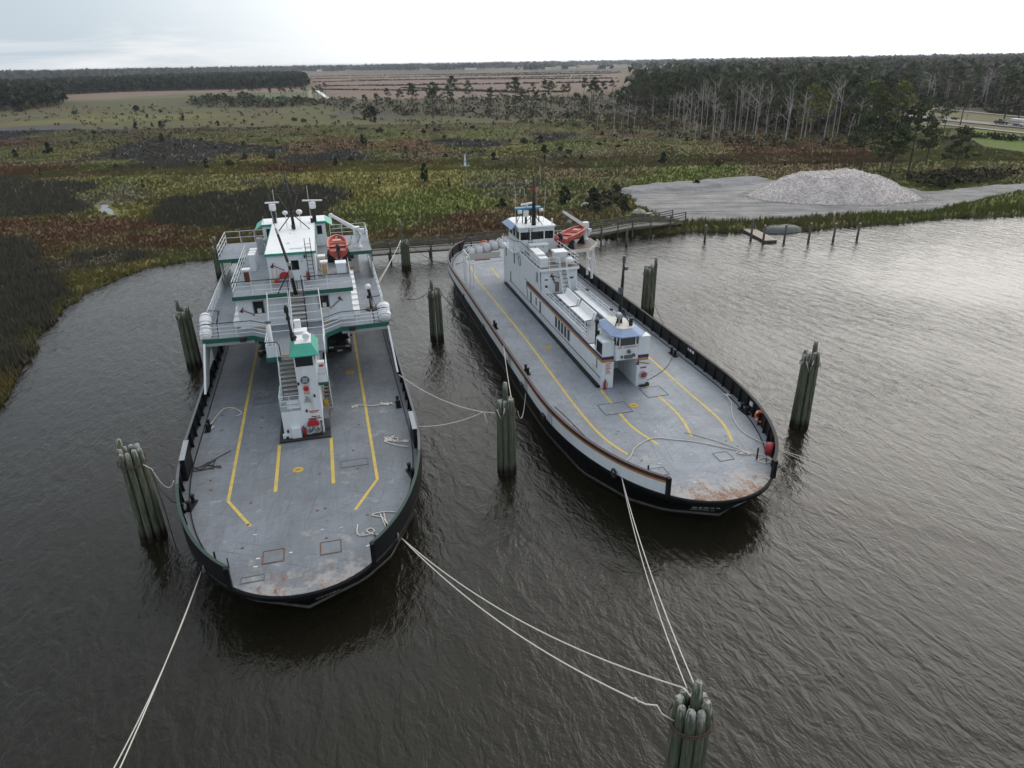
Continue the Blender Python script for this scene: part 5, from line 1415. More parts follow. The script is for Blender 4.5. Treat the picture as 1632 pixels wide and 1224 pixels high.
def car(name, label, cat, loc, rz, paint, style='suv', group=None):
    """nose towards local -y"""
    t = thing(name, label, cat, loc, rz, group)
    W_ = 0.92
    def sec(pts, w0):
        return [(x * w0, y, z) for x, y, z in pts]
    b = MB()
    prof = [(-2.30, .45, .78), (-2.22, .38, .92), (-1.2, .30, 1.02), (-0.9, .30, 1.05), (1.9, .32, 1.05), (2.25, .38, 1.0), (2.32, .5, .80)]
    loops = [[(-W_ * k, y, z0), (-W_ * k * 1.0, y, (z0 + z1) / 2), (-W_ * k * .93, y, z1), (W_ * k * .93, y, z1), (W_ * k, y, (z0 + z1) / 2), (W_ * k, y, z0)] for (y, z0, z1), k in zip(prof, (.86, .95, 1, 1, 1, .97, .88))]
    b.loft(loops); obj('body', b, paint, t, True)
    b = MB()
    if style == 'pickup': ys = (-1.15, -0.45, 0.55, 0.75)
    else: ys = (-1.25, -0.5, 1.75, 2.2)
    b.loft([[(-.80, ys[0], 1.03), (.80, ys[0], 1.03), (.80, ys[3], 1.03), (-.80, ys[3], 1.03)], [(-.64, ys[1], 1.68), (.64, ys[1], 1.68), (.66, ys[2], 1.68), (-.66, ys[2], 1.68)]])
    obj('cabin', b, paint, t)
    # glass panes stand 6 mm proud of the cabin
    def pane(a, b_, c, d, nm):
        A, B, C2, D = map(Vector, (a, b_, c, d)); n_ = (B - A).cross(D - A).normalized() * 0.008
        ctr = (A + B + C2 + D) / 4
        q = [ctr + (p - ctr) * 0.84 + n_ for p in (A, B, C2, D)]
        q2 = [p - n_ * 0.5 for p in q]
        bb = MB(); bb.loft([[tuple(x) for x in q2], [tuple(x) for x in q]]); obj(nm, bb, M_GLASS, t)
    pane((-.80, ys[0], 1.03), (.80, ys[0], 1.03), (.64, ys[1], 1.68), (-.64, ys[1], 1.68), 'windscreen')
    pane((.80, ys[3], 1.03), (-.80, ys[3], 1.03), (-.66, ys[2], 1.68), (.66, ys[2], 1.68), 'rear_window')
    pane((.80, ys[0], 1.03), (.80, ys[3], 1.03), (.66, ys[2], 1.68), (.64, ys[1], 1.68), 'side_window')
    pane((-.80, ys[3], 1.03), (-.80, ys[0], 1.03), (-.64, ys[1], 1.68), (-.66, ys[2], 1.68), 'side_window')
    if style == 'pickup':
        b = MB(); b.b2((-.74, 0.85, 1.052), (.74, 2.15, 1.058)); obj('cargo_bed', b, M_RUBBER, t)
    for s in (-1, 1):
        for y in (-1.42, 1.42): wheel_part(t, s * 0.80, y)
        b = MB(); b.box((s * .62, -2.26, .76), (.34, .10, .14)); obj('headlight', b, M_HEAD, t)
        b = MB(); b.box((s * .74, 2.28, .86), (.16, .08, .26)); obj('tail_light', b, M_TAIL, t)
        b = MB(); b.sph((s * 1.0, -0.95, 1.12), 0.10, 8, (1, .6, .8)); obj('mirror', b, paint, t, True)
    b = MB(); b.box((0, -2.32, .62), (1.0, .05, .22)); obj('grille', b, M_RUBBER, t)
    b = MB(); b.box((0, -2.33, .47), (.42, .03, .14)); obj('number_plate', b, M_PLATE, t)
    return t
hz_ang = lambda a, b_: math.atan2(b_[1] - a[1], b_[0] - a[0])
ha = hz_ang(ROADS['highway'][3], ROADS['highway'][2])
car('pickup_truck', 'dark pickup truck with a white trailer box behind it on the highway', 'pickup truck', (168.6, 252.0, 0.62), ha - math.pi / 2 + math.pi * 0, M_CARB, 'pickup')
car('white_truck', 'white service truck with an orange stripe at the right edge of the highway', 'truck', (169.6, 240.5, 0.62), ha + math.pi / 2, M_CARW, 'pickup')
t = thing('box_trailer', 'white and orange trailer behind the dark pickup on the highway', 'trailer', (169.9, 245.7, 0.62), ha - math.pi / 2)
b = MB(); b.b2((-1.0, -2.3, 0.7), (1.0, 2.3, 2.1)); obj('box', b, M_CARW, t)
b = MB(); b.b2((-1.006, -2.306, 1.1), (1.006, 2.306, 1.35)); obj('stripe', b, M_ORANGE, t)
b = MB(); b.b2((-0.06, 2.3, 0.55), (0.06, 3.6, 0.68)); b.b2((-1.0, -2.3, 0.58), (1.0, 2.3, 0.698)); obj('frame', b, M_MAST, t)
for s in (-1, 1):
    for y in (-0.4, 0.4): wheel_part(t, s * 0.92, y, 0.33)
# ------------------------------------------------------------------ ferries: shared builders
F_ANG = math.atan2(0.24615329, 0.96923091)
OL_ = (-11.26574854, 31.8622468)
OR_ = (7.26419804, 46.12908089)
_ca, _sa = math.cos(F_ANG), math.sin(F_ANG)
def fw(O, x, y, z):
    """ferry-local (x to starboard of the picture, y aft) to world"""
    return (O[0] + x * _ca - y * _sa, O[1] + x * _sa + y * _ca, z)
def hw_(d):
    d = max(0.0, min(d, 14.0)) / 14.0
    return 6.62 * max(0.0, 1 - (1 - d) ** 2.2) ** 0.48
def vw_(d):
    return float(np.interp(d, [0, 1.3, 2.8, 6.5, 12, 18], [0.02, 2.6, 4.0, 5.6, 6.2, 6.35]))
NS = 26
DS = [14.0 * (i / NS) ** 1.9 for i in range(NS + 1)]
def half(y0, y1, off=0.0, f=hw_, lead=0.0):
    """right-hand half outline from bow tip to stern tip"""
    mid = (y0 + y1) / 2
    a = []
    for d in DS:
        a.append((f(d) + (off * min(1, d * 3 + .15) if d > 0 else 0), y0 + d - off * max(0.0, 1 - d / 5) + lead * max(0.0, 1 - d / 20)))
    a.append((f(30), mid))
    b = [(x, y0 + y1 - y) for x, y in a[:-1]][::-1]
    return a + b
def ring(y0, y1, off=0.0, f=hw_, lead=0.0):
    h = half(y0, y1, off, f, lead)
    return h + [(-x, y) for x, y in h[::-1][1:-1]]
def wall_strip(mb, pts, z0, z1, th, out=1.0):
    """upright plate along a polyline, th thick to its outside"""
    n = len(pts); P_ = [Vector((p[0], p[1])) for p in pts]
    secs = []
    for i, p in enumerate(P_):
        d = (P_[min(i + 1, n - 1)] - P_[max(i - 1, 0)]).normalized()
        nr = Vector((d.y, -d.x)) * out
        q = p + nr * th
        secs.append([(p.x, p.y, z0), (q.x, q.y, z0), (q.x, q.y, z1), (p.x, p.y, z1)])
    return mb.loft(secs)
def side_path(y0, y1, sgn, d0, d1, off=0.0, n=70, tail=None):
    """points along one side from distance d0 behind the bow to d1 behind it"""
    L_ = y1 - y0
    pts = []
    for i in range(n + 1):
        t = i / n
        d = d0 + (d1 - d0) * (t * t * 0.5 + t * 0.5 if d1 - d0 > 20 else t)
        e = min(d, L_ - d)
        # off is taken along the outline normal
        dx = (hw_(min(e + .02, 14)) - hw_(max(e - .02, 0))) / 0.04
        if d > L_ / 2: dx = -dx
        nl = math.hypot(1, dx)
        pts.append((sgn * (hw_(e) + off / nl), y0 + d - off * dx / nl))
    return pts
def railing(par, pts, h=1.0, rails=3, step=1.4, r=0.024, m=None, top=None, name='railing', mesh_fill=None):
    b = MB()
    P_ = [Vector(p) for p in pts]
    for a, e in zip(P_[:-1], P_[1:]):
        for k in range(rails - (1 if top else 0)):
            z = h * (k + 1) / rails
            b.tube([a + Vector((0, 0, z)), e + Vector((0, 0, z))], r, 5)
        n = max(1, int(round((e - a).length / step)))
        for i in range(n + 1):
            q = a.lerp(e, i / n)
            b.tube([q, q + Vector((0, 0, h))], r, 5)
    o = obj(name, b, m or M_WHITE, par)
    if top:
        b = MB(); b.tube([p + Vector((0, 0, h)) for p in P_], r * 1.25, 5); obj('handrail', b, top, o)
    return o
def stair(par, x0, x1, lo, hi, n, tread, string, w=0.24, name='stair', rail=None):
    """lo, hi = (y, z) at foot and head"""
    b = MB()
    for x in (x0, x1):
        b.loft([[(x - .03, lo[0] - .1, lo[1]), (x + .03, lo[0] - .1, lo[1]), (x + .03, lo[0] + .12, lo[1]), (x - .03, lo[0] + .12, lo[1])],
                [(x - .03, hi[0] - .1, hi[1]), (x + .03, hi[0] - .1, hi[1]), (x + .03, hi[0] + .12, hi[1]), (x - .03, hi[0] + .12, hi[1])]])
    s = obj(name, b, string, par)
    tm = mesh_of(MB().b2((x0 + .03, -w / 2, -.02), (x1 - .03, w / 2, .02)), 'tread', tread)
    for k in range(n):
        f = (k + 0.6) / n
        obj('tread', tm, None, s, loc=(0, lo[0] + (hi[0] - lo[0]) * f, lo[1] + (hi[1] - lo[1]) * f))
    if rail:
        for x in (x0, x1):
            b = MB(); b.tube([(x, lo[0], lo[1]), (x, lo[0], lo[1] + .9), (x, hi[0], hi[1] + .9), (x, hi[0], hi[1])], 0.025, 5)
            b.tube([(x, (lo[0] + hi[0]) / 2, (lo[1] + hi[1]) / 2), (x, (lo[0] + hi[0]) / 2, (lo[1] + hi[1]) / 2 + .9)], 0.02, 5)
            obj('handrail', b, rail, s)
    return s
def text(par, body, size, loc, rot, m, name='lettering', ext=0.006):
    cu = bpy.data.curves.new(name, 'FONT')
    cu.body = body; cu.size = size; cu.space_character = 1.25; cu.extrude = ext; cu.align_x = 'CENTER'; cu.align_y = 'CENTER'
    tmp = bpy.data.objects.new('tmp_text', cu); COL.objects.link(tmp)
    dg = bpy.context.evaluated_depsgraph_get()
    me = bpy.data.meshes.new_from_object(tmp.evaluated_get(dg))
    bpy.data.objects.remove(tmp)
    me.materials.clear(); me.materials.append(m)
    o = bpy.data.objects.new(name, me); COL.objects.link(o)
    o.parent = par; o.location = loc; o.rotation_euler = rot
    return o
FRONT = (R(90), 0, 0)          # lettering on a face that looks towards -y
def part(par, name, m, *boxes, smooth=False):
    b = MB()
    for lo, hi in boxes: b.b2(lo, hi)
    return obj(name, b, m, par, smooth)
def hatch(par, x, y, w, l, z=2.0, m=None, cover=None):
    b = MB()
    for s in (-1, 1):
        b.b2((x + s * w / 2 - .02, y - l / 2 - .02, z), (x + s * w / 2 + .02, y + l / 2 + .02, z + .018))
        b.b2((x - w / 2 + .021, y + s * l / 2 - .02, z), (x + w / 2 - .021, y + s * l / 2 + .02, z + .018))
    o = obj('hatch', b, m or M_RUST, par)
    part(o, 'hatch_cover', cover or M_GREY2, ((x - w / 2 + .05, y - l / 2 + .05, z), (x + w / 2 - .05, y + l / 2 - .05, z + .012)))
    return o
M_GREY2 = deck_mat('hatch_cover_paint', (0.20, 0.222, 0.255), False)
M_BOOT = mat('scummy_waterline', (0.085, 0.075, 0.062), 0.8, var=0.5, scale=2.0)
def hull(root, y0, y1, deckm, cap_end, cap_mid, white_outside):
    lo = [(x, y, -0.9) for x, y in ring(y0, y1, -0.1, vw_, 1.5)]
    wl_ = [(x, y, 0.28) for x, y in ring(y0, y1, 0.0, vw_, 1.15)]
    a = [(x, y, 1.70) for x, y in ring(y0, y1, 0.0)]
    g0 = [(x, y, 1.73) for x, y in ring(y0, y1, 0.10)]
    g1 = [(x, y, 1.92) for x, y in ring(y0, y1, 0.11)]
    g2 = [(x, y, 1.98) for x, y in ring(y0, y1, 0.06)]
    b = MB(); b.loft([lo, wl_, a, g0, g1, g2]); obj('hull', b, M_BLACK, root)
    b = MB(); b.prism(ring(y0, y1, 0.02), 1.88, 2.0); obj('main_deck', b, deckm, root)
    L_ = y1 - y0
    h_ = [(x, y) for x, y in half(y0, y1, 0.012, vw_, 1.12)]
    b = MB(); wall_strip(b, [(-x, y) for x, y in h_[::-1]] + h_[1:], 0.20, 0.34, 0.02, 1); obj('waterline_band', b, M_BOOT, root)
    for sgn in (-1, 1):
        path = side_path(y0, y1, sgn, 1.35, L_ - 1.35)
        b = MB(); wall_strip(b, path, 2.0, 3.0, 0.10, sgn); bw = obj('bulwark', b, M_INNER, root)
        pc = side_path(y0, y1, sgn, 1.33, L_ - 1.33, -0.05)
        if cap_end is not cap_mid:
            k = [i for i, p in enumerate(pc) if p[1] > y0 + 9][0]
            b = MB(); wall_strip(b, pc[:k + 1], 3.0, 3.05, 0.15, sgn); obj('cap_rail', b, cap_end, bw)
            b = MB(); wall_strip(b, pc[k:], 3.0, 3.048, 0.14, sgn); obj('cap_rail', b, cap_mid, bw)
        else:
            b = MB(); wall_strip(b, pc, 3.0, 3.06, 0.18, sgn); obj('cap_rail', b, cap_end if sgn < 0 else M_INNER, bw)
        if white_outside:
            po = side_path(y0, y1, sgn, 1.42, L_ - 1.42, 0.102)
            for z0_, z1_, m_ in ((2.02, 2.70, M_WHITE), (2.702, 2.83, M_ORANGE), (2.832, 2.998, M_MAROON)):
                b = MB(); wall_strip(b, po, z0_, z1_, 0.012, sgn); obj('bulwark_plating', b, m_, bw)
        # end posts
        for e in (path[0], path[-1]):
            s2 = 1 if e[1] > (y0 + y1) / 2 else -1
            part(bw, 'end_post', M_INNER, ((e[0] - .10 + sgn * .05, e[1] + s2 * 0.13 - .11, 2.0), (e[0] + .10 + sgn * .05, e[1] + s2 * .13 + .11, 3.09)))
        # stiffening ribs inside
        rb = MB(); rb.loft([[(0, -.02, 0), (.16, -.02, 0), (.07, -.02, .95), (0, -.02, .95)], [(0, .02, 0), (.16, .02, 0), (.07, .02, .95), (0, .02, .95)]])
        rm = mesh_of(rb, 'bulwark_rib', M_INNER)
        ribs = side_path(y0, y1, sgn, 2.2, L_ - 2.2, -0.005, 34)
        for i, p in enumerate(ribs):
            q0, q1 = ribs[max(0, i - 1)], ribs[min(len(ribs) - 1, i + 1)]
            an = math.atan2(q1[1] - q0[1], q1[0] - q0[0])
            obj('bulwark_rib', rm, None, bw, loc=(p[0], p[1], 2.002), rz=an + (math.pi / 2 if sgn > 0 else -math.pi / 2))
        # waterway curb
        b = MB(); wall_strip(b, side_path(y0, y1, sgn, 2.4, L_ - 2.4, -0.42), 2.0, 2.05, 0.05, sgn); obj('waterway_bar', b, M_INNER, bw)
def lane(root, pts, w=0.17, z=2.006):
    b = MB(); b.strip(pts, w, z); return obj('lane_line', b, M_YELLOW, root)
def smooth_path(pts, n=6):
    P_ = [Vector((p[0], p[1])) for p in pts]
    out_ = []
    for i in range(len(P_) - 1):
        p0, p1, p2, p3 = P_[max(i - 1, 0)], P_[i], P_[i + 1], P_[min(i + 2, len(P_) - 1)]
        for k in range(n):
            t = k / n
            out_.append(0.5 * ((2 * p1) + (-p0 + p2) * t + (2 * p0 - 5 * p1 + 4 * p2 - p3) * t * t + (-p0 + 3 * p1 - 3 * p2 + p3) * t ** 3))
    return out_ + [P_[-1]]
def deck_disc(root, x, y, r=0.30):
    b = MB(); b.cyl((x, y, 2.0), r, 0.016, 18); o = obj('deck_plate', b, M_YELLOW2, root)
    b = MB(); b.cyl((x, y, 2.0), r * .35, 0.022, 10); b.box((x, y, 2.01), (r * 1.5, .04, .024)); obj('plate_boss', b, M_ORANGE, o)
def bitt(root, x, y, rz=0.0):
    b = MB()
    for s in (-1, 1): b.lathe([(.10, 0), (.09, .42), (.13, .45), (.13, .5), (.02, .52)], (x + s * .3 * math.sin(-rz), y + s * .3 * math.cos(rz), 2.0), 10)
    b.box((x, y, 2.04), (.34, 1.0, .08), rz)
    return obj('bitt', b, M_INNER, root)
def paint_marks(root, spots):
    for x, y, w, l, a in spots:
        b = MB(); b.box((x, y, 2.008), (w, l, .008), a); obj('paint_mark', b, M_PRINTW, root)
def extinguisher(loc, rz, label):
    t = thing('fire_extinguisher', label, 'fire extinguisher', loc, rz)
    b = MB(); b.lathe([(.06, 0), (.095, .02), (.095, .48), (.05, .56), (.025, .60)], (0, 0, 0), 12); obj('cylinder_body', b, M_RED, t, True)
    b = MB(); b.tube([(0, 0, .58), (0, 0, .68)], .03, 6); b.box((0, -.06, .69), (.04, .2, .04)); obj('valve', b, M_MAST, t)
    b = MB(); b.tube([(0, -.03, .64), (.14, -.08, .5), (.16, -.06, .2), (.13, -.04, .05)], .018, 5); obj('hose', b, M_RUBBER, t)
    return t
def axe(loc, rz, ang, label, O_rot=0.0):
    t = thing('fire_axe', label, 'fire axe', loc, rz)
    h = Vector((math.cos(ang), 0, math.sin(ang)))
    b = MB(); b.tube([-h * .45, h * .45], .028, 6); obj('handle', b, M_REDRUST, t)
    n_ = Vector((-h.z, 0, h.x)); c = h * .42
    b = MB(); b.loft([[tuple(c - n_ * .20 + h * .02 + Vector((0, -.02, 0))), tuple(c - n_ * .20 - h * .02 + Vector((0, -.02, 0))), tuple(c - n_ * .20 - h * .02 + Vector((0, .02, 0))), tuple(c - n_ * .20 + h * .02 + Vector((0, .02, 0)))],
                      [tuple(c + h * .05 + Vector((0, -.03, 0))), tuple(c - h * .05 + Vector((0, -.03, 0))), tuple(c - h * .05 + Vector((0, .03, 0))), tuple(c + h * .05 + Vector((0, .03, 0)))],
                      [tuple(c + n_ * .18 + h * .11 + Vector((0, -.01, 0))), tuple(c + n_ * .18 - h * .13 + Vector((0, -.01, 0))), tuple(c + n_ * .18 - h * .13 + Vector((0, .01, 0))), tuple(c + n_ * .18 + h * .11 + Vector((0, .01, 0)))]])
    obj('axe_head', b, M_REDRUST, t)
    return t
def hose_station(root, x, y, z, name='hose_station', reel=False):
    b = MB()
    if reel:
        b.lathe([(.02, -.14), (.15, -.14), (.17, 0), (.02, .02)], (x, y - .05, z), 14, 'y'); o = obj(name, b, M_RED, root, True)
        b = MB()
        for k in range(4): b.torus((x, y - .06 - .03 * k, z), .22 + .035 * (k % 2), .045, 18, 6, 'y')
        obj('hose_coil', b, M_STEEL, o, True)
        b = MB(); b.b2((x - .30, y - .05, z - .72), (x + .30, y - .003, z + .05)); obj('back_plate', b, M_WHITE, o)
    else:
        n = 12
        arc = lambda r_, yy: [(x + r_ * math.cos(math.pi * k / n), yy, z + r_ * math.sin(math.pi * k / n)) for k in range(n + 1)]
        b.loft([[*arc(.36, y - .26), (x - .28, y - .26, z - .02), (x + .28, y - .26, z - .02)], [*arc(.36, y - .01), (x - .28, y - .01, z - .02), (x + .28, y - .01, z - .02)]])
        o = obj(name, b, M_RED, root)
        b = MB()
        for k in range(3):
            r_ = .33 - .06 * k; yy = y - .30 + .08 * k
            for s_ in (-1, 1): b.tube([(x + s_ * r_, yy, z - .03), (x + s_ * (r_ + .02), yy, z - .30), (x + s_ * (r_ - .10), yy, z - .42), (x + s_ * (r_ - .17), yy, z - .28), (x + s_ * (r_ - .15), yy, z - .04)], .035, 5)
        obj('hose_coil', b, M_STEEL, o, True)
    return o
def vent_box(root, x, y, z, h, face, w=.42, l=.5):
    o = part(root, 'ventilator', M_CREAM if face is not M_WHITE else M_WHITE, ((x - w / 2, y - l / 2, z), (x + w / 2, y + l / 2, z + h)))
    part(o, 'ventilator_cap', M_ROOF, ((x - w / 2 - .05, y - l / 2 - .05, z + h), (x + w / 2 + .05, y + l / 2 + .05, z + h + .09)))
    if face is not M_WHITE:
        part(o, 'louvre', face, ((x - w / 2 + .05, y - l / 2 - .012, z + .12), (x + w / 2 - .05, y - l / 2 + .01, z + h - .1)), ((x - w / 2 - .012, y - l / 2 + .05, z + .12), (x - w / 2 + .01, y + l / 2 - .05, z + h - .1)))
    return o
def rescue_boat(loc, rz, label, L_=4.7, W_=1.75, open_=True):
    """bow towards local +y"""
    t = thing('rescue_boat', label, 'boat', loc, rz)
    n = 12; loops = []
    for i in range(n + 1):
        v = i / n
        y = -L_ / 2 + L_ * v
        w = W_ / 2 * (1 - max(0, (v - .45) / .55) ** 3.0 * .86)
        kz = 0.05 + .45 * max(0, (v - .6) / .4) ** 2
        top = .78 + .18 * v ** 2
        loops.append([(0, y, kz), (w * .55, y, kz + .10), (w * .92, y, kz + .36), (w, y, top), (w * .84, y, top), (w * .78, y, top - .17), (-w * .78, y, top - .17), (-w * .84, y, top), (-w, y, top), (-w * .92, y, kz + .36), (-w * .55, y, kz + .10)])
    b = MB(); b.loft(loops); obj('boat_hull', b, M_BOAT, t)
    b = MB(); pts = [Vector((l[3][0] * 1.0, l[3][1], l[3][2] + .02)) for l in loops] + [Vector((l[8][0], l[8][1], l[8][2] + .02)) for l in loops[::-1]]
    b.tube(pts, .055, 6); obj('gunwale', b, mat('pale_red_gunwale', (0.62, 0.22, 0.16), 0.5), t, True)
    for v in (.28, .58):
        y = -L_ / 2 + L_ * v
        b = MB(); b.b2((-W_ * .40, y - .15, .66), (W_ * .40, y + .15, .74)); obj('thwart', b, M_BOAT, t)
    b = MB(); b.b2((-W_ * .22, L_ * .12, .66), (W_ * .22, L_ * .26, .86)); obj('bow_locker', b, mat('pink_locker', (0.62, 0.30, 0.24), .5), t)
    # outboard motor on the transom
    b = MB(); b.sph((0, -L_ / 2 - .28, 1.0), .24, 10, (.8, 1.1, 1.0)); b.tube([(0, -L_ / 2 - .30, .85), (0, -L_ / 2 - .36, .05)], .09, 7, .06); b.box((0, -L_ / 2 - .42, .02), (.05, .34, .12)); b.box((0, -L_ / 2 - .06, .72), (.3, .22, .26))
    ob = obj('outboard_motor', b, M_MAST, t, True)
    b = MB()
    for k in range(3):
        a = 2.094 * k; b.box((.09 * math.cos(a), -L_ / 2 - .56, .0 + .09 * math.sin(a)), (.14, .02, .07), M=Matrix.Rotation(-a, 3, 'Y'))
    obj('propeller', b, M_MAST, ob)
    b = MB(); b.tube([(-W_ * .55, -L_ * .40, .86), (W_ * .55, -L_ * .40, .86)], .035, 6); obj('oar', b, M_MAST, t)
    for v in (.2, .68):
        y = -L_ / 2 + L_ * v
        b = MB()
        for s in (-1, 1):
            b.loft([[(s * .1, y - .05, -.45), (s * .95, y - .05, -.45), (s * .75, y - .05, .42), (s * .62, y - .05, .30)], [(s * .1, y + .05, -.45), (s * .95, y + .05, -.45), (s * .75, y + .05, .42), (s * .62, y + .05, .30)]])
        obj('cradle', b, M_MAST, t)
    return t
def life_raft(loc, rz, label, group, r=.40, L_=1.3, tilt=0.0):
    t = thing('life_raft', label, 'life raft canister', loc, rz, group)
    t.rotation_euler = (R(tilt), 0, rz)
    b = MB(); b.lathe([(.05, -L_ / 2), (r * .72, -L_ / 2 + .02), (r * .95, -L_ / 2 + .14), (r, -L_ / 2 + .3), (r, L_ / 2 - .3), (r * .95, L_ / 2 - .14), (r * .72, L_ / 2 - .02), (.05, L_ / 2)], (0, 0, r), 18, 'y')
    c = obj('canister', b, M_ROOF, t, True)
    b = MB()
    for k in (-.38, -.13, .13, .38): b.torus((0, L_ * k, r), r + .008, .022, 18, 5, 'y')
    obj('strap', b, M_GREY, t)
    b = MB(); b.torus((0, 0, r), r + .004, .03, 18, 5, 'y'); b.b2((-r - .02, -L_ / 2 + .1, r - .02), (-r + .02, L_ / 2 - .1, r + .02)); obj('seam', b, M_DGREY, t)
    b = MB()
    for y in (-L_ * .3, L_ * .3): b.b2((-r * .9, y - .06, -.06), (r * .9, y + .06, .10))
    obj('cradle', b, M_STEEL, t)
    b = MB(); b.box((-.1, -L_ / 2 + .05, r * 1.35), (.26, .015, .12)); obj('print_patch', b, M_PRINT, t)
    return t
def radar(root, x, y, z, ang, L_=2.2, ped=1.3):
    b = MB(); b.tube([(x, y, z), (x, y, z + ped * .55)], .17, 10); o = obj('radar_post', b, M_MAST, root)
    b = MB(); b.lathe([(.20, 0), (.24, .1), (.24, .45), (.15, .55)], (x, y, z + ped * .55), 10); b.box((x, y - .05, z + ped * .55 + .3), (.5, .42, .42)); obj('radar_housing', b, M_ROOF, o)
    b = MB(); b.box((x, y, z + ped * .55 + .66), (L_, .13, .11), ang); obj('radar_scanner', b, M_ROOF, o)
    return o
def hand_tubes(root, name, m, segs, r=.025, n=6, smooth=True):
    b = MB()
    for s in segs: b.tube(s, r, n)
    return obj(name, b, m, root, smooth)

def bow_text(root, y0, body, size, x, z):
    """lettering on the raked bow plates, 3 cm proud of them"""
    def inv(f, v):
        lo_, hi_ = 0.0, 14.0
        for _ in range(40):
            m_ = (lo_ + hi_) / 2
            if f(m_) < v: lo_ = m_
            else: hi_ = m_
        return lo_
    def face(xx, zz):
        yt = y0 + inv(hw_, abs(xx)); yb = y0 + 1.15 + inv(vw_, abs(xx))
        k = (1.70 - zz) / 1.42
        return Vector((xx, yt + (yb - yt) * k, zz))
    e = .25
    px_ = (face(x + e, z) - face(x - e, z)).normalized(); pz_ = (face(x, z + .15) - face(x, z - .15)).normalized()
    n_ = px_.cross(pz_).normalized()
    up_ = n_.cross(px_).normalized()
    c_ = face(x, z) + n_ * 0.05
    M_ = Matrix((px_, up_, n_)).transposed().to_euler()
    return text(root, body, size, c_, M_, M_PRINTW)
# ------------------------------------------------------------------ left ferry (green trim)
Y0, Y1 = -8.55, 49.3
lf = thing('ferry', 'left ferry with green trim and a tall white stair tower on its bow deck', 'ferry', (OL_[0], OL_[1], 0), F_ANG, 'car ferries moored side by side')
M_DECK_L = deck_mat('left_main_deck', (0.178, 0.195, 0.222), True, Y0, Y1, 0.75)
hull(lf, Y0, Y1, M_DECK_L, M_TEALE, M_DGREY, False)
for s, a, b_, c in ((-1, -3.92, -3.9, -2.6), (1, 3.78, 3.84, 2.5)):
    lane(lf, [(a, 46), (a, 24), (b_, -0.25), (c, -2.85)])
for x in (-1.53, 1.50): lane(lf, [(x, 5.2), (x - .01, 0.0)], 0.19)
deck_disc(lf, -0.4, 1.97); deck_disc(lf, 3.1, 15.1, .34)
hatch(lf, -1.38, -5.6, .95, .95, cover=M_DECK_L); hatch(lf, 1.22, -5.65, .95, .95, cover=M_DECK_L); hatch(lf, 2.7, 1.85, 1.5, .75, m=M_DGREY, cover=M_DECK_L); hatch(lf, -2.8, 11.9, 1.35, .9, m=M_DGREY, cover=M_DECK_L)
hatch(lf, -2.2, -7.0, 1.0, .42, m=M_DGREY, cover=M_DECK_L)
rr_ = random.Random(5)
b = MB()
for k in range(26):        # flush lashing sockets
    sx_, sy_ = rr_.choice((-5.2, -3.0, -.9, .9, 3.0, 5.2)) + rr_.uniform(-.3, .3), rr_.uniform(-6, 14)
    if hw_(sy_ - Y0) - abs(sx_) > .6: b.cyl((sx_, sy_, 2.0), .075, .012, 10)
obj('deck_socket', b, M_RUST, lf)
paint_marks(lf, [(rr_.uniform(-2.6, 3.2), rr_.uniform(-6.6, -3.6), rr_.uniform(.05, .26), rr_.uniform(.03, .09), rr_.uniform(-.3, .3)) for _ in range(8)])
for s in (-1, 1):
    bitt(lf, s * 5.95, 8.6, 0); bitt(lf, s * 5.7, -0.2, s * .2)
    # tall grey fairlead plates on the bulwark
    b = MB(); x = s * 6.36
    b.loft([[(x - .11, 2.5, 2.0), (x + .11, 2.5, 2.0), (x + .11, 4.4, 2.0), (x - .11, 4.4, 2.0)], [(x - .12, 2.6, 3.25), (x + .12, 2.6, 3.25), (x + .12, 4.4, 3.5), (x - .12, 4.4, 3.5)]])
    o = obj('fairlead_plate', b, M_INNER, lf)
    b = MB(); b.loft([[(x - .14, 2.58, 3.255), (x + .14, 2.58, 3.255), (x + .14, 4.42, 3.505), (x - .14, 4.42, 3.505)], [(x - .14, 2.58, 3.285), (x + .14, 2.58, 3.285), (x + .14, 4.42, 3.535), (x - .14, 4.42, 3.535)]]); obj('plate_top', b, M_GREY, o)
    b = MB(); b.tube([(s * 3.9, -5.4, 2), (s * 3.9, -5.4, 2.65)], .045, 7); b.tube([(s * 3.3, -5.9, 2), (s * 3.3, -5.9, 2.55)], .03, 6); obj('flag_socket', b, M_MAST, lf)
    # oval mooring hole rims outside the bow
    p = side_path(Y0, Y1, s, 2.85, 2.9, .16, 1)[0]
    b = MB(); b.torus((p[0], p[1], 2.05), .17, .05, 14, 6, 'x'); obj('mooring_hole', b, M_DGREY, lf)
# name on the right bow face: only the port of registry can be made out
bow_text(lf, Y0, 'HARBOR', .24, 0.95, 1.30)
# --- centre casing with its raised black sill
part(lf, 'casing_sill', M_RUBBER, ((-1.52, 5.35, 2.0), (1.50, 31, 2.10)))
cas = part(lf, 'casing', M_WHITE, ((-1.2, 9.2, 2.1), (1.2, 31, 6.1)))
part(cas, 'casing_door', M_REDRUST, ((1.2, 9.4, 2.15), (1.22, 10.6, 4.6)))
part(cas, 'ramp_box', M_YELLOW2, ((1.23, 8.7, 2.102), (1.50, 9.3, 2.9)))
part(cas, 'locker', M_DGREY, ((1.18, 6.4, 2.1), (1.48, 8.2, 2.8)))
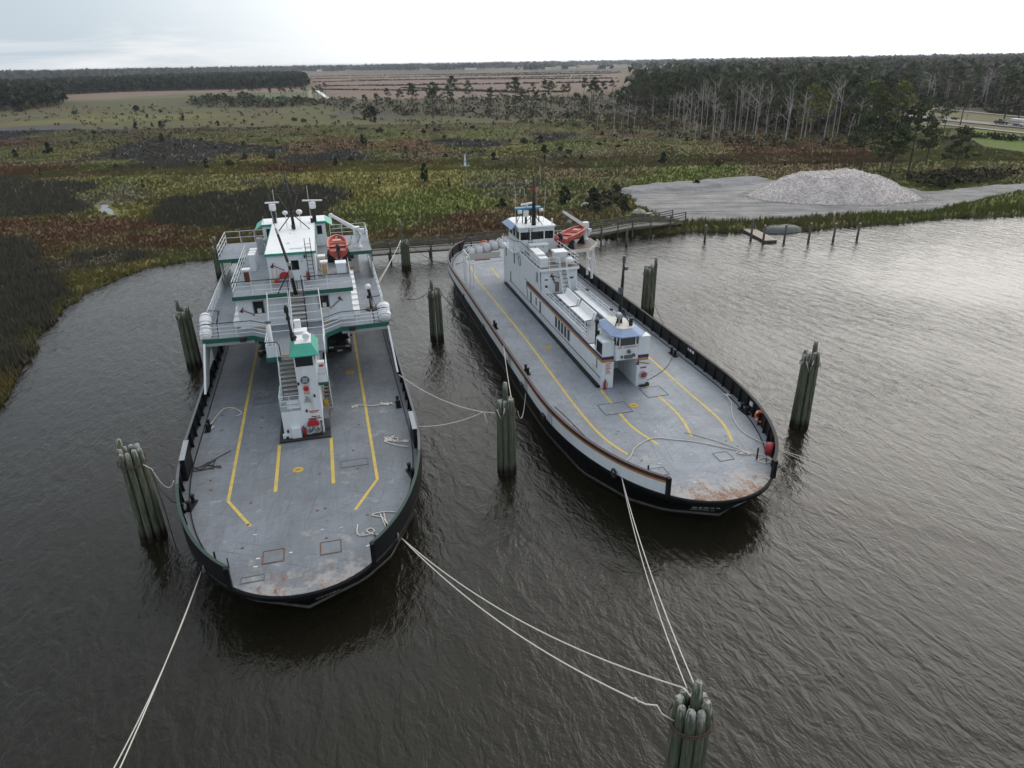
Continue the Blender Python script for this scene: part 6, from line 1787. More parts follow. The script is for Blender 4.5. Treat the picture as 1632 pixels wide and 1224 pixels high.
# --- stair tower on the bow
tw = part(lf, 'stair_tower', M_WHITE, ((-0.02, 5.92, 2.1), (1.16, 9.2, 7.35)), ((-1.21, 5.93, 2.1), (-.021, 7.7, 3.78)))
part(tw, 'tower_sill', M_WHITE, ((-1.3, 5.72, 2.1), (-.75, 5.925, 2.35)), ((-.75, 5.62, 2.1), (-.2, 5.925, 2.75)))
part(tw, 'tower_window', M_GLASS, ((.06, 5.90, 6.62), (1.05, 5.925, 7.33)))
part(tw, 'tower_window', M_GLASS, ((1.155, 6.1, 6.62), (1.175, 7.4, 7.33)))
b = MB()
b.loft([[(-.22, 5.58, 7.34), (1.44, 5.58, 7.34), (1.44, 8.4, 7.34), (-.22, 8.4, 7.34)], [(-.22, 5.58, 7.39), (1.44, 5.58, 7.39), (1.44, 8.4, 7.39), (-.22, 8.4, 7.39)], [(.14, 6.35, 7.86), (1.08, 6.35, 7.86), (1.08, 7.9, 7.86), (.14, 7.9, 7.86)]])
vz = obj('visor_roof', b, M_TEAL, tw)
part(vz, 'roof_cap', M_ROOF, ((.13, 6.36, 7.862), (1.07, 7.92, 7.90)))
b = MB(); b.tube([(.18, 6.9, 7.9), (.18, 6.9, 8.05)], .05, 6); b.sph((.18, 6.86, 8.13), .13, 8); obj('horn', b, M_MAST, vz)
b = MB(); b.tube([(.82, 6.75, 7.9), (.82, 6.75, 8.05)], .05, 6); b.lathe([(.05, -.20), (.20, -.18), (.22, .12), (.21, .16)], (.82, 6.8, 8.18), 12, 'y'); sl = obj('searchlight', b, M_ROOF, vz)
b = MB(); b.lathe([(.01, 0), (.19, .01), (.19, .02)], (.82, 6.615, 8.18), 12, 'y'); obj('searchlight_lens', b, M_GLASS, sl)
part(vz, 'roof_locker', M_ROOF, ((.1, 8.0, 7.4), (.85, 8.7, 8.05)), ((.12, 8.75, 7.4), (.5, 9.1, 8.5)))
b = MB(); b.tube([(.02, 7.55, 7.4), (-.12, 7.6, 9.9)], .075, 8); b.cyl((.0, 7.56, 7.7), .13, .5, 8); b.cyl((-.08, 7.59, 9.0), .12, .18, 8); b.cyl((-.11, 7.6, 9.45), .13, .35, 8); obj('bow_mast', b, M_MAST, tw)
# tower front fittings
b = MB(); b.lathe([(.02, -.05), (.24, -.05), (.26, 0), (.24, .05)], (.45, 5.86, 5.75), 14, 'y'); g = obj('gauge', b, M_DGREY, tw)
part(g, 'gauge_face', M_STEEL, ((.30, 5.80, 5.62), (.60, 5.815, 5.92)))
part(tw, 'alarm_plate', mat('pink_plate', (0.66, 0.42, 0.40), .5), ((.27, 5.905, 4.92), (.63, 5.918, 5.42)))
b = MB(); b.lathe([(.02, -.06), (.14, -.05), (.16, .03)], (.44, 5.86, 5.18), 14, 'y'); obj('alarm_bell', b, M_RED, tw)
text(tw, 'FIRE', .15, (.45, 5.905, 4.84), FRONT, M_PRINT)
b = MB(); b.loft([[(.22, 5.85, 4.30), (.62, 5.85, 4.30), (.62, 5.915, 4.30), (.22, 5.915, 4.30)], [(.36, 5.85, 4.72), (.44, 5.85, 4.72), (.44, 5.915, 4.72), (.36, 5.915, 4.72)]]); obj('hooded_lamp', b, M_STEEL, tw)
for x, z in ((.05, 5.55), (.86, 4.66), (.28, 3.72), (-.98, 2.5)):
    b = MB(); b.box((x, 5.88, z), (.10, .09, .17)); obj('junction_box', b, M_MAST, tw)
b = MB()
for k, (x0, x1, z) in enumerate(((.40, 1.0, 3.62), (.48, .9, 3.53))): b.b2((x0, 5.912, z), (x1, 5.921, z + .055))
obj('notice_red', b, M_PRINT_RED, tw)
b = MB()
for k, (x0, x1, z) in enumerate(((.50, .82, 3.22), (.88, .98, 3.22), (.30, 1.06, 3.10))): b.b2((x0, 5.912, z), (x1, 5.921, z + .075))
obj('notice_dark', b, M_PRINT, tw)
hose_station(tw, .55, 5.92, 2.78)
b = MB(); b.tube([(1.03, 5.88, 2.1), (1.03, 5.88, 2.9)], .03, 6); b.sph((1.03, 5.84, 2.92), .07, 7); obj('fire_valve', b, M_REDRUST, tw)
extinguisher(fw(OL_, -.05, 5.76, 2.1), F_ANG, 'red fire extinguisher beside the red hose reel on the left ferry bow tower')
b = MB()
for k in range(5): b.sph((.5 + .12 * k, 5.70, 2.16), .085, 7)
b.sph((.98, 5.72, 2.17), .12, 8); b.sph((-1.05, 5.68, 2.16), .10, 7)
obj('hose_heap', b, M_RUBBER, tw, True)
# stair up the left of the tower, its landing, and rails
stair(lf, -1.17, -.06, (7.75, 3.80), (9.25, 6.15), 10, M_TREAD, M_WHITE, .30, rail=M_WHITE)
part(lf, 'stair_landing', M_GREY, ((-1.2, 5.95, 3.782), (-.03, 7.75, 3.83)))
rl = railing(lf, [(-1.2, 7.7, 3.83), (-1.2, 5.97, 3.83), (-.05, 5.97, 3.83)], .95, 3, .6)
part(rl, 'rail_panel', M_WHITE, ((-.82, 5.955, 3.95), (-.1, 5.97, 4.1)), ((-.82, 5.955, 4.25), (-.1, 5.97, 4.42)))
part(lf, 'hazard_nosing', M_TAN, ((-1.0, 9.22, 6.13), (-.1, 9.36, 6.16)))
# balcony at the right of the tower
bal = part(lf, 'balcony', M_TEALD, ((1.17, 6.2, 5.15), (1.78, 8.4, 5.33)))
part(bal, 'balcony_floor', M_DECK_U, ((1.17, 6.21, 5.332), (1.77, 8.4, 5.345)))
railing(bal, [(1.2, 6.25, 5.34), (1.73, 6.25, 5.34), (1.73, 8.4, 5.34)], .95, 3, .7)
part(bal, 'rail_panel', M_WHITE, ((1.2, 6.2, 5.34), (1.76, 6.22, 5.80)))
o = part(bal, 'notice_box', M_WHITE, ((1.25, 6.9, 5.345), (1.65, 7.3, 6.35)))
part(o, 'notice_plate', M_PRINT_RED, ((1.32, 6.885, 6.0), (1.58, 6.895, 6.22)))
stair(lf, 1.2, 1.72, (9.35, 2.12), (8.4, 5.2), 10, M_TREAD, M_WHITE, .2, name='tower_ladder')
# --- upper deck with arched front and green edge
ud = [(-6.12, 13.6), (-2.9, 13.5), (-1.8, 12.5), (-1.8, 9.05), (-1.0, 9.05), (-1.0, 9.40), (1.78, 9.40), (1.78, 12.5), (2.9, 13.5), (6.12, 13.6), (6.2, 34), (-6.2, 34)]
b = MB(); b.prism(ud, 6.0, 6.16); up = obj('upper_deck', b, M_DECK_U, lf)
b = MB(); wall_strip(b, [(-6.12, 33), (-6.14, 13.58), (-2.9, 13.48), (-1.82, 12.48), (-1.82, 9.03), (-.98, 9.03)], 5.86, 6.17, .05, 1); obj('deck_edge', b, M_TEALD, up)
b = MB(); wall_strip(b, [(1.80, 9.38), (1.80, 12.48), (2.9, 13.48), (6.14, 13.58), (6.21, 33)], 5.86, 6.17, .05, 1); obj('deck_edge', b, M_TEALD, up)
for p_ in ([(-6.12, 13.62), (-2.9, 13.52)], [(2.9, 13.52), (6.12, 13.62)]):
    b = MB(); wall_strip(b, p_, 5.66, 5.86, .05, 1); obj('fascia', b, M_GREY, up)
# pale plate arches and slanted posts at the sides
M_PALE = mat('pale_green_grey_plate', (0.42, 0.47, 0.46), .55, var=.15, scale=.7, dirt=(.3, .26, .22), dirt_amt=.3)
for s in (-1, 1):
    b = MB(); b.loft([[(s * 6.28, 11.7, 3.05), (s * 6.40, 11.7, 3.05), (s * 6.40, 11.95, 3.05), (s * 6.28, 11.95, 3.05)], [(s * 6.04, 13.5, 5.9), (s * 6.16, 13.5, 5.9), (s * 6.16, 13.75, 5.9), (s * 6.04, 13.75, 5.9)]]); obj('slanted_post', b, M_ROOF, lf)
    b = MB()
    pr = [(12.0, 3.06), (13.75, 5.95), (33.5, 5.95), (33.5, 3.06), (31.8, 3.06), (31.2, 5.0), (26.2, 5.2), (25.6, 3.4), (24.4, 3.4), (23.8, 5.2), (19.2, 5.2), (18.4, 3.5), (16.6, 3.5), (15.8, 4.9), (14.6, 4.4), (13.4, 3.06)]
    b.add([(s * (6.33 - .24 * (z - 3.06) / 2.9), y, z) for y, z in pr] + [(s * (6.27 - .24 * (z - 3.06) / 2.9), y, z) for y, z in pr],
          [tuple(range(len(pr))), tuple(range(2 * len(pr) - 1, len(pr) - 1, -1))] + [(i, (i + 1) % len(pr), len(pr) + (i + 1) % len(pr), len(pr) + i) for i in range(len(pr))])
    obj('side_screen', b, M_PALE, lf)
# front rails of the upper deck
railing(lf, [(-6.1, 13.65, 6.16), (-2.9, 13.55, 6.16), (-1.75, 12.55, 6.16)], 1.05, 4, 1.1, top=M_MAST)
railing(lf, [(6.1, 13.65, 6.16), (2.9, 13.55, 6.16), (1.74, 12.55, 6.16)], 1.05, 4, 1.1, top=M_MAST)
railing(lf, [(-1.76, 12.5, 6.16), (-1.76, 9.1, 6.16)], 1.05, 3, 1.1)
railing(lf, [(1.74, 12.5, 6.16), (1.74, 8.5, 6.16)], 1.05, 3, 1.1)
o = part(lf, 'stair_gate', M_WHITE, ((-1.78, 9.04, 6.17), (-1.02, 9.08, 6.9)))
hand_tubes(lf, 'handrail', M_MAST, [[(-1.8, 9.06, 7.15), (-1.1, 9.06, 7.15), (-.98, 9.1, 6.9), (-.98, 9.15, 6.2)]], .03)
b = MB(); b.tube([(-1.62, 10.9, 6.16), (-1.62, 10.9, 6.5), (-1.62, 10.95, 7.5), (-1.62, 11.0, 7.85)], [.10, .17, .15, .05], 9); o = obj('folded_parasol', b, M_ROOF, lf, True)
b = MB(); b.cyl((-1.62, 10.92, 6.47), .175, .06, 9); b.cyl((-1.62, 11.0, 7.8), .2, .06, 9); obj('tie_band', b, M_MAST, o)
for s in (-1, 1):
    b = MB(); b.box((s * 3.6, 13.38, 6.02), (.42, .2, .32)); obj('floodlight', b, M_MAST, lf)
    # side rail panels
    rl = railing(lf, [(s * 6.08, 16.6, 6.16), (s * 6.12, 28.5, 6.16)], 1.0, 3, 1.3)
    if s < 0:
        b = MB(); b.loft([[(s * 6.10, 17.6, 6.25), (s * 6.13, 17.6, 6.25), (s * 6.13, 27.5, 6.25), (s * 6.10, 27.5, 6.25)], [(s * 6.10, 17.6, 7.05), (s * 6.13, 17.6, 7.05), (s * 6.13, 27.5, 7.05), (s * 6.10, 27.5, 7.05)]]); obj('rail_panel', b, M_WHITE, rl)
    hand_tubes(lf, 'davit_frame', M_MAST, [[(s * 5.6, 16.8, 6.16), (s * 5.3, 16.4, 7.2), (s * 5.9, 16.3, 7.3)], [(s * 5.2, 14.0, 6.16), (s * 5.15, 14.2, 7.2), (s * 5.2, 16.4, 7.2)]], .035)
life_raft(fw(OL_, -6.0, 14.9, 6.35), F_ANG, 'long white life raft canister on the left edge of the left ferry upper deck', 'life rafts of the left ferry', .40, 2.1, 38)
life_raft(fw(OL_, 5.95, 14.5, 6.35), F_ANG, 'short fat white life raft canister on the right edge of the left ferry upper deck', 'life rafts of the left ferry', .46, 1.5, 32)
# --- passenger cabin
cb_ = part(lf, 'cabin', M_WHITE, ((-3.85, 15.2, 6.162), (3.85, 31, 8.32)))
for s, xx in ((-1, -2.45), (1, 1.92)):
    d_ = part(cb_, 'cabin_door', M_WHITE, ((xx - .45, 15.165, 6.2), (xx + .45, 15.198, 8.1)))
    part(d_, 'door_window', M_GLASS, ((xx - .33, 15.145, 7.15), (xx + .33, 15.163, 8.0)))
    part(d_, 'door_frame', M_GREY, ((xx - .40, 15.147, 7.08), (xx - .335, 15.164, 8.07)), ((xx + .335, 15.147, 7.08), (xx + .40, 15.164, 8.07)), ((xx - .33, 15.147, 8.003), (xx + .33, 15.164, 8.07)))
    part(d_, 'door_notice', M_PRINTW, ((xx - .30, 15.150, 6.75), (xx + .30, 15.163, 7.03)))
    part(d_, 'window_card', M_CREAM, ((xx - .12, 15.13, 7.18), (xx + .14, 15.143, 7.5)))
    part(d_, 'door_mat', M_TAN, ((xx - .3, 14.75, 6.165), (xx + .3, 15.1, 6.2)))
    part(d_, 'door_handle', M_MAST, ((xx + s * .37, 15.12, 7.0), (xx + s * .42, 15.162, 7.1)))
axe(fw(OL_, -3.2, 15.14, 7.3), F_ANG, R(152), 'red fire axe hung left of the left cabin door of the left ferry')
axe(fw(OL_, 2.75, 15.14, 7.4), F_ANG, R(40), 'red fire axe hung right of the right cabin door of the left ferry')
# white stepped lockers along the right and left cabin walls
for s in (-1, 1):
    b = MB()
    for k in range(8):
        b.b2((s * 3.87, 15.6 + k * .98, 6.164), (s * 4.34, 15.6 + (k + 1) * .98 - .01, 6.60 + .12 * k))
    obj('stepped_locker', b, M_ROOF, lf)
# --- bridge deck on the cabin, with green edge and wings out to the sides
bdp = [(-3.95, 14.75), (3.95, 14.75), (3.95, 25.1), (6.05, 25.1), (6.05, 31.4), (-6.05, 31.4), (-6.05, 25.7), (-3.95, 25.7)]
b = MB(); b.prism(bdp, 8.42, 8.56); bd2 = obj('bridge_deck', b, M_DECK_U, lf)
b = MB(); wall_strip(b, [(-3.97, 25.6), (-3.97, 14.73), (-.05, 14.73)], 8.30, 8.57, .04, 1); obj('deck_edge', b, M_TEALD, bd2)
b = MB(); wall_strip(b, [(.72, 14.73), (3.97, 14.73), (3.97, 25.0)], 8.30, 8.57, .04, 1); obj('deck_edge', b, M_TEALD, bd2)
b = MB(); wall_strip(b, [(-6.07, 31.3), (-6.07, 25.68), (-3.99, 25.68)], 8.28, 8.57, .04, 1); obj('deck_edge', b, M_TEALD, bd2)
b = MB(); wall_strip(b, [(4.0, 25.08), (6.07, 25.08), (6.07, 31.3)], 8.28, 8.57, .04, 1); obj('deck_edge', b, M_TEALD, bd2)
for s in (-1, 1):
    yy = 25.3 if s > 0 else 25.9
    b = MB()
    b.b2((s * 5.95, yy, 6.16), (s * 6.04, yy + .5, 8.42)); b.b2((s * 5.95, 30.6, 6.16), (s * 6.04, 31.2, 8.42)); b.b2((s * 5.952, yy, 6.16), (s * 6.035, 31, 6.75))
    obj('wing_support', b, M_PALE, lf)
    o = part(lf, 'side_cabin', M_CREAM, ((s * 3.86, 27.6, 6.162), (s * 5.0, 31.0, 8.28)))
    part(o, 'side_cabin_window', M_GLASS, ((s * 4.05, 27.57, 7.35), (s * 4.62, 27.598, 8.05)))
    part(o, 'side_cabin_plate', M_TAN, ((s * 4.1, 27.575, 6.5), (s * 4.6, 27.597, 6.62)))
# bridge deck rails
railing(lf, [(-3.9, 14.85, 8.56), (-.15, 14.85, 8.56)], 1.0, 3, 1.3, top=M_MAST)
railing(lf, [(.75, 14.85, 8.56), (3.9, 14.85, 8.56)], 1.0, 3, 1.3, top=M_MAST)
railing(lf, [(-3.9, 14.85, 8.56), (-3.9, 25.7, 8.56)], 1.0, 3, 1.5)
railing(lf, [(-6.0, 25.75, 8.56), (-6.0, 31.3, 8.56)], 1.05, 3, 1.3)
railing(lf, [(-6.0, 31.35, 8.56), (-2.4, 31.35, 8.56)], 1.05, 2, 1.4)
railing(lf, [(2.9, 31.35, 8.56), (6.0, 31.35, 8.56)], 1.05, 3, 1.2)
railing(lf, [(6.0, 27.5, 8.56), (6.0, 31.35, 8.56)], 1.05, 3, 1.2)
b = MB(); wall_strip(b, [(3.97, 17.2), (3.97, 25.0)], 8.57, 8.9, .03, 1); obj('toe_plate', b, M_ROOF, lf)
# centre stair between upper deck and bridge deck, with white pipe guards at both sides
stair(lf, -.30, .66, (13.55, 6.18), (14.85, 8.50), 9, M_TREAD, M_MAST, .26, rail=M_MAST)
for xa, xb in ((-1.72, -.35), (-.25, 1.66)):
    b = MB()
    lo, hi = (12.75 if xa < -1 else 12.2, 6.55 if xa < -1 else 6.2), (14.6, 8.75)
    P1 = lambda x, t: (x * (1 + .05 * (1 - t)), lo[0] + (hi[0] - lo[0]) * t, lo[1] + (hi[1] - lo[1]) * t)
    for x in (xa, xb): b.tube([P1(x, 0), P1(x, 1)], .035, 6)
    for k in range(7): b.tube([P1(xa, k / 6), P1(xb, k / 6)], .024, 5)
    b.tube([P1(xa, 0), (P1(xa, 0)[0], P1(xa, 0)[1], 6.16)], .03, 5); b.tube([P1(xb, 0), (P1(xb, 0)[0], P1(xb, 0)[1], 6.16)], .03, 5)
    obj('pipe_guard', b, M_ROOF, lf)
part(lf, 'hazard_nosing', M_YELLOW2, ((-.2, 13.2, 6.165), (.6, 13.32, 6.18)))
part(lf, 'stair_head_plate', M_TAN, ((-.28, 14.72, 8.565), (.68, 14.85, 8.59)))
# --- wheelhouse: long body with a wide pilot front at its far end
wh = part(lf, 'wheelhouse', M_WHITE, ((-1.65, 17.6, 8.562), (1.65, 29.3, 10.55)), ((-2.55, 28.0, 8.563), (2.55, 30.3, 10.55)))
part(wh, 'wheelhouse_roof', M_ROOF, ((-1.72, 17.5, 10.55), (1.72, 28.0, 10.66)), ((-2.6, 28.001, 10.55), (2.6, 30.6, 10.665)))
b = MB(); wall_strip(b, [(-1.74, 28), (-1.74, 17.48), (1.74, 17.48), (1.74, 28)], 10.48, 10.665, .03, 1); obj('roof_edge', b, M_TEAL, wh)
for s in (-1, 1):
    b = MB(); wall_strip(b, [(s * 1.76, 27.97), (s * 2.6, 27.97)], 10.46, 10.668, .03, 1 if s > 0 else 1); obj('roof_edge', b, M_TEAL, wh)
    b = MB(); b.loft([[(s * 2.58, 27.95, 10.60), (s * 2.58, 30.6, 10.60), (s * 2.58, 30.6, 10.68), (s * 2.58, 27.95, 10.68)], [(s * 3.15, 27.8, 10.22), (s * 3.15, 30.8, 10.22), (s * 3.15, 30.8, 10.28), (s * 3.15, 27.8, 10.28)]]); obj('side_visor', b, mat('light_teal_paint', (0.10, 0.42, 0.31), .5, var=.1), wh)
    b = MB(); b.box((s * 2.05, 27.985, 9.95), (.42, .04, .72)); obj('wing_window', b, M_GLASS, wh)
    part(wh, 'wing_door', M_WHITE, ((s * 1.72, 27.975, 8.6), (s * 2.42, 27.998, 9.5)))
d_ = part(wh, 'wheelhouse_door', M_WHITE, ((-.2, 17.57, 8.6), (.72, 17.598, 10.3)))
b = MB(); b.box((.22, 17.56, 9.72), (.52, .03, .68)); obj('door_window', b, M_GLASS, d_)
b = MB(); b.cyl((.72, 17.5, 9.95), .045, .05, 8); obj('door_bell', b, M_PRINT_RED, d_)
hose_station(wh, -.62, 17.6, 8.95)
axe(fw(OL_, -.95, 17.53, 9.62), F_ANG, R(152), 'red fire axe hung on the wheelhouse front of the left ferry')
extinguisher(fw(OL_, .98, 17.42, 8.57), F_ANG, 'red fire extinguisher below the wheelhouse ladder of the left ferry')
b = MB(); b.box((.95, 17.53, 10.3), (.12, .14, .2)); obj('wall_lamp', b, M_MAST, wh)
# black ladder up the front
b = MB()
for x in (1.08, 1.46): b.tube([(x, 17.42, 8.57), (x, 17.42, 11.5), (x, 17.9, 11.5)], .028, 6)
ld = obj('ladder', b, M_MAST, lf)
rm = mesh_of(MB().tube([(1.08, 0, 0), (1.46, 0, 0)], .018, 5), 'rung', M_MAST)
for k in range(9): obj('rung', rm, None, ld, loc=(0, 17.42, 8.8 + k * .3))
hand_tubes(lf, 'ladder_hoop', M_MAST, [[(.62, 14.83, 6.3), (.62, 14.8, 9.6), (.62, 15.2, 9.6)], [(.30, 14.86, 8.57), (.30, 14.84, 9.3)]], .03)
for lo_, d_2 in (((-.2, 20.5), (.22, .22)), ((-.15, 24), (.16, .16)), ((.4, 18.6), (.9, .25)), ((1.2, 18.9), (.5, .4))):
    b = MB(); b.box((*lo_, 10.69), (*d_2, .05)); obj('roof_fitting', b, M_WHITE, wh)
# masts, radars, domes
b = MB(); b.tube([(.12, 25.5, 10.66), (.05, 25.55, 13.0), (.0, 25.6, 15.2)], [.13, .10, .05], 8); mm = obj('main_mast', b, M_MAST, lf, True)
hand_tubes(mm, 'mast_yard', M_MAST, [[(-.98, 25.5, 13.62), (1.0, 25.5, 13.62)], [(0.0, 25.57, 14.5), (-.78, 25.5, 13.65)], [(0.0, 25.57, 14.5), (.80, 25.5, 13.65)]], .035)
hand_tubes(mm, 'mast_stay', M_MAST, [[(.1, 25.5, 11.9), (-1.05, 25.1, 10.66)], [(.1, 25.5, 11.9), (1.35, 25.1, 10.66)], [(.1, 25.5, 12.0), (.1, 27.2, 10.66)]], .04)
hand_tubes(mm, 'signal_line', M_TREAD, [[(-.85, 25.5, 13.6), (-.1, 25.5, 12.0)], [(.85, 25.5, 13.6), (.2, 25.5, 12.0)]], .014, 4)
b = MB(); b.box((.1, 25.25, 10.9), (.3, .3, .3)); b.box((.1, 25.4, 11.9), (.36, .3, .4)); obj('mast_lamp', b, M_MAST, mm)
for x in (-.45, .65):
    b = MB(); b.tube([(x, 26.3, 10.66), (x, 26.3, 11.7)], .04, 6); b.sph((x, 26.3, 11.85), .26 if x > 0 else .22, 10, (1, 1, .8)); obj('satellite_dome', b, M_ROOF, lf, True)
radar(lf, -1.5, 28.4, 10.66, R(-2), 1.1, 1.9); radar(lf, 1.75, 28.0, 10.66, R(-16), 1.65, 2.0)
hand_tubes(lf, 'whip_antenna', M_CREAM, [[(-1.3, 28.5, 10.66), (-1.3, 28.5, 13.4)], [(1.45, 28.8, 10.66), (1.45, 28.8, 13.5)], [(-2.4, 28.3, 10.66), (-2.4, 28.3, 11.2)]], .018, 5)
b = MB(); b.cyl((-2.4, 28.3, 11.2), .09, .06, 8); b.box((1.55, 27.6, 10.85), (.25, .25, .35)); obj('roof_sensor', b, M_MAST, lf)
b = MB(); b.tube([(.15, 14.62, 8.4), (.0, 14.62, 10.4), (-.42, 14.66, 12.6)], [.13, .10, .08], 8); m2 = obj('fore_mast', b, M_MAST, lf, True)
hand_tubes(m2, 'mast_stay', M_MAST, [[(-.02, 14.62, 10.2), (-1.0, 14.7, 8.58)]], .045)
b = MB(); b.tube([(-.42, 14.66, 12.6), (-.50, 14.66, 13.0)], .07, 7); b.box((0.0, 14.5, 10.6), (.26, .26, .22)); b.box((.02, 14.5, 9.9), (.22, .22, .5)); obj('mast_lamp', b, M_STEEL, m2)
hand_tubes(m2, 'whip_antenna', M_CREAM, [[(-.50, 14.66, 13.0), (-.68, 14.66, 14.6)]], .02, 5)
# ventilators, lockers
for y, z in ((21.6, 1.15), (22.6, 1.1), (23.5, 1.1)): vent_box(lf, -3.05, y, 8.56, z, M_WHITE, .42, .55)
vent_box(lf, -3.2, 18.1, 8.56, .95, M_REDRUST, .46, .5)
vent_box(lf, 2.05, 20.2, 8.56, 1.0, M_TAN, .46, .5); vent_box(lf, 2.2, 18.6, 8.56, .95, M_TAN, .46, .5)
o = part(lf, 'deck_locker', M_WHITE, ((3.05, 18.4, 8.56), (3.75, 19.2, 9.3)))
part(o, 'locker_lid', M_ROOF, ((3.0, 18.35, 9.3), (3.80, 19.25, 9.40)))
b = MB(); b.tube([(-2.3, 26.6, 8.56), (-2.35, 26.6, 9.6)], .10, 8); b.sph((-2.35, 26.55, 9.7), .2, 8); b.box((-2.8, 27.0, 9.2), (.5, .5, 1.25)); obj('searchlight_stand', b, M_STEEL, lf)
b = MB(); b.sph((-2.25, 26.3, 8.85), .3, 8, (1, 1, .9)); obj('covered_pump', b, M_DGREY, lf, True)
b = MB(); b.cyl((5.22, 16.7, 6.16), .45, .10, 12); b.tube([(5.22, 16.7, 6.2), (5.2, 16.7, 7.3), (5.12, 16.62, 7.75)], .12, 8); b.box((5.1, 16.55, 7.2), (.3, .2, .2)); o = obj('searchlight_stand', b, M_MAST, lf)
b = MB(); b.sph((5.1, 16.6, 7.95), .22, 9); obj('searchlight', b, M_ROOF, o, True)
# mop buckets and orange cones by the wheelhouse door
for i, (x, m_, lb) in enumerate(((-1.42, M_TAN, 'tan bucket with a mop beside the wheelhouse of the left ferry'), (-1.12, M_RED, 'red bucket beside the tan one by the wheelhouse'))):
    t = thing('mop_bucket', lb, 'bucket', fw(OL_, x, 17.2, 8.56), F_ANG)
    b = MB(); b.lathe([(.12, 0), (.17, .34), (.15, .34), (.11, .03)], (0, 0, 0), 12); obj('bucket', b, m_, t, True)
    b = MB(); b.tube([(.02, 0, .05), (.03, .2, 1.0)], .018, 5); obj('mop_handle', b, M_TAN, t)
# davit crane at the right wing
b = MB(); b.cyl((5.1, 26.5, 8.56), .30, .12, 12); b.cyl((5.1, 26.5, 8.6), .2, 1.25, 10); cr = obj('davit_crane', b, M_ROOF, lf)
b = MB(); b.box((5.05, 26.5, 10.0), (.55, .6, .6)); b.box((5.45, 26.5, 9.9), (.5, .4, .4)); b.cyl((5.3, 26.2, 9.4), .16, .4, 8); obj('crane_head', b, M_WHITE, cr)
b = MB(); b.loft([[(4.95, 26.35, 9.95), (4.95, 26.65, 9.95), (4.95, 26.65, 10.32), (4.95, 26.35, 10.32)], [(3.15, 26.4, 11.25), (3.15, 26.6, 11.25), (3.15, 26.6, 11.5), (3.15, 26.4, 11.5)]]); b.lathe([(.02, -.12), (.18, -.1), (.18, .1), (.02, .12)], (3.12, 26.5, 11.36), 10, 'y'); obj('crane_arm', b, M_ROOF, cr)
hand_tubes(cr, 'crane_hose', M_MAST, [[(5.0, 26.2, 10.1), (5.3, 26.0, 9.6), (5.05, 26.2, 9.0)], [(4.6, 26.2, 9.6), (4.4, 26.0, 9.0), (4.0, 26.1, 8.6)]], .03)
rescue_boat(fw(OL_, 3.35, 23.3, 9.0), F_ANG, 'faded red rescue boat with black outboard on the left ferry bridge deck', 4.1, 1.5)
# parked vehicles under the upper deck
car('grey_suv', 'grey suv parked under the upper deck left of the casing', 'car', fw(OL_, -2.75, 21.8, 2.0), F_ANG, M_CARG, 'suv')
car('black_car', 'black car parked under the upper deck right of the casing', 'car', fw(OL_, 2.55, 20.9, 2.0), F_ANG, M_CARB, 'suv')
# ------------------------------------------------------------------ right ferry (blue visors, purple and ochre stripes)
Y0, Y1 = -16.55, 41.3
rf = thing('ferry', 'right ferry with white bulwarks, narrow centre house and blue visors', 'ferry', (OR_[0], OR_[1], 0), F_ANG, 'car ferries moored side by side')
M_DECK_R = deck_mat('right_main_deck', (0.245, 0.268, 0.305), True, Y0, Y1, 1.55)
hull(rf, Y0, Y1, M_DECK_R, M_MAROON, M_MAROON, True)
for pts in ([(-3.9, 31.8), (-4.3, 26.3), (-4.2, 18.6), (-4.1, 8.6), (-4.2, 1.4), (-4.25, -5.0), (-4.05, -8.6), (-3.44, -10.86)], [(-1.75, 31.1), (-1.95, 26.5)],
            [(-1.75, -2.3), (-1.82, -4.5), (-1.85, -7.8), (-1.25, -10.3)], [(1.5, -2.6), (1.66, -5.2), (1.6, -7.6), (1.1, -10.0)], [(3.8, 26), (3.86, 2.4), (3.82, -4.2), (3.8, -8.6), (3.12, -11.2)]):
    lane(rf, smooth_path(pts))
deck_disc(rf, -.55, -5.14, .32); deck_disc(rf, -2.9, 6.2, .3)
hatch(rf, -1.9, -5.2, 1.9, 1.5, m=M_DGREY, cover=M_DECK_R); hatch(rf, -2.55, -13.1, .9, .8, m=M_DGREY, cover=M_DECK_R); hatch(rf, 1.7, -12.6, .9, .9, m=M_DGREY, cover=M_DECK_R); hatch(rf, 1.6, -3.6, 1.5, 1.5, m=M_DGREY, cover=M_DECK_R)
rr_ = random.Random(9)
paint_marks(rf, [(x + rr_.uniform(-.3, .3), y + rr_.uniform(-.3, .3), rr_.uniform(.05, .22), rr_.uniform(.03, .09), rr_.uniform(-.6, .6)) for x, y in [(-.3, -8.2), (-.1, -8.5), (-.5, -8.8), (1.7, -8.3), (2.0, -8.6), (-2.0, -12.4), (-2.3, -12.7), (-1.9, -12.0), (.3, -11.9), (2.6, -13.4), (2.9, -13.2), (0.6, -14.2), (-1.2, -14.4), (-.2, -13.9)]])
b = MB()
for k in range(26):
    sx_, sy_ = rr_.choice((-5.2, -3.0, 3.0, 5.2)) + rr_.uniform(-.3, .3), rr_.uniform(-14, 20)
    if hw_(sy_ - Y0) - abs(sx_) > .6: b.cyl((sx_, sy_, 2.0), .07, .012, 10)
obj('deck_socket', b, M_DGREY, rf)
for s in (-1, 1):
    for y in (2.0, -8.0, 12.0): bitt(rf, s * 5.85, y, 0)
    b = MB(); b.tube([(s * 3.35, -13.4, 2), (s * 3.35, -13.4, 2.75)], .05, 7); obj('flag_socket', b, M_MAST, rf)
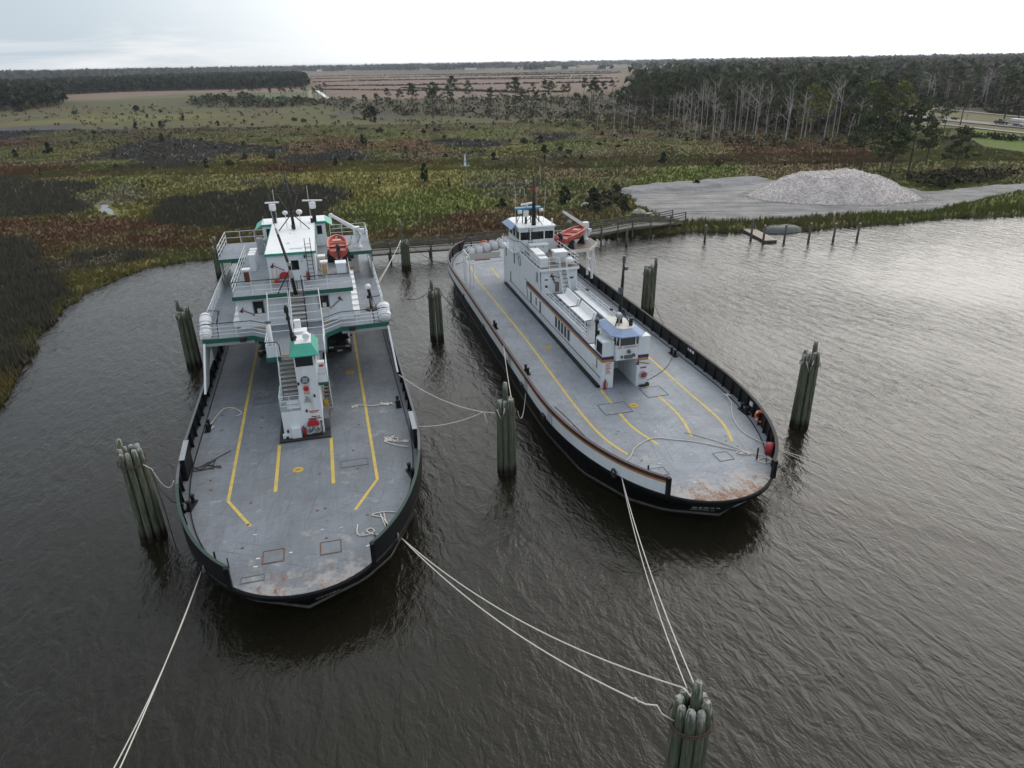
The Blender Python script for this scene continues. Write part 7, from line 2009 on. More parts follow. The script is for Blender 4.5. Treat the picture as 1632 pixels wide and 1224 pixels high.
for i, (d0, sgn) in enumerate(((4.0, -1), (11.5, -1), (16.5, -1), (21, -1), (29, -1), (38, -1), (4.6, 1))):
    p = side_path(Y0, Y1, sgn, d0, d0 + .05, .18, 1)[0]
    b = MB(); b.box((p[0], p[1], 2.02), (.22, .55, .34), math.radians(0)) if i else b.torus((p[0], p[1], 2.05), .24, .07, 14, 6, 'x')
    obj('fairlead', b, M_MAST, rf)
    if i in (1, 2, 3):
        b = MB()
        for k in range(3):
            q = side_path(Y0, Y1, sgn, d0 - 1.2 + .3 * k, d0 - 1.1 + .3 * k, .125, 1)[0]
            b.b2((q[0] - .012, q[1] - .02, 2.02), (q[0] + .012, q[1] + .02, 2.95))
        obj('drain_pipe', b, M_DGREY, rf)
# name and port of registry on the bow, split by the stem
bow_text(rf, Y0, 'CEDAR', .40, -1.15, 1.32); bow_text(rf, Y0, 'MANNS H', .24, -1.1, .90)
bow_text(rf, Y0, 'ISLAND', .42, 1.05, 1.36); bow_text(rf, Y0, 'ARBOR', .26, .95, .98)
# white panels inside the starboard bulwark
b = MB()
for d0 in (13.3, 13.7, 14.1): 
    p = side_path(Y0, Y1, 1, d0 + 3.6, d0 + 3.65, -.03, 1)[0]; b.b2((p[0] - .012, p[1] - .13, 2.66), (p[0], p[1] + .13, 2.86))
p = side_path(Y0, Y1, 1, 8.3, 8.35, -.04, 1)[0]; b.b2((p[0] - .012, p[1] - .16, 2.5), (p[0], p[1] + .16, 2.8))
obj('bulwark_notice', b, M_PRINTW, rf)
b = MB(); b.lathe([(.05, 0), (.34, 0), (.34, .5), (.2, .62), (.02, .66)], (4.5, -13.0, 2.0), 12); obj('hose_drum', b, M_RED, rf, True)
t = thing('life_ring', 'orange life ring hung inside the black bulwark of the right ferry bow', 'life ring', fw(OR_, 5.80, -9.85, 2.58), F_ANG + R(28))
b = MB(); b.torus((0, 0, 0), .34, .085, 22, 8, 'x'); obj('ring', b, M_LIFE, t, True)
b = MB()
for k in range(4):
    a = k * math.pi / 2 + .785; b.box((0, .34 * math.cos(a), .34 * math.sin(a)), (.185, .12, .12))
obj('band', b, M_PRINTW, t)
# --- centre house, lower storey
hs = part(rf, 'centre_house', M_WHITE, ((-1.66, -2.1, 2.0), (-.80, .9, 4.30)), ((.80, -2.4, 2.0), (1.60, .9, 4.30)), ((-1.66, .9, 2.0), (1.60, 25.5, 4.30)))
part(hs, 'passage_door', M_CREAM, ((-.5, .86, 2.05), (.1, .898, 3.9)))
part(hs, 'house_sill', M_INNER, ((-1.92, -1.9, 2.0), (-1.665, 24.5, 2.14)))
for z0_, z1_, m_ in ((3.92, 4.12, M_ORANGE), (4.122, 4.34, M_PURPLE)):
    part(hs, 'stripe', m_, ((-1.675, -2.12, z0_), (-1.661, 16.8, z1_)), ((-1.6745, -2.115, z0_), (-.82, -2.101, z1_)), ((.82, -2.415, z0_), (1.612, -2.401, z1_)), ((1.601, -2.4, z0_), (1.613, 16, z1_)))
part(hs, 'stripe', M_MAROON, ((-1.676, 4.0, 4.345), (-1.662, 16.5, 4.40)))
hand_tubes(hs, 'rub_pipe', M_DGREY, [[(-1.70, -1.9, 2.75), (-1.70, 23, 2.75)]], .03)
hand_tubes(hs, 'drain_pipe', M_DGREY, [[(-1.70, -1.2, 3.95), (-1.70, -1.2, 3.2)], [(-1.70, 16.9, 4.35), (-1.70, 16.3, 2.9)]], .025)
for k in range(5): part(hs, 'house_window', M_GLASS, ((-1.672, 4.65 + k * .78, 2.95), (-1.655, 5.2 + k * .78, 3.85)))
for y, w, h in ((12.3, .42, 1.0), (13.6, .3, .7), (15.2, .42, 1.0), (22.5, .4, 1.1)): part(hs, 'house_window', M_GLASS, ((-1.672, y, 3.75 - h), (-1.655, y + w, 3.75)))
for x0, y, z in ((-1.2, -2.105, 3.35), (-1.67, -.9, 3.3)):
    b = MB()
    if x0 > -1.5:
        b.b2((-1.42, y - .008, 3.0), (-.98, y + .002, 3.95)); o = obj('notice_board', b, M_PRINTW, hs)
        b = MB()
        for k in range(7): b.b2((-1.38, y - .014, 3.1 + .115 * k), (-1.02 - .06 * (k % 3), y - .009, 3.15 + .115 * k))
        obj('print', b, M_PRINT_RED, o)
    else:
        b.b2((-1.672, -.95, 2.7), (-1.662, -.35, 3.3)); obj('notice_board', b, M_CREAM, hs)
hose_station(hs, 1.28, -2.4, 2.85, reel=True)
part(hs, 'hose_sign', M_PRINT_RED, ((1.05, -2.415, 3.3), (1.5, -2.405, 3.42)))
b = MB()
for k in range(4): b.sph((1.05 + .17 * k, -2.6, 2.07), .10, 7)
b.sph((1.62, -2.5, 2.1), .16, 8); obj('hose_heap', b, M_RUBBER, hs, True)
extinguisher(fw(OR_, -1.45, -2.25, 2.02), F_ANG, 'red fire extinguisher at the left front corner of the right ferry house')
axe(fw(OR_, 1.25, -2.44, 3.72), F_ANG, R(168), 'red fire axe above the hose reel on the right ferry house front')
# --- forward pilot cab with side lockers
cab = part(rf, 'pilot_cab', M_WHITE, ((-.80, -2.42, 4.10), (.80, .6, 5.15)), ((-.72, -2.2, 5.15), (.72, .6, 5.98)))
b = MB(); b.loft([[(-.55, -2.46, 5.18), (.55, -2.46, 5.18), (.55, -2.40, 5.18), (-.55, -2.40, 5.18)], [(-.52, -2.24, 5.92), (.52, -2.24, 5.92), (.52, -2.19, 5.92), (-.52, -2.19, 5.92)]]); obj('cab_window', b, M_GLASS, cab)
for s in (-1, 1):
    b = MB(); b.loft([[(s * .60, -2.43, 5.18), (s * .84, -1.95, 5.18), (s * .80, -1.93, 5.18), (s * .56, -2.40, 5.18)], [(s * .55, -2.24, 5.92), (s * .76, -1.9, 5.92), (s * .72, -1.88, 5.92), (s * .52, -2.2, 5.92)]]); obj('cab_window', b, M_GLASS, cab)
    part(cab, 'window_post', M_ROOF, ((s * .575 - .03, -2.45, 5.17), (s * .575 + .03, -2.41, 5.95)))
    o = part(rf, 'side_locker', M_WHITE, ((s * .83, -2.1 if s < 0 else -2.4, 4.345), (s * 1.64, -.75, 5.35 if s < 0 else 5.6)))
    part(o, 'locker_rim', M_ROOF, ((s * .83, -2.12 if s < 0 else -2.42, 5.35 if s < 0 else 5.6), (s * 1.66, -1.7, 5.43 if s < 0 else 5.68)))
    if s < 0: part(o, 'locker_opening', M_INNER, ((-1.655, -1.95, 4.45), (-1.641, -.95, 5.25)))
oct_ = lambda w, y0_, y1_, c, z: [(-w + c, y0_, z), (w - c, y0_, z), (w, y0_ + c, z), (w, y1_ - c, z), (w - c, y1_, z), (-w + c, y1_, z), (-w, y1_ - c, z), (-w, y0_ + c, z)]
b = MB(); b.loft([oct_(1.22, -2.95, .9, .55, 5.92), oct_(1.22, -2.95, .9, .55, 5.97), oct_(.66, -2.25, .3, .3, 6.26)]); vz = obj('visor_roof', b, M_BLUE, cab)
b = MB(); b.loft([oct_(.65, -2.24, .29, .3, 6.262), oct_(.64, -2.23, .28, .3, 6.30)]); obj('roof_cap', b, M_CREAM, vz)
b = MB(); b.tube([(-.05, -1.0, 6.3), (-.05, -1.0, 7.3), (.02, -1.0, 9.3), (.05, -1.0, 10.9)], [.20, .13, .10, .06], 9); bm = obj('bow_mast', b, M_MAST, cab, True)
hand_tubes(bm, 'mast_stay', M_MAST, [[(-.05, -1.0, 7.3), (-.6, -1.6, 6.3)], [(-.05, -1.0, 7.3), (.6, -1.2, 6.3)], [(-.05, -1, 7.3), (.2, .1, 6.3)]], .04)
b = MB(); b.cyl((.05, -1.0, 10.5), .12, .45, 8); b.box((-.12, -1.05, 8.6), (.25, .22, .45)); b.box((.2, -1.05, 10.1), (.2, .2, .2)); obj('mast_lamp', b, M_DGREY, bm)
b = MB(); b.lathe([(.03, -.25), (.2, -.22), (.22, .2), (.03, .22)], (-.30, -1.5, 7.0), 12, 'y'); b.tube([(-.30, -1.5, 6.3), (-.30, -1.5, 6.85)], .06, 6); obj('searchlight', b, M_STEEL, vz)
b = MB(); b.cyl((.45, -1.75, 6.3), .13, .55, 10); obj('vent_pipe', b, M_MAST, vz)
b = MB(); b.tube([(-1.25, .2, 4.35), (-1.25, .2, 6.0)], .09, 8); b.sph((-1.25, .15, 6.15), .17, 8); b.box((-1.15, .1, 5.3), (.16, .16, .3)); obj('searchlight_stand', b, M_MAST, rf)
text(cab, 'NO SMOKING', .19, (0, -2.432, 5.02), FRONT, M_PRINT_RED)
b = MB(); b.lathe([(.02, -.12), (.12, -.10), (.14, .05)], (.1, -2.5, 4.72), 10, 'y'); b.box((.08, -2.5, 4.34), (.55, .16, .22)); b.lathe([(.02, -.1), (.12, -.08), (.12, .05)], (.45, -2.5, 4.42), 10, 'y'); b.box((-.40, -2.48, 4.36), (.12, .14, .18)); obj('cab_lamp', b, M_DGREY, cab)
# --- open passenger deck on the house
dk = part(rf, 'house_deck', M_DECK_U, ((-1.66, .6, 4.302), (1.60, 12.6, 4.36)))
for x in (-1.62, 1.58):
    b = MB(); b.b2((x - .02, 2.0, 4.36), (x + .02, 12.6, 4.75)); o = obj('side_plate', b, M_WHITE, dk)
    railing(o, [(x, 1.0, 4.36), (x, 12.6, 4.36)], 1.0, 4, 1.25)
hand_tubes(dk, 'handrail', M_MAST, [[(-1.62, 12.55, 6.3), (-1.62, 12.4, 4.4)], [(-1.0, .8, 4.36), (-.9, .9, 5.3), (.2, 2.0, 5.3)], [(-1.1, 2.6, 4.36), (-1.1, 2.6, 5.2)]], .03)
for y0_ in (4.0, 7.6):
    bn = part(dk, 'bench', M_ROOF, ((-.72, y0_, 4.74), (-.02, y0_ + 3.3, 4.80)))
    b = MB(); b.loft([[(-.02, y0_, 4.78), (.05, y0_, 4.78), (.05, y0_ + 3.3, 4.78), (-.02, y0_ + 3.3, 4.78)], [(.20, y0_, 5.28), (.27, y0_, 5.28), (.27, y0_ + 3.3, 5.28), (.20, y0_ + 3.3, 5.28)]]); obj('backrest', b, M_ROOF, bn)
    for k in range(4): part(bn, 'leg', M_WHITE, ((-.6, y0_ + .25 + k * .92, 4.36), (-.1, y0_ + .33 + k * .92, 4.74)))
part(dk, 'side_bench', M_WHITE, ((1.05, 2.0, 4.68), (1.52, 11.5, 4.76)), ((1.3, 2.0, 4.36), (1.5, 11.5, 4.68)))
for y in (3.9, 7.45): hand_tubes(dk, 'folding_bracket', M_MAST, [[(-.6, y, 4.8), (-.15, y, 4.85), (-.05, y - .1, 5.35)]], .03)
for x, y in ((-1.5, 7.6), (-1.5, 11.3), (1.5, 4.2), (1.5, 9.5)):
    b = MB(); b.box((x, y, 5.42), (.18, .3, .14)); obj('rail_lamp', b, M_MAST, dk)
# --- second storey
h2 = part(rf, 'upper_house', M_WHITE, ((-1.66, 12.6, 4.301), (1.70, 25.5, 6.45)))
part(h2, 'house_door', M_WHITE, ((.80, 12.56, 4.4), (1.55, 12.597, 6.2)))
part(h2, 'house_door', M_WHITE, ((-1.35, 12.56, 4.4), (-.65, 12.597, 6.2)))
b = MB(); b.b2((.95, 12.545, 5.55), (1.35, 12.558, 5.72)); b.b2((-1.25, 12.545, 5.55), (-.95, 12.558, 5.68)); obj('door_notice', b, M_PRINT, h2)
part(h2, 'wall_panel', M_TREAD, ((-.28, 12.55, 4.5), (.05, 12.595, 5.35)))
b = MB(); b.sph((-.42, 12.52, 5.55), .09, 7); b.sph((-.35, 12.52, 5.35), .08, 7); b.box((-.5, 12.55, 5.75), (.12, .06, .35)); obj('fire_fittings', b, M_REDRUST, h2)
axe(fw(OR_, -.25, 12.53, 5.85), F_ANG, R(160), 'red fire axe beside the steep stair of the right ferry upper house')
for y, w, z, h in ((13.2, .6, 5.2, .9), (13.25, .28, 5.3, .6), (9.0, .01, 5, .01)): part(h2, 'house_window', M_GREY, ((-1.672, y, z), (-1.655, y + w, z + h)))
part(h2, 'house_window', M_GLASS, ((-1.673, 21.0, 4.9), (-1.654, 21.4, 6.1)), ((-1.673, 24.2, 4.9), (-1.654, 24.6, 5.9)))
# round emblem board on the side: dark ring on white with a plain swirl
b = MB(); b.lathe([(.02, -.006), (.46, -.006), (.46, .006)], (-1.668, 19.2, 5.65), 24, 'x'); o = obj('emblem_board', b, M_ROOF, h2)
b = MB(); b.torus((-1.676, 19.2, 5.65), .42, .035, 24, 4, 'x'); b.loft([[(-1.684, 19.2 + .05 * k, 5.32 + .65 * f) for k, f in ((-3, 0), (-1, 0), (1, .3), (2, .55))], [(-1.678, 19.2 + .05 * k, 5.45 + .62 * f) for k, f in ((-1, 0), (1, 0), (3, .5), (3, .75))]]); obj('emblem_print', b, M_PRINT, o)
part(h2, 'stripe', M_ORANGE, ((-1.6705, 12.62, 4.42), (-1.6615, 17.5, 4.50)))
stair(rf, .02, .62, (11.1, 4.37), (12.45, 6.5), 7, M_TREAD, M_WHITE, .26, rail=M_WHITE)
# --- bridge deck
br = part(rf, 'bridge_deck', M_DECK_BR, ((-1.72, 12.4, 6.452), (1.76, 25.8, 6.56)))
part(br, 'deck_edge', M_ROOF, ((-1.75, 12.36, 6.42), (-1.721, 25.8, 6.62)), ((1.761, 12.36, 6.42), (1.79, 25.8, 6.62)), ((-1.75, 12.33, 6.42), (1.79, 12.359, 6.62)))
rl_ = railing(rf, [(-1.70, 12.45, 6.56), (-1.70, 18.6, 6.56), (-2.2, 19.4, 6.56), (-2.35, 22.6, 6.56)], 1.0, 3, 1.1)
hand_tubes(rl_, 'handrail', M_MAST, [[(-1.70, 14.5, 7.58), (-1.70, 18.6, 7.58), (-2.2, 19.4, 7.58), (-2.35, 22.6, 7.58)]], .03)
railing(rf, [(-1.7, 12.42, 6.56), (-.02, 12.42, 6.56)], 1.0, 3, .8)
railing(rf, [(.66, 12.42, 6.56), (1.74, 12.42, 6.56), (1.74, 15.5, 6.56), (1.74, 18.2, 6.56)], 1.0, 3, 1.0)
part(rf, 'wing_deck', M_WHITE, ((-2.38, 19.2, 6.452), (-1.76, 23.2, 6.555)))
boxes = [('deck_locker', (-1.45, 14.1, -.75, 15.2, .85)), ('deck_locker', (-1.45, 15.3, -.75, 16.4, .85)), ('deck_locker', (-1.45, 13.1, -.75, 14.0, .70))]
for nm, (x0, y0_, x1, y1_, h) in boxes:
    o = part(rf, nm, M_WHITE, ((x0, y0_, 6.56), (x1, y1_, 6.56 + h))); part(o, 'locker_lid', M_ROOF, ((x0 - .04, y0_ - .03, 6.56 + h), (x1 + .04, y1_ + .03, 6.64 + h)))
o = part(rf, 'deck_locker', M_WHITE, ((-.95, 18.0, 6.56), (.75, 18.8, 7.25))); part(o, 'locker_lid', M_ROOF, ((-1.0, 17.93, 7.25), (.8, 18.82, 7.36)))
part(o, 'latch', M_GREY, ((-.5, 17.97, 7.05), (-.42, 18.0, 7.25)), ((.25, 17.97, 7.05), (.33, 18.0, 7.25)))
b = MB(); b.loft([[(.30, 14.2, 6.56), (1.15, 14.2, 6.56), (1.15, 15.1, 6.56), (.30, 15.1, 6.56)], [(.2, 14.1, 7.45), (1.25, 14.1, 7.45), (1.25, 15.2, 7.45), (.2, 15.2, 7.45)]]); o = obj('deck_locker', b, M_WHITE, rf); part(o, 'locker_lid', M_ROOF, ((.14, 14.03, 7.452), (1.31, 15.27, 7.56)))
b = MB(); b.sph((1.25, 13.4, 6.9), .42, 10, (1.0, .9, .8)); obj('canvas_cover', b, M_ROOF, rf, True)
# --- wheelhouse
wh = part(rf, 'wheelhouse', M_WHITE, ((-1.72, 19.0, 6.56), (1.66, 23.0, 7.62)), ((-1.72, 19.0, 8.35), (1.66, 23.0, 8.78)), ((-1.60, 19.12, 7.62), (1.54, 22.9, 8.35)))
for x0, x1 in ((-1.62, -.72), (-.60, .62), (.74, 1.56)): part(wh, 'front_window', M_GLASS, ((x0, 19.03, 7.63), (x1, 19.115, 8.34)))
for x in (-1.67, -.66, .68, 1.61): part(wh, 'window_post', M_ROOF, ((x - .05, 18.985, 7.62), (x + .05, 19.06, 8.35)))
for y0_, y1_ in ((19.2, 20.3), (20.45, 21.4), (21.55, 22.7)): part(wh, 'side_window', M_GLASS, ((-1.68, y0_, 7.64), (-1.605, y1_, 8.33)))
for y in (20.37, 21.47, 22.8): part(wh, 'window_post', M_ROOF, ((-1.73, y - .06, 7.62), (-1.66, y + .06, 8.35)))
b = MB(); b.loft([[(-1.85, 18.75, 8.78), (1.75, 18.75, 8.78), (1.75, 22.9, 8.78), (1.2, 23.6, 8.78), (-1.3, 23.6, 8.78), (-1.85, 22.9, 8.78)], [(-1.8, 18.8, 8.90), (1.7, 18.8, 8.90), (1.7, 22.85, 8.90), (1.15, 23.5, 8.90), (-1.25, 23.5, 8.90), (-1.8, 22.85, 8.90)]]); wr = obj('wheelhouse_roof', b, M_ROOF, wh)
b = MB(); b.loft([[(-1.83, 19.8, 8.89), (-1.83, 22.9, 8.89), (-1.25, 23.55, 8.89), (-1.25, 23.55, 8.93), (-1.83, 22.9, 8.93), (-1.83, 19.8, 8.93)][:6], [(-2.35, 19.6, 8.50), (-2.35, 23.2, 8.50), (-1.6, 24.1, 8.50), (-1.6, 24.1, 8.55), (-2.35, 23.2, 8.55), (-2.35, 19.6, 8.55)]]); obj('side_visor', b, M_BLUE, wh)
hand_tubes(wh, 'ladder', M_MAST, [[(-.85, 18.92, 6.6), (-.85, 18.92, 8.9)], [(-.5, 18.92, 6.6), (-.5, 18.92, 8.9)]] + [[(-.85, 18.92, 6.8 + .28 * k), (-.5, 18.92, 6.8 + .28 * k)] for k in range(8)], .018)
b = MB(); b.cyl((1.45, 19.05, 8.9), .05, .45, 6); b.cyl((1.45, 19.05, 9.35), .10, .10, 8); b.box((.1, 18.72, 8.84), (.12, .1, .1)); obj('roof_sensor', b, M_ROOF, wr)
b = MB(); b.tube([(-.25, 19.3, 8.9), (-.22, 19.35, 11.0), (-.18, 19.4, 13.3)], [.22, .15, .11], 9); mm = obj('main_mast', b, M_MAST, rf, True)
hand_tubes(mm, 'mast_yard', M_MAST, [[(-1.2, 19.4, 12.35), (1.05, 19.4, 12.45)], [(-.18, 19.4, 12.9), (-.9, 19.4, 12.4)], [(-.18, 19.4, 12.9), (.5, 19.4, 12.42)]], .03)
hand_tubes(mm, 'mast_stay', M_MAST, [[(-.22, 19.4, 10.0), (.55, 19.1, 8.9)], [(-.22, 19.4, 10.0), (.3, 20.6, 8.9)], [(-.22, 19.4, 9.9), (-.9, 20.2, 8.9)]], .03)
hand_tubes(mm, 'signal_line', M_CREAM, [[(-1.15, 19.4, 12.3), (-.9, 19.4, 10.4)], [(.95, 19.4, 12.4), (.75, 19.6, 9.0)], [(.1, 19.4, 12.4), (.1, 19.5, 9.0)]], .014, 4)
b = MB(); b.box((-.28, 19.3, 12.2), (.2, .2, .3)); obj('mast_lamp', b, M_RED, mm)
hand_tubes(rf, 'whip_antenna', M_CREAM, [[(-1.75, 20.2, 8.9), (-1.75, 20.2, 12.0)], [(-1.95, 20.2, 11.6), (-1.5, 20.2, 11.6)], [(.45, 19.5, 12.5), (.4, 19.5, 14.2)], [(-.9, 19.5, 12.4), (-.9, 19.5, 12.9)]], .02, 5)
b = MB(); b.cyl((-.9, 19.5, 12.9), .09, .06, 8); obj('roof_sensor', b, M_ROOF, rf)
o = part(rf, 'radar_platform', M_STBLUE, ((-1.7, 20.2, 10.2), (.75, 20.9, 10.34)))
b = MB()
for x in (-1.55, -1.0, -.2, .6):
    b.tube([(x, 20.5, 8.9), (x, 20.5, 10.2)], .05, 6)
b.tube([(-1.55, 20.5, 8.95), (-1.0, 20.5, 10.15)], .03, 5); b.tube([(.6, 20.5, 8.95), (-.2, 20.5, 10.15)], .03, 5); b.tube([(-.75, 20.2, 8.9), (-.75, 20.2, 9.6)], .11, 8)
obj('platform_leg', b, M_MAST, o)
b = MB(); b.cyl((-.75, 20.2, 9.55), .26, .55, 10); b.cyl((-1.35, 20.1, 9.9), .22, .28, 10); b.cyl((.7, 20.1, 10.0), .2, .2, 10); obj('radar_housing', b, M_ROOF, o)
b = MB(); b.box((-.55, 20.5, 10.65), (1.5, .17, .14), R(28)); b.cyl((-.6, 20.5, 10.34), .12, .25, 8); obj('radar_scanner', b, M_ROOF, o)
# --- boat platform to the right, on white legs
bp_ = [(1.80, 18.2), (4.9, 18.2), (6.35, 20.2), (6.35, 22.2), (1.80, 22.2)]
b = MB(); b.prism(bp_, 6.42, 6.55); pf = obj('boat_platform', b, M_DECK_BR, rf)
b = MB(); wall_strip(b, [(1.80, 18.18), (4.92, 18.18), (6.38, 20.2), (6.38, 22.2)], 6.28, 6.57, .05, 1); obj('platform_edge', b, M_CREAM, pf)
b = MB()
for y in (20.6, 21.9):
    b.tube([(6.15, y, 2.9), (6.10, y, 6.42)], .13, 8); b.tube([(6.75, y, 2.4), (6.2, y, 6.3)], .05, 6)
for z in (3.6, 4.7, 5.7): b.tube([(6.12, 20.6, z), (6.12, 21.9, z)], .09, 6)
b.tube([(6.12, 20.6, 5.7), (6.55, 20.6, 4.0)], .06, 6)
obj('platform_leg', b, M_ROOF, pf)
railing(pf, [(1.9, 22.1, 6.55), (6.2, 22.1, 6.55)], 1.0, 3, 1.2)
rescue_boat(fw(OR_, 3.85, 20.1, 7.02), F_ANG - R(46), 'faded red rescue boat on the boat platform of the right ferry', 4.6, 1.6)
b = MB(); b.cyl((5.75, 21.7, 6.55), .28, .2, 10); b.cyl((5.75, 21.7, 6.6), .19, 1.4, 10); b.box((5.75, 21.7, 8.0), (.55, .5, .6)); cr = obj('davit_crane', b, M_ROOF, rf)
b = MB(); b.loft([[(5.6, 21.5, 7.8), (5.6, 21.85, 7.8), (5.6, 21.85, 8.2), (5.6, 21.5, 8.2)], [(3.45, 21.75, 9.3), (3.45, 21.95, 9.3), (3.45, 21.95, 9.58), (3.45, 21.75, 9.58)]]); obj('crane_arm', b, M_ROOF, cr)
b = MB(); b.box((6.1, 21.5, 7.5), (.35, .3, .3)); b.cyl((6.0, 21.4, 7.0), .08, .5, 8); obj('crane_winch', b, M_WHITE, cr)
# --- raft platform to the left, on white legs, with a row of canisters
rp = part(rf, 'raft_platform', M_CREAM, ((-5.5, 26.0, 4.30), (-1.70, 27.2, 4.42)), ((-5.3, 25.97, 4.42), (-1.9, 26.02, 4.95)))
part(rp, 'platform_edge', M_PRINT_RED, ((-4.6, 25.95, 4.2), (-3.0, 25.99, 4.3)))
b = MB()
for y in (24.0, 26.1, 27.1): b.tube([(-5.55, y, 2.0), (-5.55, y, 5.2)], .06, 6)
for z in (4.4, 5.2): b.tube([(-5.55, 24.0, z), (-5.55, 27.1, z)], .05, 6)
b.tube([(-5.2, 24.0, 2.0), (-5.2, 24.0, 4.4)], .05, 6); b.tube([(-5.55, 24.0, 4.4), (-1.8, 24.6, 4.4)], .04, 6)
obj('platform_leg', b, M_ROOF, rp)
railing(rp, [(-5.45, 27.15, 4.42), (-1.8, 27.15, 4.42)], 1.2, 3, 1.0)
rl5 = ['leftmost white life raft canister in the row on the right ferry', 'second white life raft canister from the left on the right ferry rack', 'third white life raft canister from the left on the right ferry rack', 'fourth white life raft canister, orange smudge on its top', 'tallest standing white life raft canister beside the wheelhouse']
for k in range(5):
    life_raft(fw(OR_, -4.85 + k * .80, 26.55, 4.62 + .16 * k), F_ANG + R(8), rl5[k], 'life raft row of the right ferry', .44, 1.1)
t = thing('life_ring', 'small orange life ring on the rail behind the life raft row', 'life ring', fw(OR_, -3.3, 27.2, 5.6), F_ANG)
b = MB(); b.torus((0, 0, 0), .30, .08, 18, 7, 'y'); obj('ring', b, M_LIFE, t, True)
# ------------------------------------------------------------------ ropes
def sag(a, b_, drop, n=22):
    a, b_ = Vector(a), Vector(b_)
    return [a.lerp(b_, i / n) - Vector((0, 0, drop * 4 * (i / n) * (1 - i / n))) for i in range(n + 1)]
def rope(name, label, paths, r, m, group=None):
    b = MB()
    for p in paths: b.tube(p, r, 5)
    return tag(obj(name, b, m, None, True), label, 'rope', group)
J = Vector((5.6, 15.1, 0))
g_ = 'mooring lines'
c1 = fw(OL_, -4.55, -5.6, 1.85)
rope('mooring_line', 'pale double mooring line from the left ferry bow to the lower left corner', [sag(c1, (-12.2, 11.8, 3.6), .55), sag(c1, (-11.9, 11.6, 3.4), .25)], .024, M_ROPE, g_)
c2 = fw(OL_, 4.55, -5.7, 1.85)
knot = [tuple(Vector((4.78, 14.7, 4.5)) + Vector((math.cos(a) * .27 + .72, math.sin(a) * .27 + .38, .12 * math.sin(a)))) for a in np.linspace(0, 6.28, 14)]
rope('mooring_line', 'pale mooring line from the left ferry bow looped over the nearest dolphin', [sag(c2, (5.12, 15.55, 5.05), 1.0), sag((5.12, 15.55, 5.05), (5.68, 14.85, 4.9), .05, 6), knot], .026, M_ROPE, g_)
rope('mooring_line', 'slacker lower mooring line from the left ferry bow with knots near the nearest dolphin', [sag(c2, (3.7, 15.75, 4.35), .85), [(3.7, 15.75, 4.35), (4.0, 15.5, 4.42), (4.3, 15.3, 4.60), (4.45, 15.2, 4.35), (4.80, 15.02, 4.25)], [(3.62, 15.8, 4.3), (3.72, 15.74, 4.44), (3.82, 15.66, 4.3)]], .027, M_ROPE, g_)
c3 = fw(OR_, -4.72, -13.0, 2.05)
rope('mooring_line', 'double mooring line from the right ferry bow down to the nearest dolphin', [sag(c3, (5.25, 15.58, 5.0), .75), sag(c3, (5.52, 15.3, 5.1), .60)], .022, M_ROPE, g_)
c4 = fw(OL_, 6.35, 11.1, 3.1); c5 = fw(OL_, 6.45, 3.6, 2.9)
rope('mooring_line', 'upper mooring line from the left ferry side to the middle dolphin', [sag(c4, (-1.75, 37.0, 3.75), .45), [(-1.75, 37.0, 3.75), (-1.2, 36.7, 3.85), (-.9, 36.5, 3.9)]], .028, M_ROPE, g_)
rope('mooring_line', 'lower mooring line from the left ferry grey fairlead to the middle dolphin', [sag(c5, (-1.75, 37.0, 3.75), .3), [(-1.70, 37.0, 3.7), (-1.55, 36.9, 3.2), (-1.5, 36.9, 2.4)]], .028, M_ROPE, g_)
c6 = fw(OL_, -6.55, 1.0, 3.0)
rope('mooring_line', 'pale line from the left ferry side to the dolphin left of its bow', [sag(c6, (-18.25, 30.2, 4.35), .75), [(-18.25, 30.2, 4.35), (-18.6, 30.2, 4.6)]], .024, M_ROPE, g_)
rope('mooring_chain', 'black chain hanging from the dolphin left of the left ferry bow into the water', [[(-18.3, 30.2, 4.35), (-18.1, 30.0, 3.4), (-17.95, 29.9, 2.0), (-17.8, 29.7, 0.4), (-17.7, 29.6, -.3)], [(-18.3, 30.2, 4.35), (-17.98, 30.0, 3.3), (-17.55, 30.0, 2.5), (-17.1, 30.2, 2.1), fw(OL_, -6.7, 1.2, 2.2)]], .028, M_ROPED)
c7 = fw(OR_, -6.45, 0.0, 1.95)
rope('mooring_line', 'slack rope hanging from the middle dolphin to the right ferry side', [sag((.3, 36.2, 4.2), c7, 1.35), sag((-.05, 36.5, 4.9), fw(OR_, -6.5, 6.5, 2.9), .35)], .022, M_ROPE, g_)
c8 = fw(OR_, 4.9, -12.6, 2.1)
rope('mooring_line', 'pair of thin lines from the right ferry bow to the right edge', [sag(c8, (30.5, 25.8, 1.2), .9, 30), sag(c8, (31.5, 26.6, 1.4), .6, 30)], .022, M_ROPE, g_)
c9 = fw(OL_, 5.9, 31.6, 2.6)
rope('mooring_line', 'pair of pale lines from the left ferry stern up to the dolphin before the pier', [sag(c9, (-12.95, 82.6, 3.6), .25), sag(fw(OL_, 5.7, 32.5, 2.4), (-12.95, 82.6, 3.5), .3), [(-13.0, 82.5, 3.5), (-13.2, 82.0, 2.0), (-13.6, 81.3, 0.2)]], .03, M_ROPE, g_)
rope('mooring_line', 'slack line from the dolphin before the pier to the right ferry stern', [sag((-12.0, 82.6, 3.2), fw(OR_, -4.6, 32.5, 2.4), 1.1)], .028, M_ROPED, g_)
rope('mooring_line', 'dark slack line from the dolphin at the right ferry quarter to its hull', [sag((-6.2, 59.0, 4.6), fw(OR_, -6.5, 19.0, 2.2), 1.2), sag((-7.2, 59.2, 4.4), (-9.5, 61.5, 3.0), .3)], .028, M_ROPED, g_)
rope('mooring_line', 'thin dark line from the dolphin with a tall side pile toward the right ferry', [sag((12.8, 64.8, 4.2), fw(OR_, 6.4, 3.5, 2.7), .5)], .022, M_ROPED, g_)
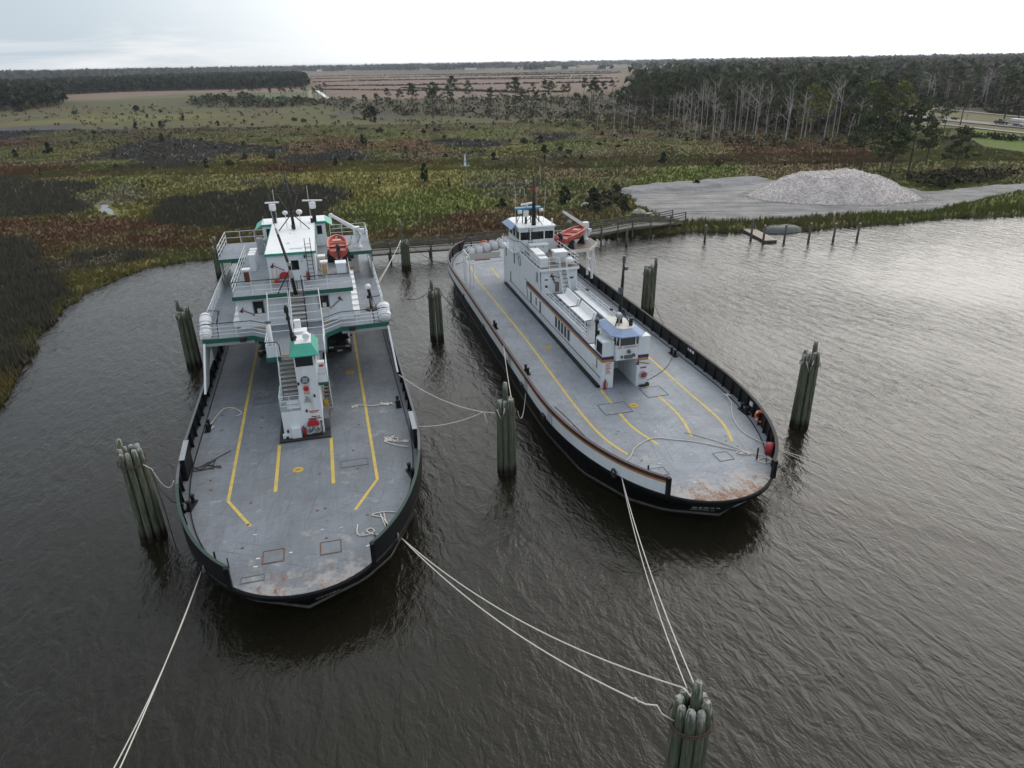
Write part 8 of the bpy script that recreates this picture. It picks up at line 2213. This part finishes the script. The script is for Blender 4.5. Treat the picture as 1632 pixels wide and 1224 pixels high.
rope('mooring_line', 'thin line from the right ferry bow side to the leaning dolphin', [sag((18.8, 41.2, 4.9), fw(OR_, 6.2, -9.0, 2.9), .45)], .016, M_ROPE, g_)
def deck_rope(O, label, paths, r, m):
    b = MB()
    for p in paths:
        q = smooth_path(p, 6)
        b.tube([fw(O, v.x, v.y, 2.03 + .012 * (i % 2)) for i, v in enumerate(q)], r, 5)
    return tag(obj('deck_rope', b, m, None, True), label, 'rope', 'ropes lying on the decks')
def tangle(cx, cy, rad, n, seed):
    d = random.Random(seed); return [(cx + d.uniform(-1, 1) * rad, cy + d.uniform(-1, 1) * rad) for _ in range(n)]
deck_rope(OL_, 'white rope lying along the left side of the left ferry deck', [[(-6.0, 8.6), (-5.4, 11.1), (-4.7, 11.2), (-4.1, 10.3), (-4.4, 9.9)], tangle(-5.9, 8.6, .3, 9, 2)], .035, M_ROPE)
deck_rope(OL_, 'white rope stretched across the right lane line of the left ferry deck', [[(6.1, 8.4), (5.2, 9.0), (4.3, 8.9), (3.3, 9.3), (2.9, 9.1)], tangle(5.2, 9.0, .35, 9, 3), tangle(3.1, 9.15, .22, 6, 4)], .035, M_ROPE)
deck_rope(OL_, 'white tangled rope beside the right grey fairlead plate of the left ferry', [[(5.9, 2.8), (5.2, 3.2), (4.6, 3.9), (5.4, 3.6), (6.0, 3.5)], tangle(5.0, 4.0, .4, 14, 5), tangle(5.9, 3.5, .25, 10, 6)], .035, M_ROPE)
deck_rope(OL_, 'white loosely coiled rope at the right bow of the left ferry', [[(2.55, -4.2), (2.5, -5.0), (2.9, -5.2), (3.3, -5.0), (3.15, -4.7), (2.95, -4.9), (3.4, -5.3), (4.3, -5.4), (4.0, -4.8), (3.8, -4.0), (3.3, -3.6), (3.9, -3.5), (4.5, -3.7)], [(3.9, -3.6), (3.95, -4.4), (4.25, -5.3)], [(3.7, -3.6), (3.85, -4.6), (4.0, -5.3)]], .032, M_ROPE)
deck_rope(OL_, 'dark tangled rope at the left side of the left ferry bow deck', [[(-6.0, 3.7), (-5.5, 4.1), (-4.9, 4.7), (-4.3, 5.3)], tangle(-5.2, 3.9, .55, 16, 7), tangle(-5.9, 3.6, .3, 8, 8)], .024, M_ROPED)
deck_rope(OR_, 'long pale rope in a wide arc over the right ferry bow deck', [[(-4.7, -11.8), (-3.6, -11.4), (-2.7, -10.3), (-1.3, -9.6), (-.1, -10.1), (1.0, -10.7), (2.4, -11.9), (3.5, -12.8), (4.1, -13.6), (3.6, -14.0), (3.3, -13.6), (3.8, -13.4), (4.1, -13.8)]], .03, M_ROPE)
deck_rope(OR_, 'thin pale rope running straight beside the arc to the right bow bulwark', [[(.9, -9.45), (1.2, -9.7), (2.4, -11.2), (3.6, -13.2), (4.2, -13.6)], tangle(3.0, -12.6, .35, 8, 9)], .026, M_ROPE)
deck_rope(OR_, 'pale rope curving inside the right bulwark of the right ferry bow', [[(6.0, -5.6), (5.75, -6.6), (5.1, -7.8), (4.6, -8.9), (4.3, -10.3), (4.5, -11.4), (4.8, -12.0), (4.9, -12.6)], tangle(6.0, -5.5, .25, 10, 10)], .032, M_ROPE)
deck_rope(OR_, 'thin dark cable on the deck right of the right ferry pilot cab', [[(5.6, 1.6), (4.6, .3), (3.7, -.6), (2.6, -1.4), (1.9, -1.8)]], .018, M_ROPED)
deck_rope(OR_, 'thin dark line along the left bulwark of the right ferry bow', [[(-5.6, -3.9), (-5.4, -5.2), (-5.2, -7.0), (-5.0, -9.0)]], .02, M_ROPED)

# ------------------------------------------------------------------ labels that tell repeats apart by their order from the left
ONES = ['', 'first', 'second', 'third', 'fourth', 'fifth', 'sixth', 'seventh', 'eighth', 'ninth', 'tenth', 'eleventh', 'twelfth', 'thirteenth', 'fourteenth', 'fifteenth', 'sixteenth', 'seventeenth', 'eighteenth', 'nineteenth', 'twentieth']
TENS = {2: 'twenty', 3: 'thirty', 4: 'forty', 5: 'fifty', 6: 'sixty'}
def ordinal(k):
    if k <= 20: return ONES[k]
    if k % 10 == 0: return TENS[k // 10][:-1] + 'ieth'
    return TENS[k // 10] + '-' + ONES[k % 10]
def order(objs, phrase):
    objs = sorted(objs, key=lambda o: o.location.x / o.location.y)
    for k, o in enumerate(objs):
        where = 'leftmost' if k == 0 else ('rightmost' if k == len(objs) - 1 else ordinal(k + 1))
        o['label'] = phrase.replace('#', where) + ('' if where.endswith('most') else ', counted from the left')
tops = [o for o in bpy.data.objects if o.parent is None and o.get('group')]
def grp(g): return [o for o in tops if o['group'] == g]
for g, ph in (('cedar bushes of the open marsh', '# dark green cedar bush of the # marsh'), ('young trees of the open marsh', '# thin young tree of the # marsh'), ('shrubs of the open marsh', '# rounded dull shrub of the # marsh')):
    for lo_, hi_, band in ((0, 165, 'near'), (165, 240, 'middle'), (240, 9999, 'far')):
        order([o for o in grp(g) if lo_ <= math.hypot(o.location.x, o.location.y) < hi_], ph.replace('the # marsh', 'the ' + band + ' marsh'))
for g, ph in (('dead trees along the forest edge', '# tall bleached dead tree along the right forest front'), ('thin pines of the middle tree belt', '# thin tall pine of the middle tree belt'), ('pines by the highway', '# dark full crowned pine by the highway lawn'),
              ('dead trunks inside the forest edge', '# slender bleached dead trunk inside the right forest edge'), ('grey dead trees in the forest undergrowth', '# short grey dead tree in the forest undergrowth'),
              ('short dead snags in the marsh', '# short broken dead trunk in the brown marsh'), ('dead trunks beyond the highway', '# pale dead trunk beyond the highway'), ('pines beyond the highway', '# dark pine of the woods beyond the highway'),
              ('sparse pines of the scrub belt', '# small sparse pine of the scrub belt'), ('dead trunks of the scrub belt', '# thin dead trunk of the scrub belt'), ('pines along the left field', '# thin dark pine along the left tan field'),
              ('slim pines of the forest fringe', '# slim pine left of the forest'), ('dead trunks of the forest fringe', '# thin dead trunk of the fringe left of the forest')):
    order(grp(g), ph)
hd = sorted(grp('hedgerows across the tan fields'), key=lambda o: sum(v.co.y for v in o.data.vertices) / len(o.data.vertices))
for k, o in enumerate(hd):
    o['label'] = ('nearest' if k == 0 else 'farthest' if k == len(hd) - 1 else ordinal(k + 1)) + ' low dark hedgerow across the tan fields' + ('' if k in (0, len(hd) - 1) else ', counted from the near side')

# ------------------------------------------------------------------ haze
hm = bpy.data.materials.new('haze_air'); hm.use_nodes = True
hn, hl = hm.node_tree.nodes, hm.node_tree.links
hn.clear()
ho_ = hn.new('ShaderNodeOutputMaterial'); pv = hn.new('ShaderNodeVolumePrincipled')
pv.inputs['Color'].default_value = (0.86, 0.91, 1.0, 1)
pv.inputs['Density'].default_value = HAZE
pv.inputs['Anisotropy'].default_value = 0.35
hl.new(pv.outputs['Volume'], ho_.inputs['Volume'])
b = MB(); b.b2((-9500, -700, -3.0), (9500, 14500, 26.0))
obj('haze', b, hm, None, kind='stuff')
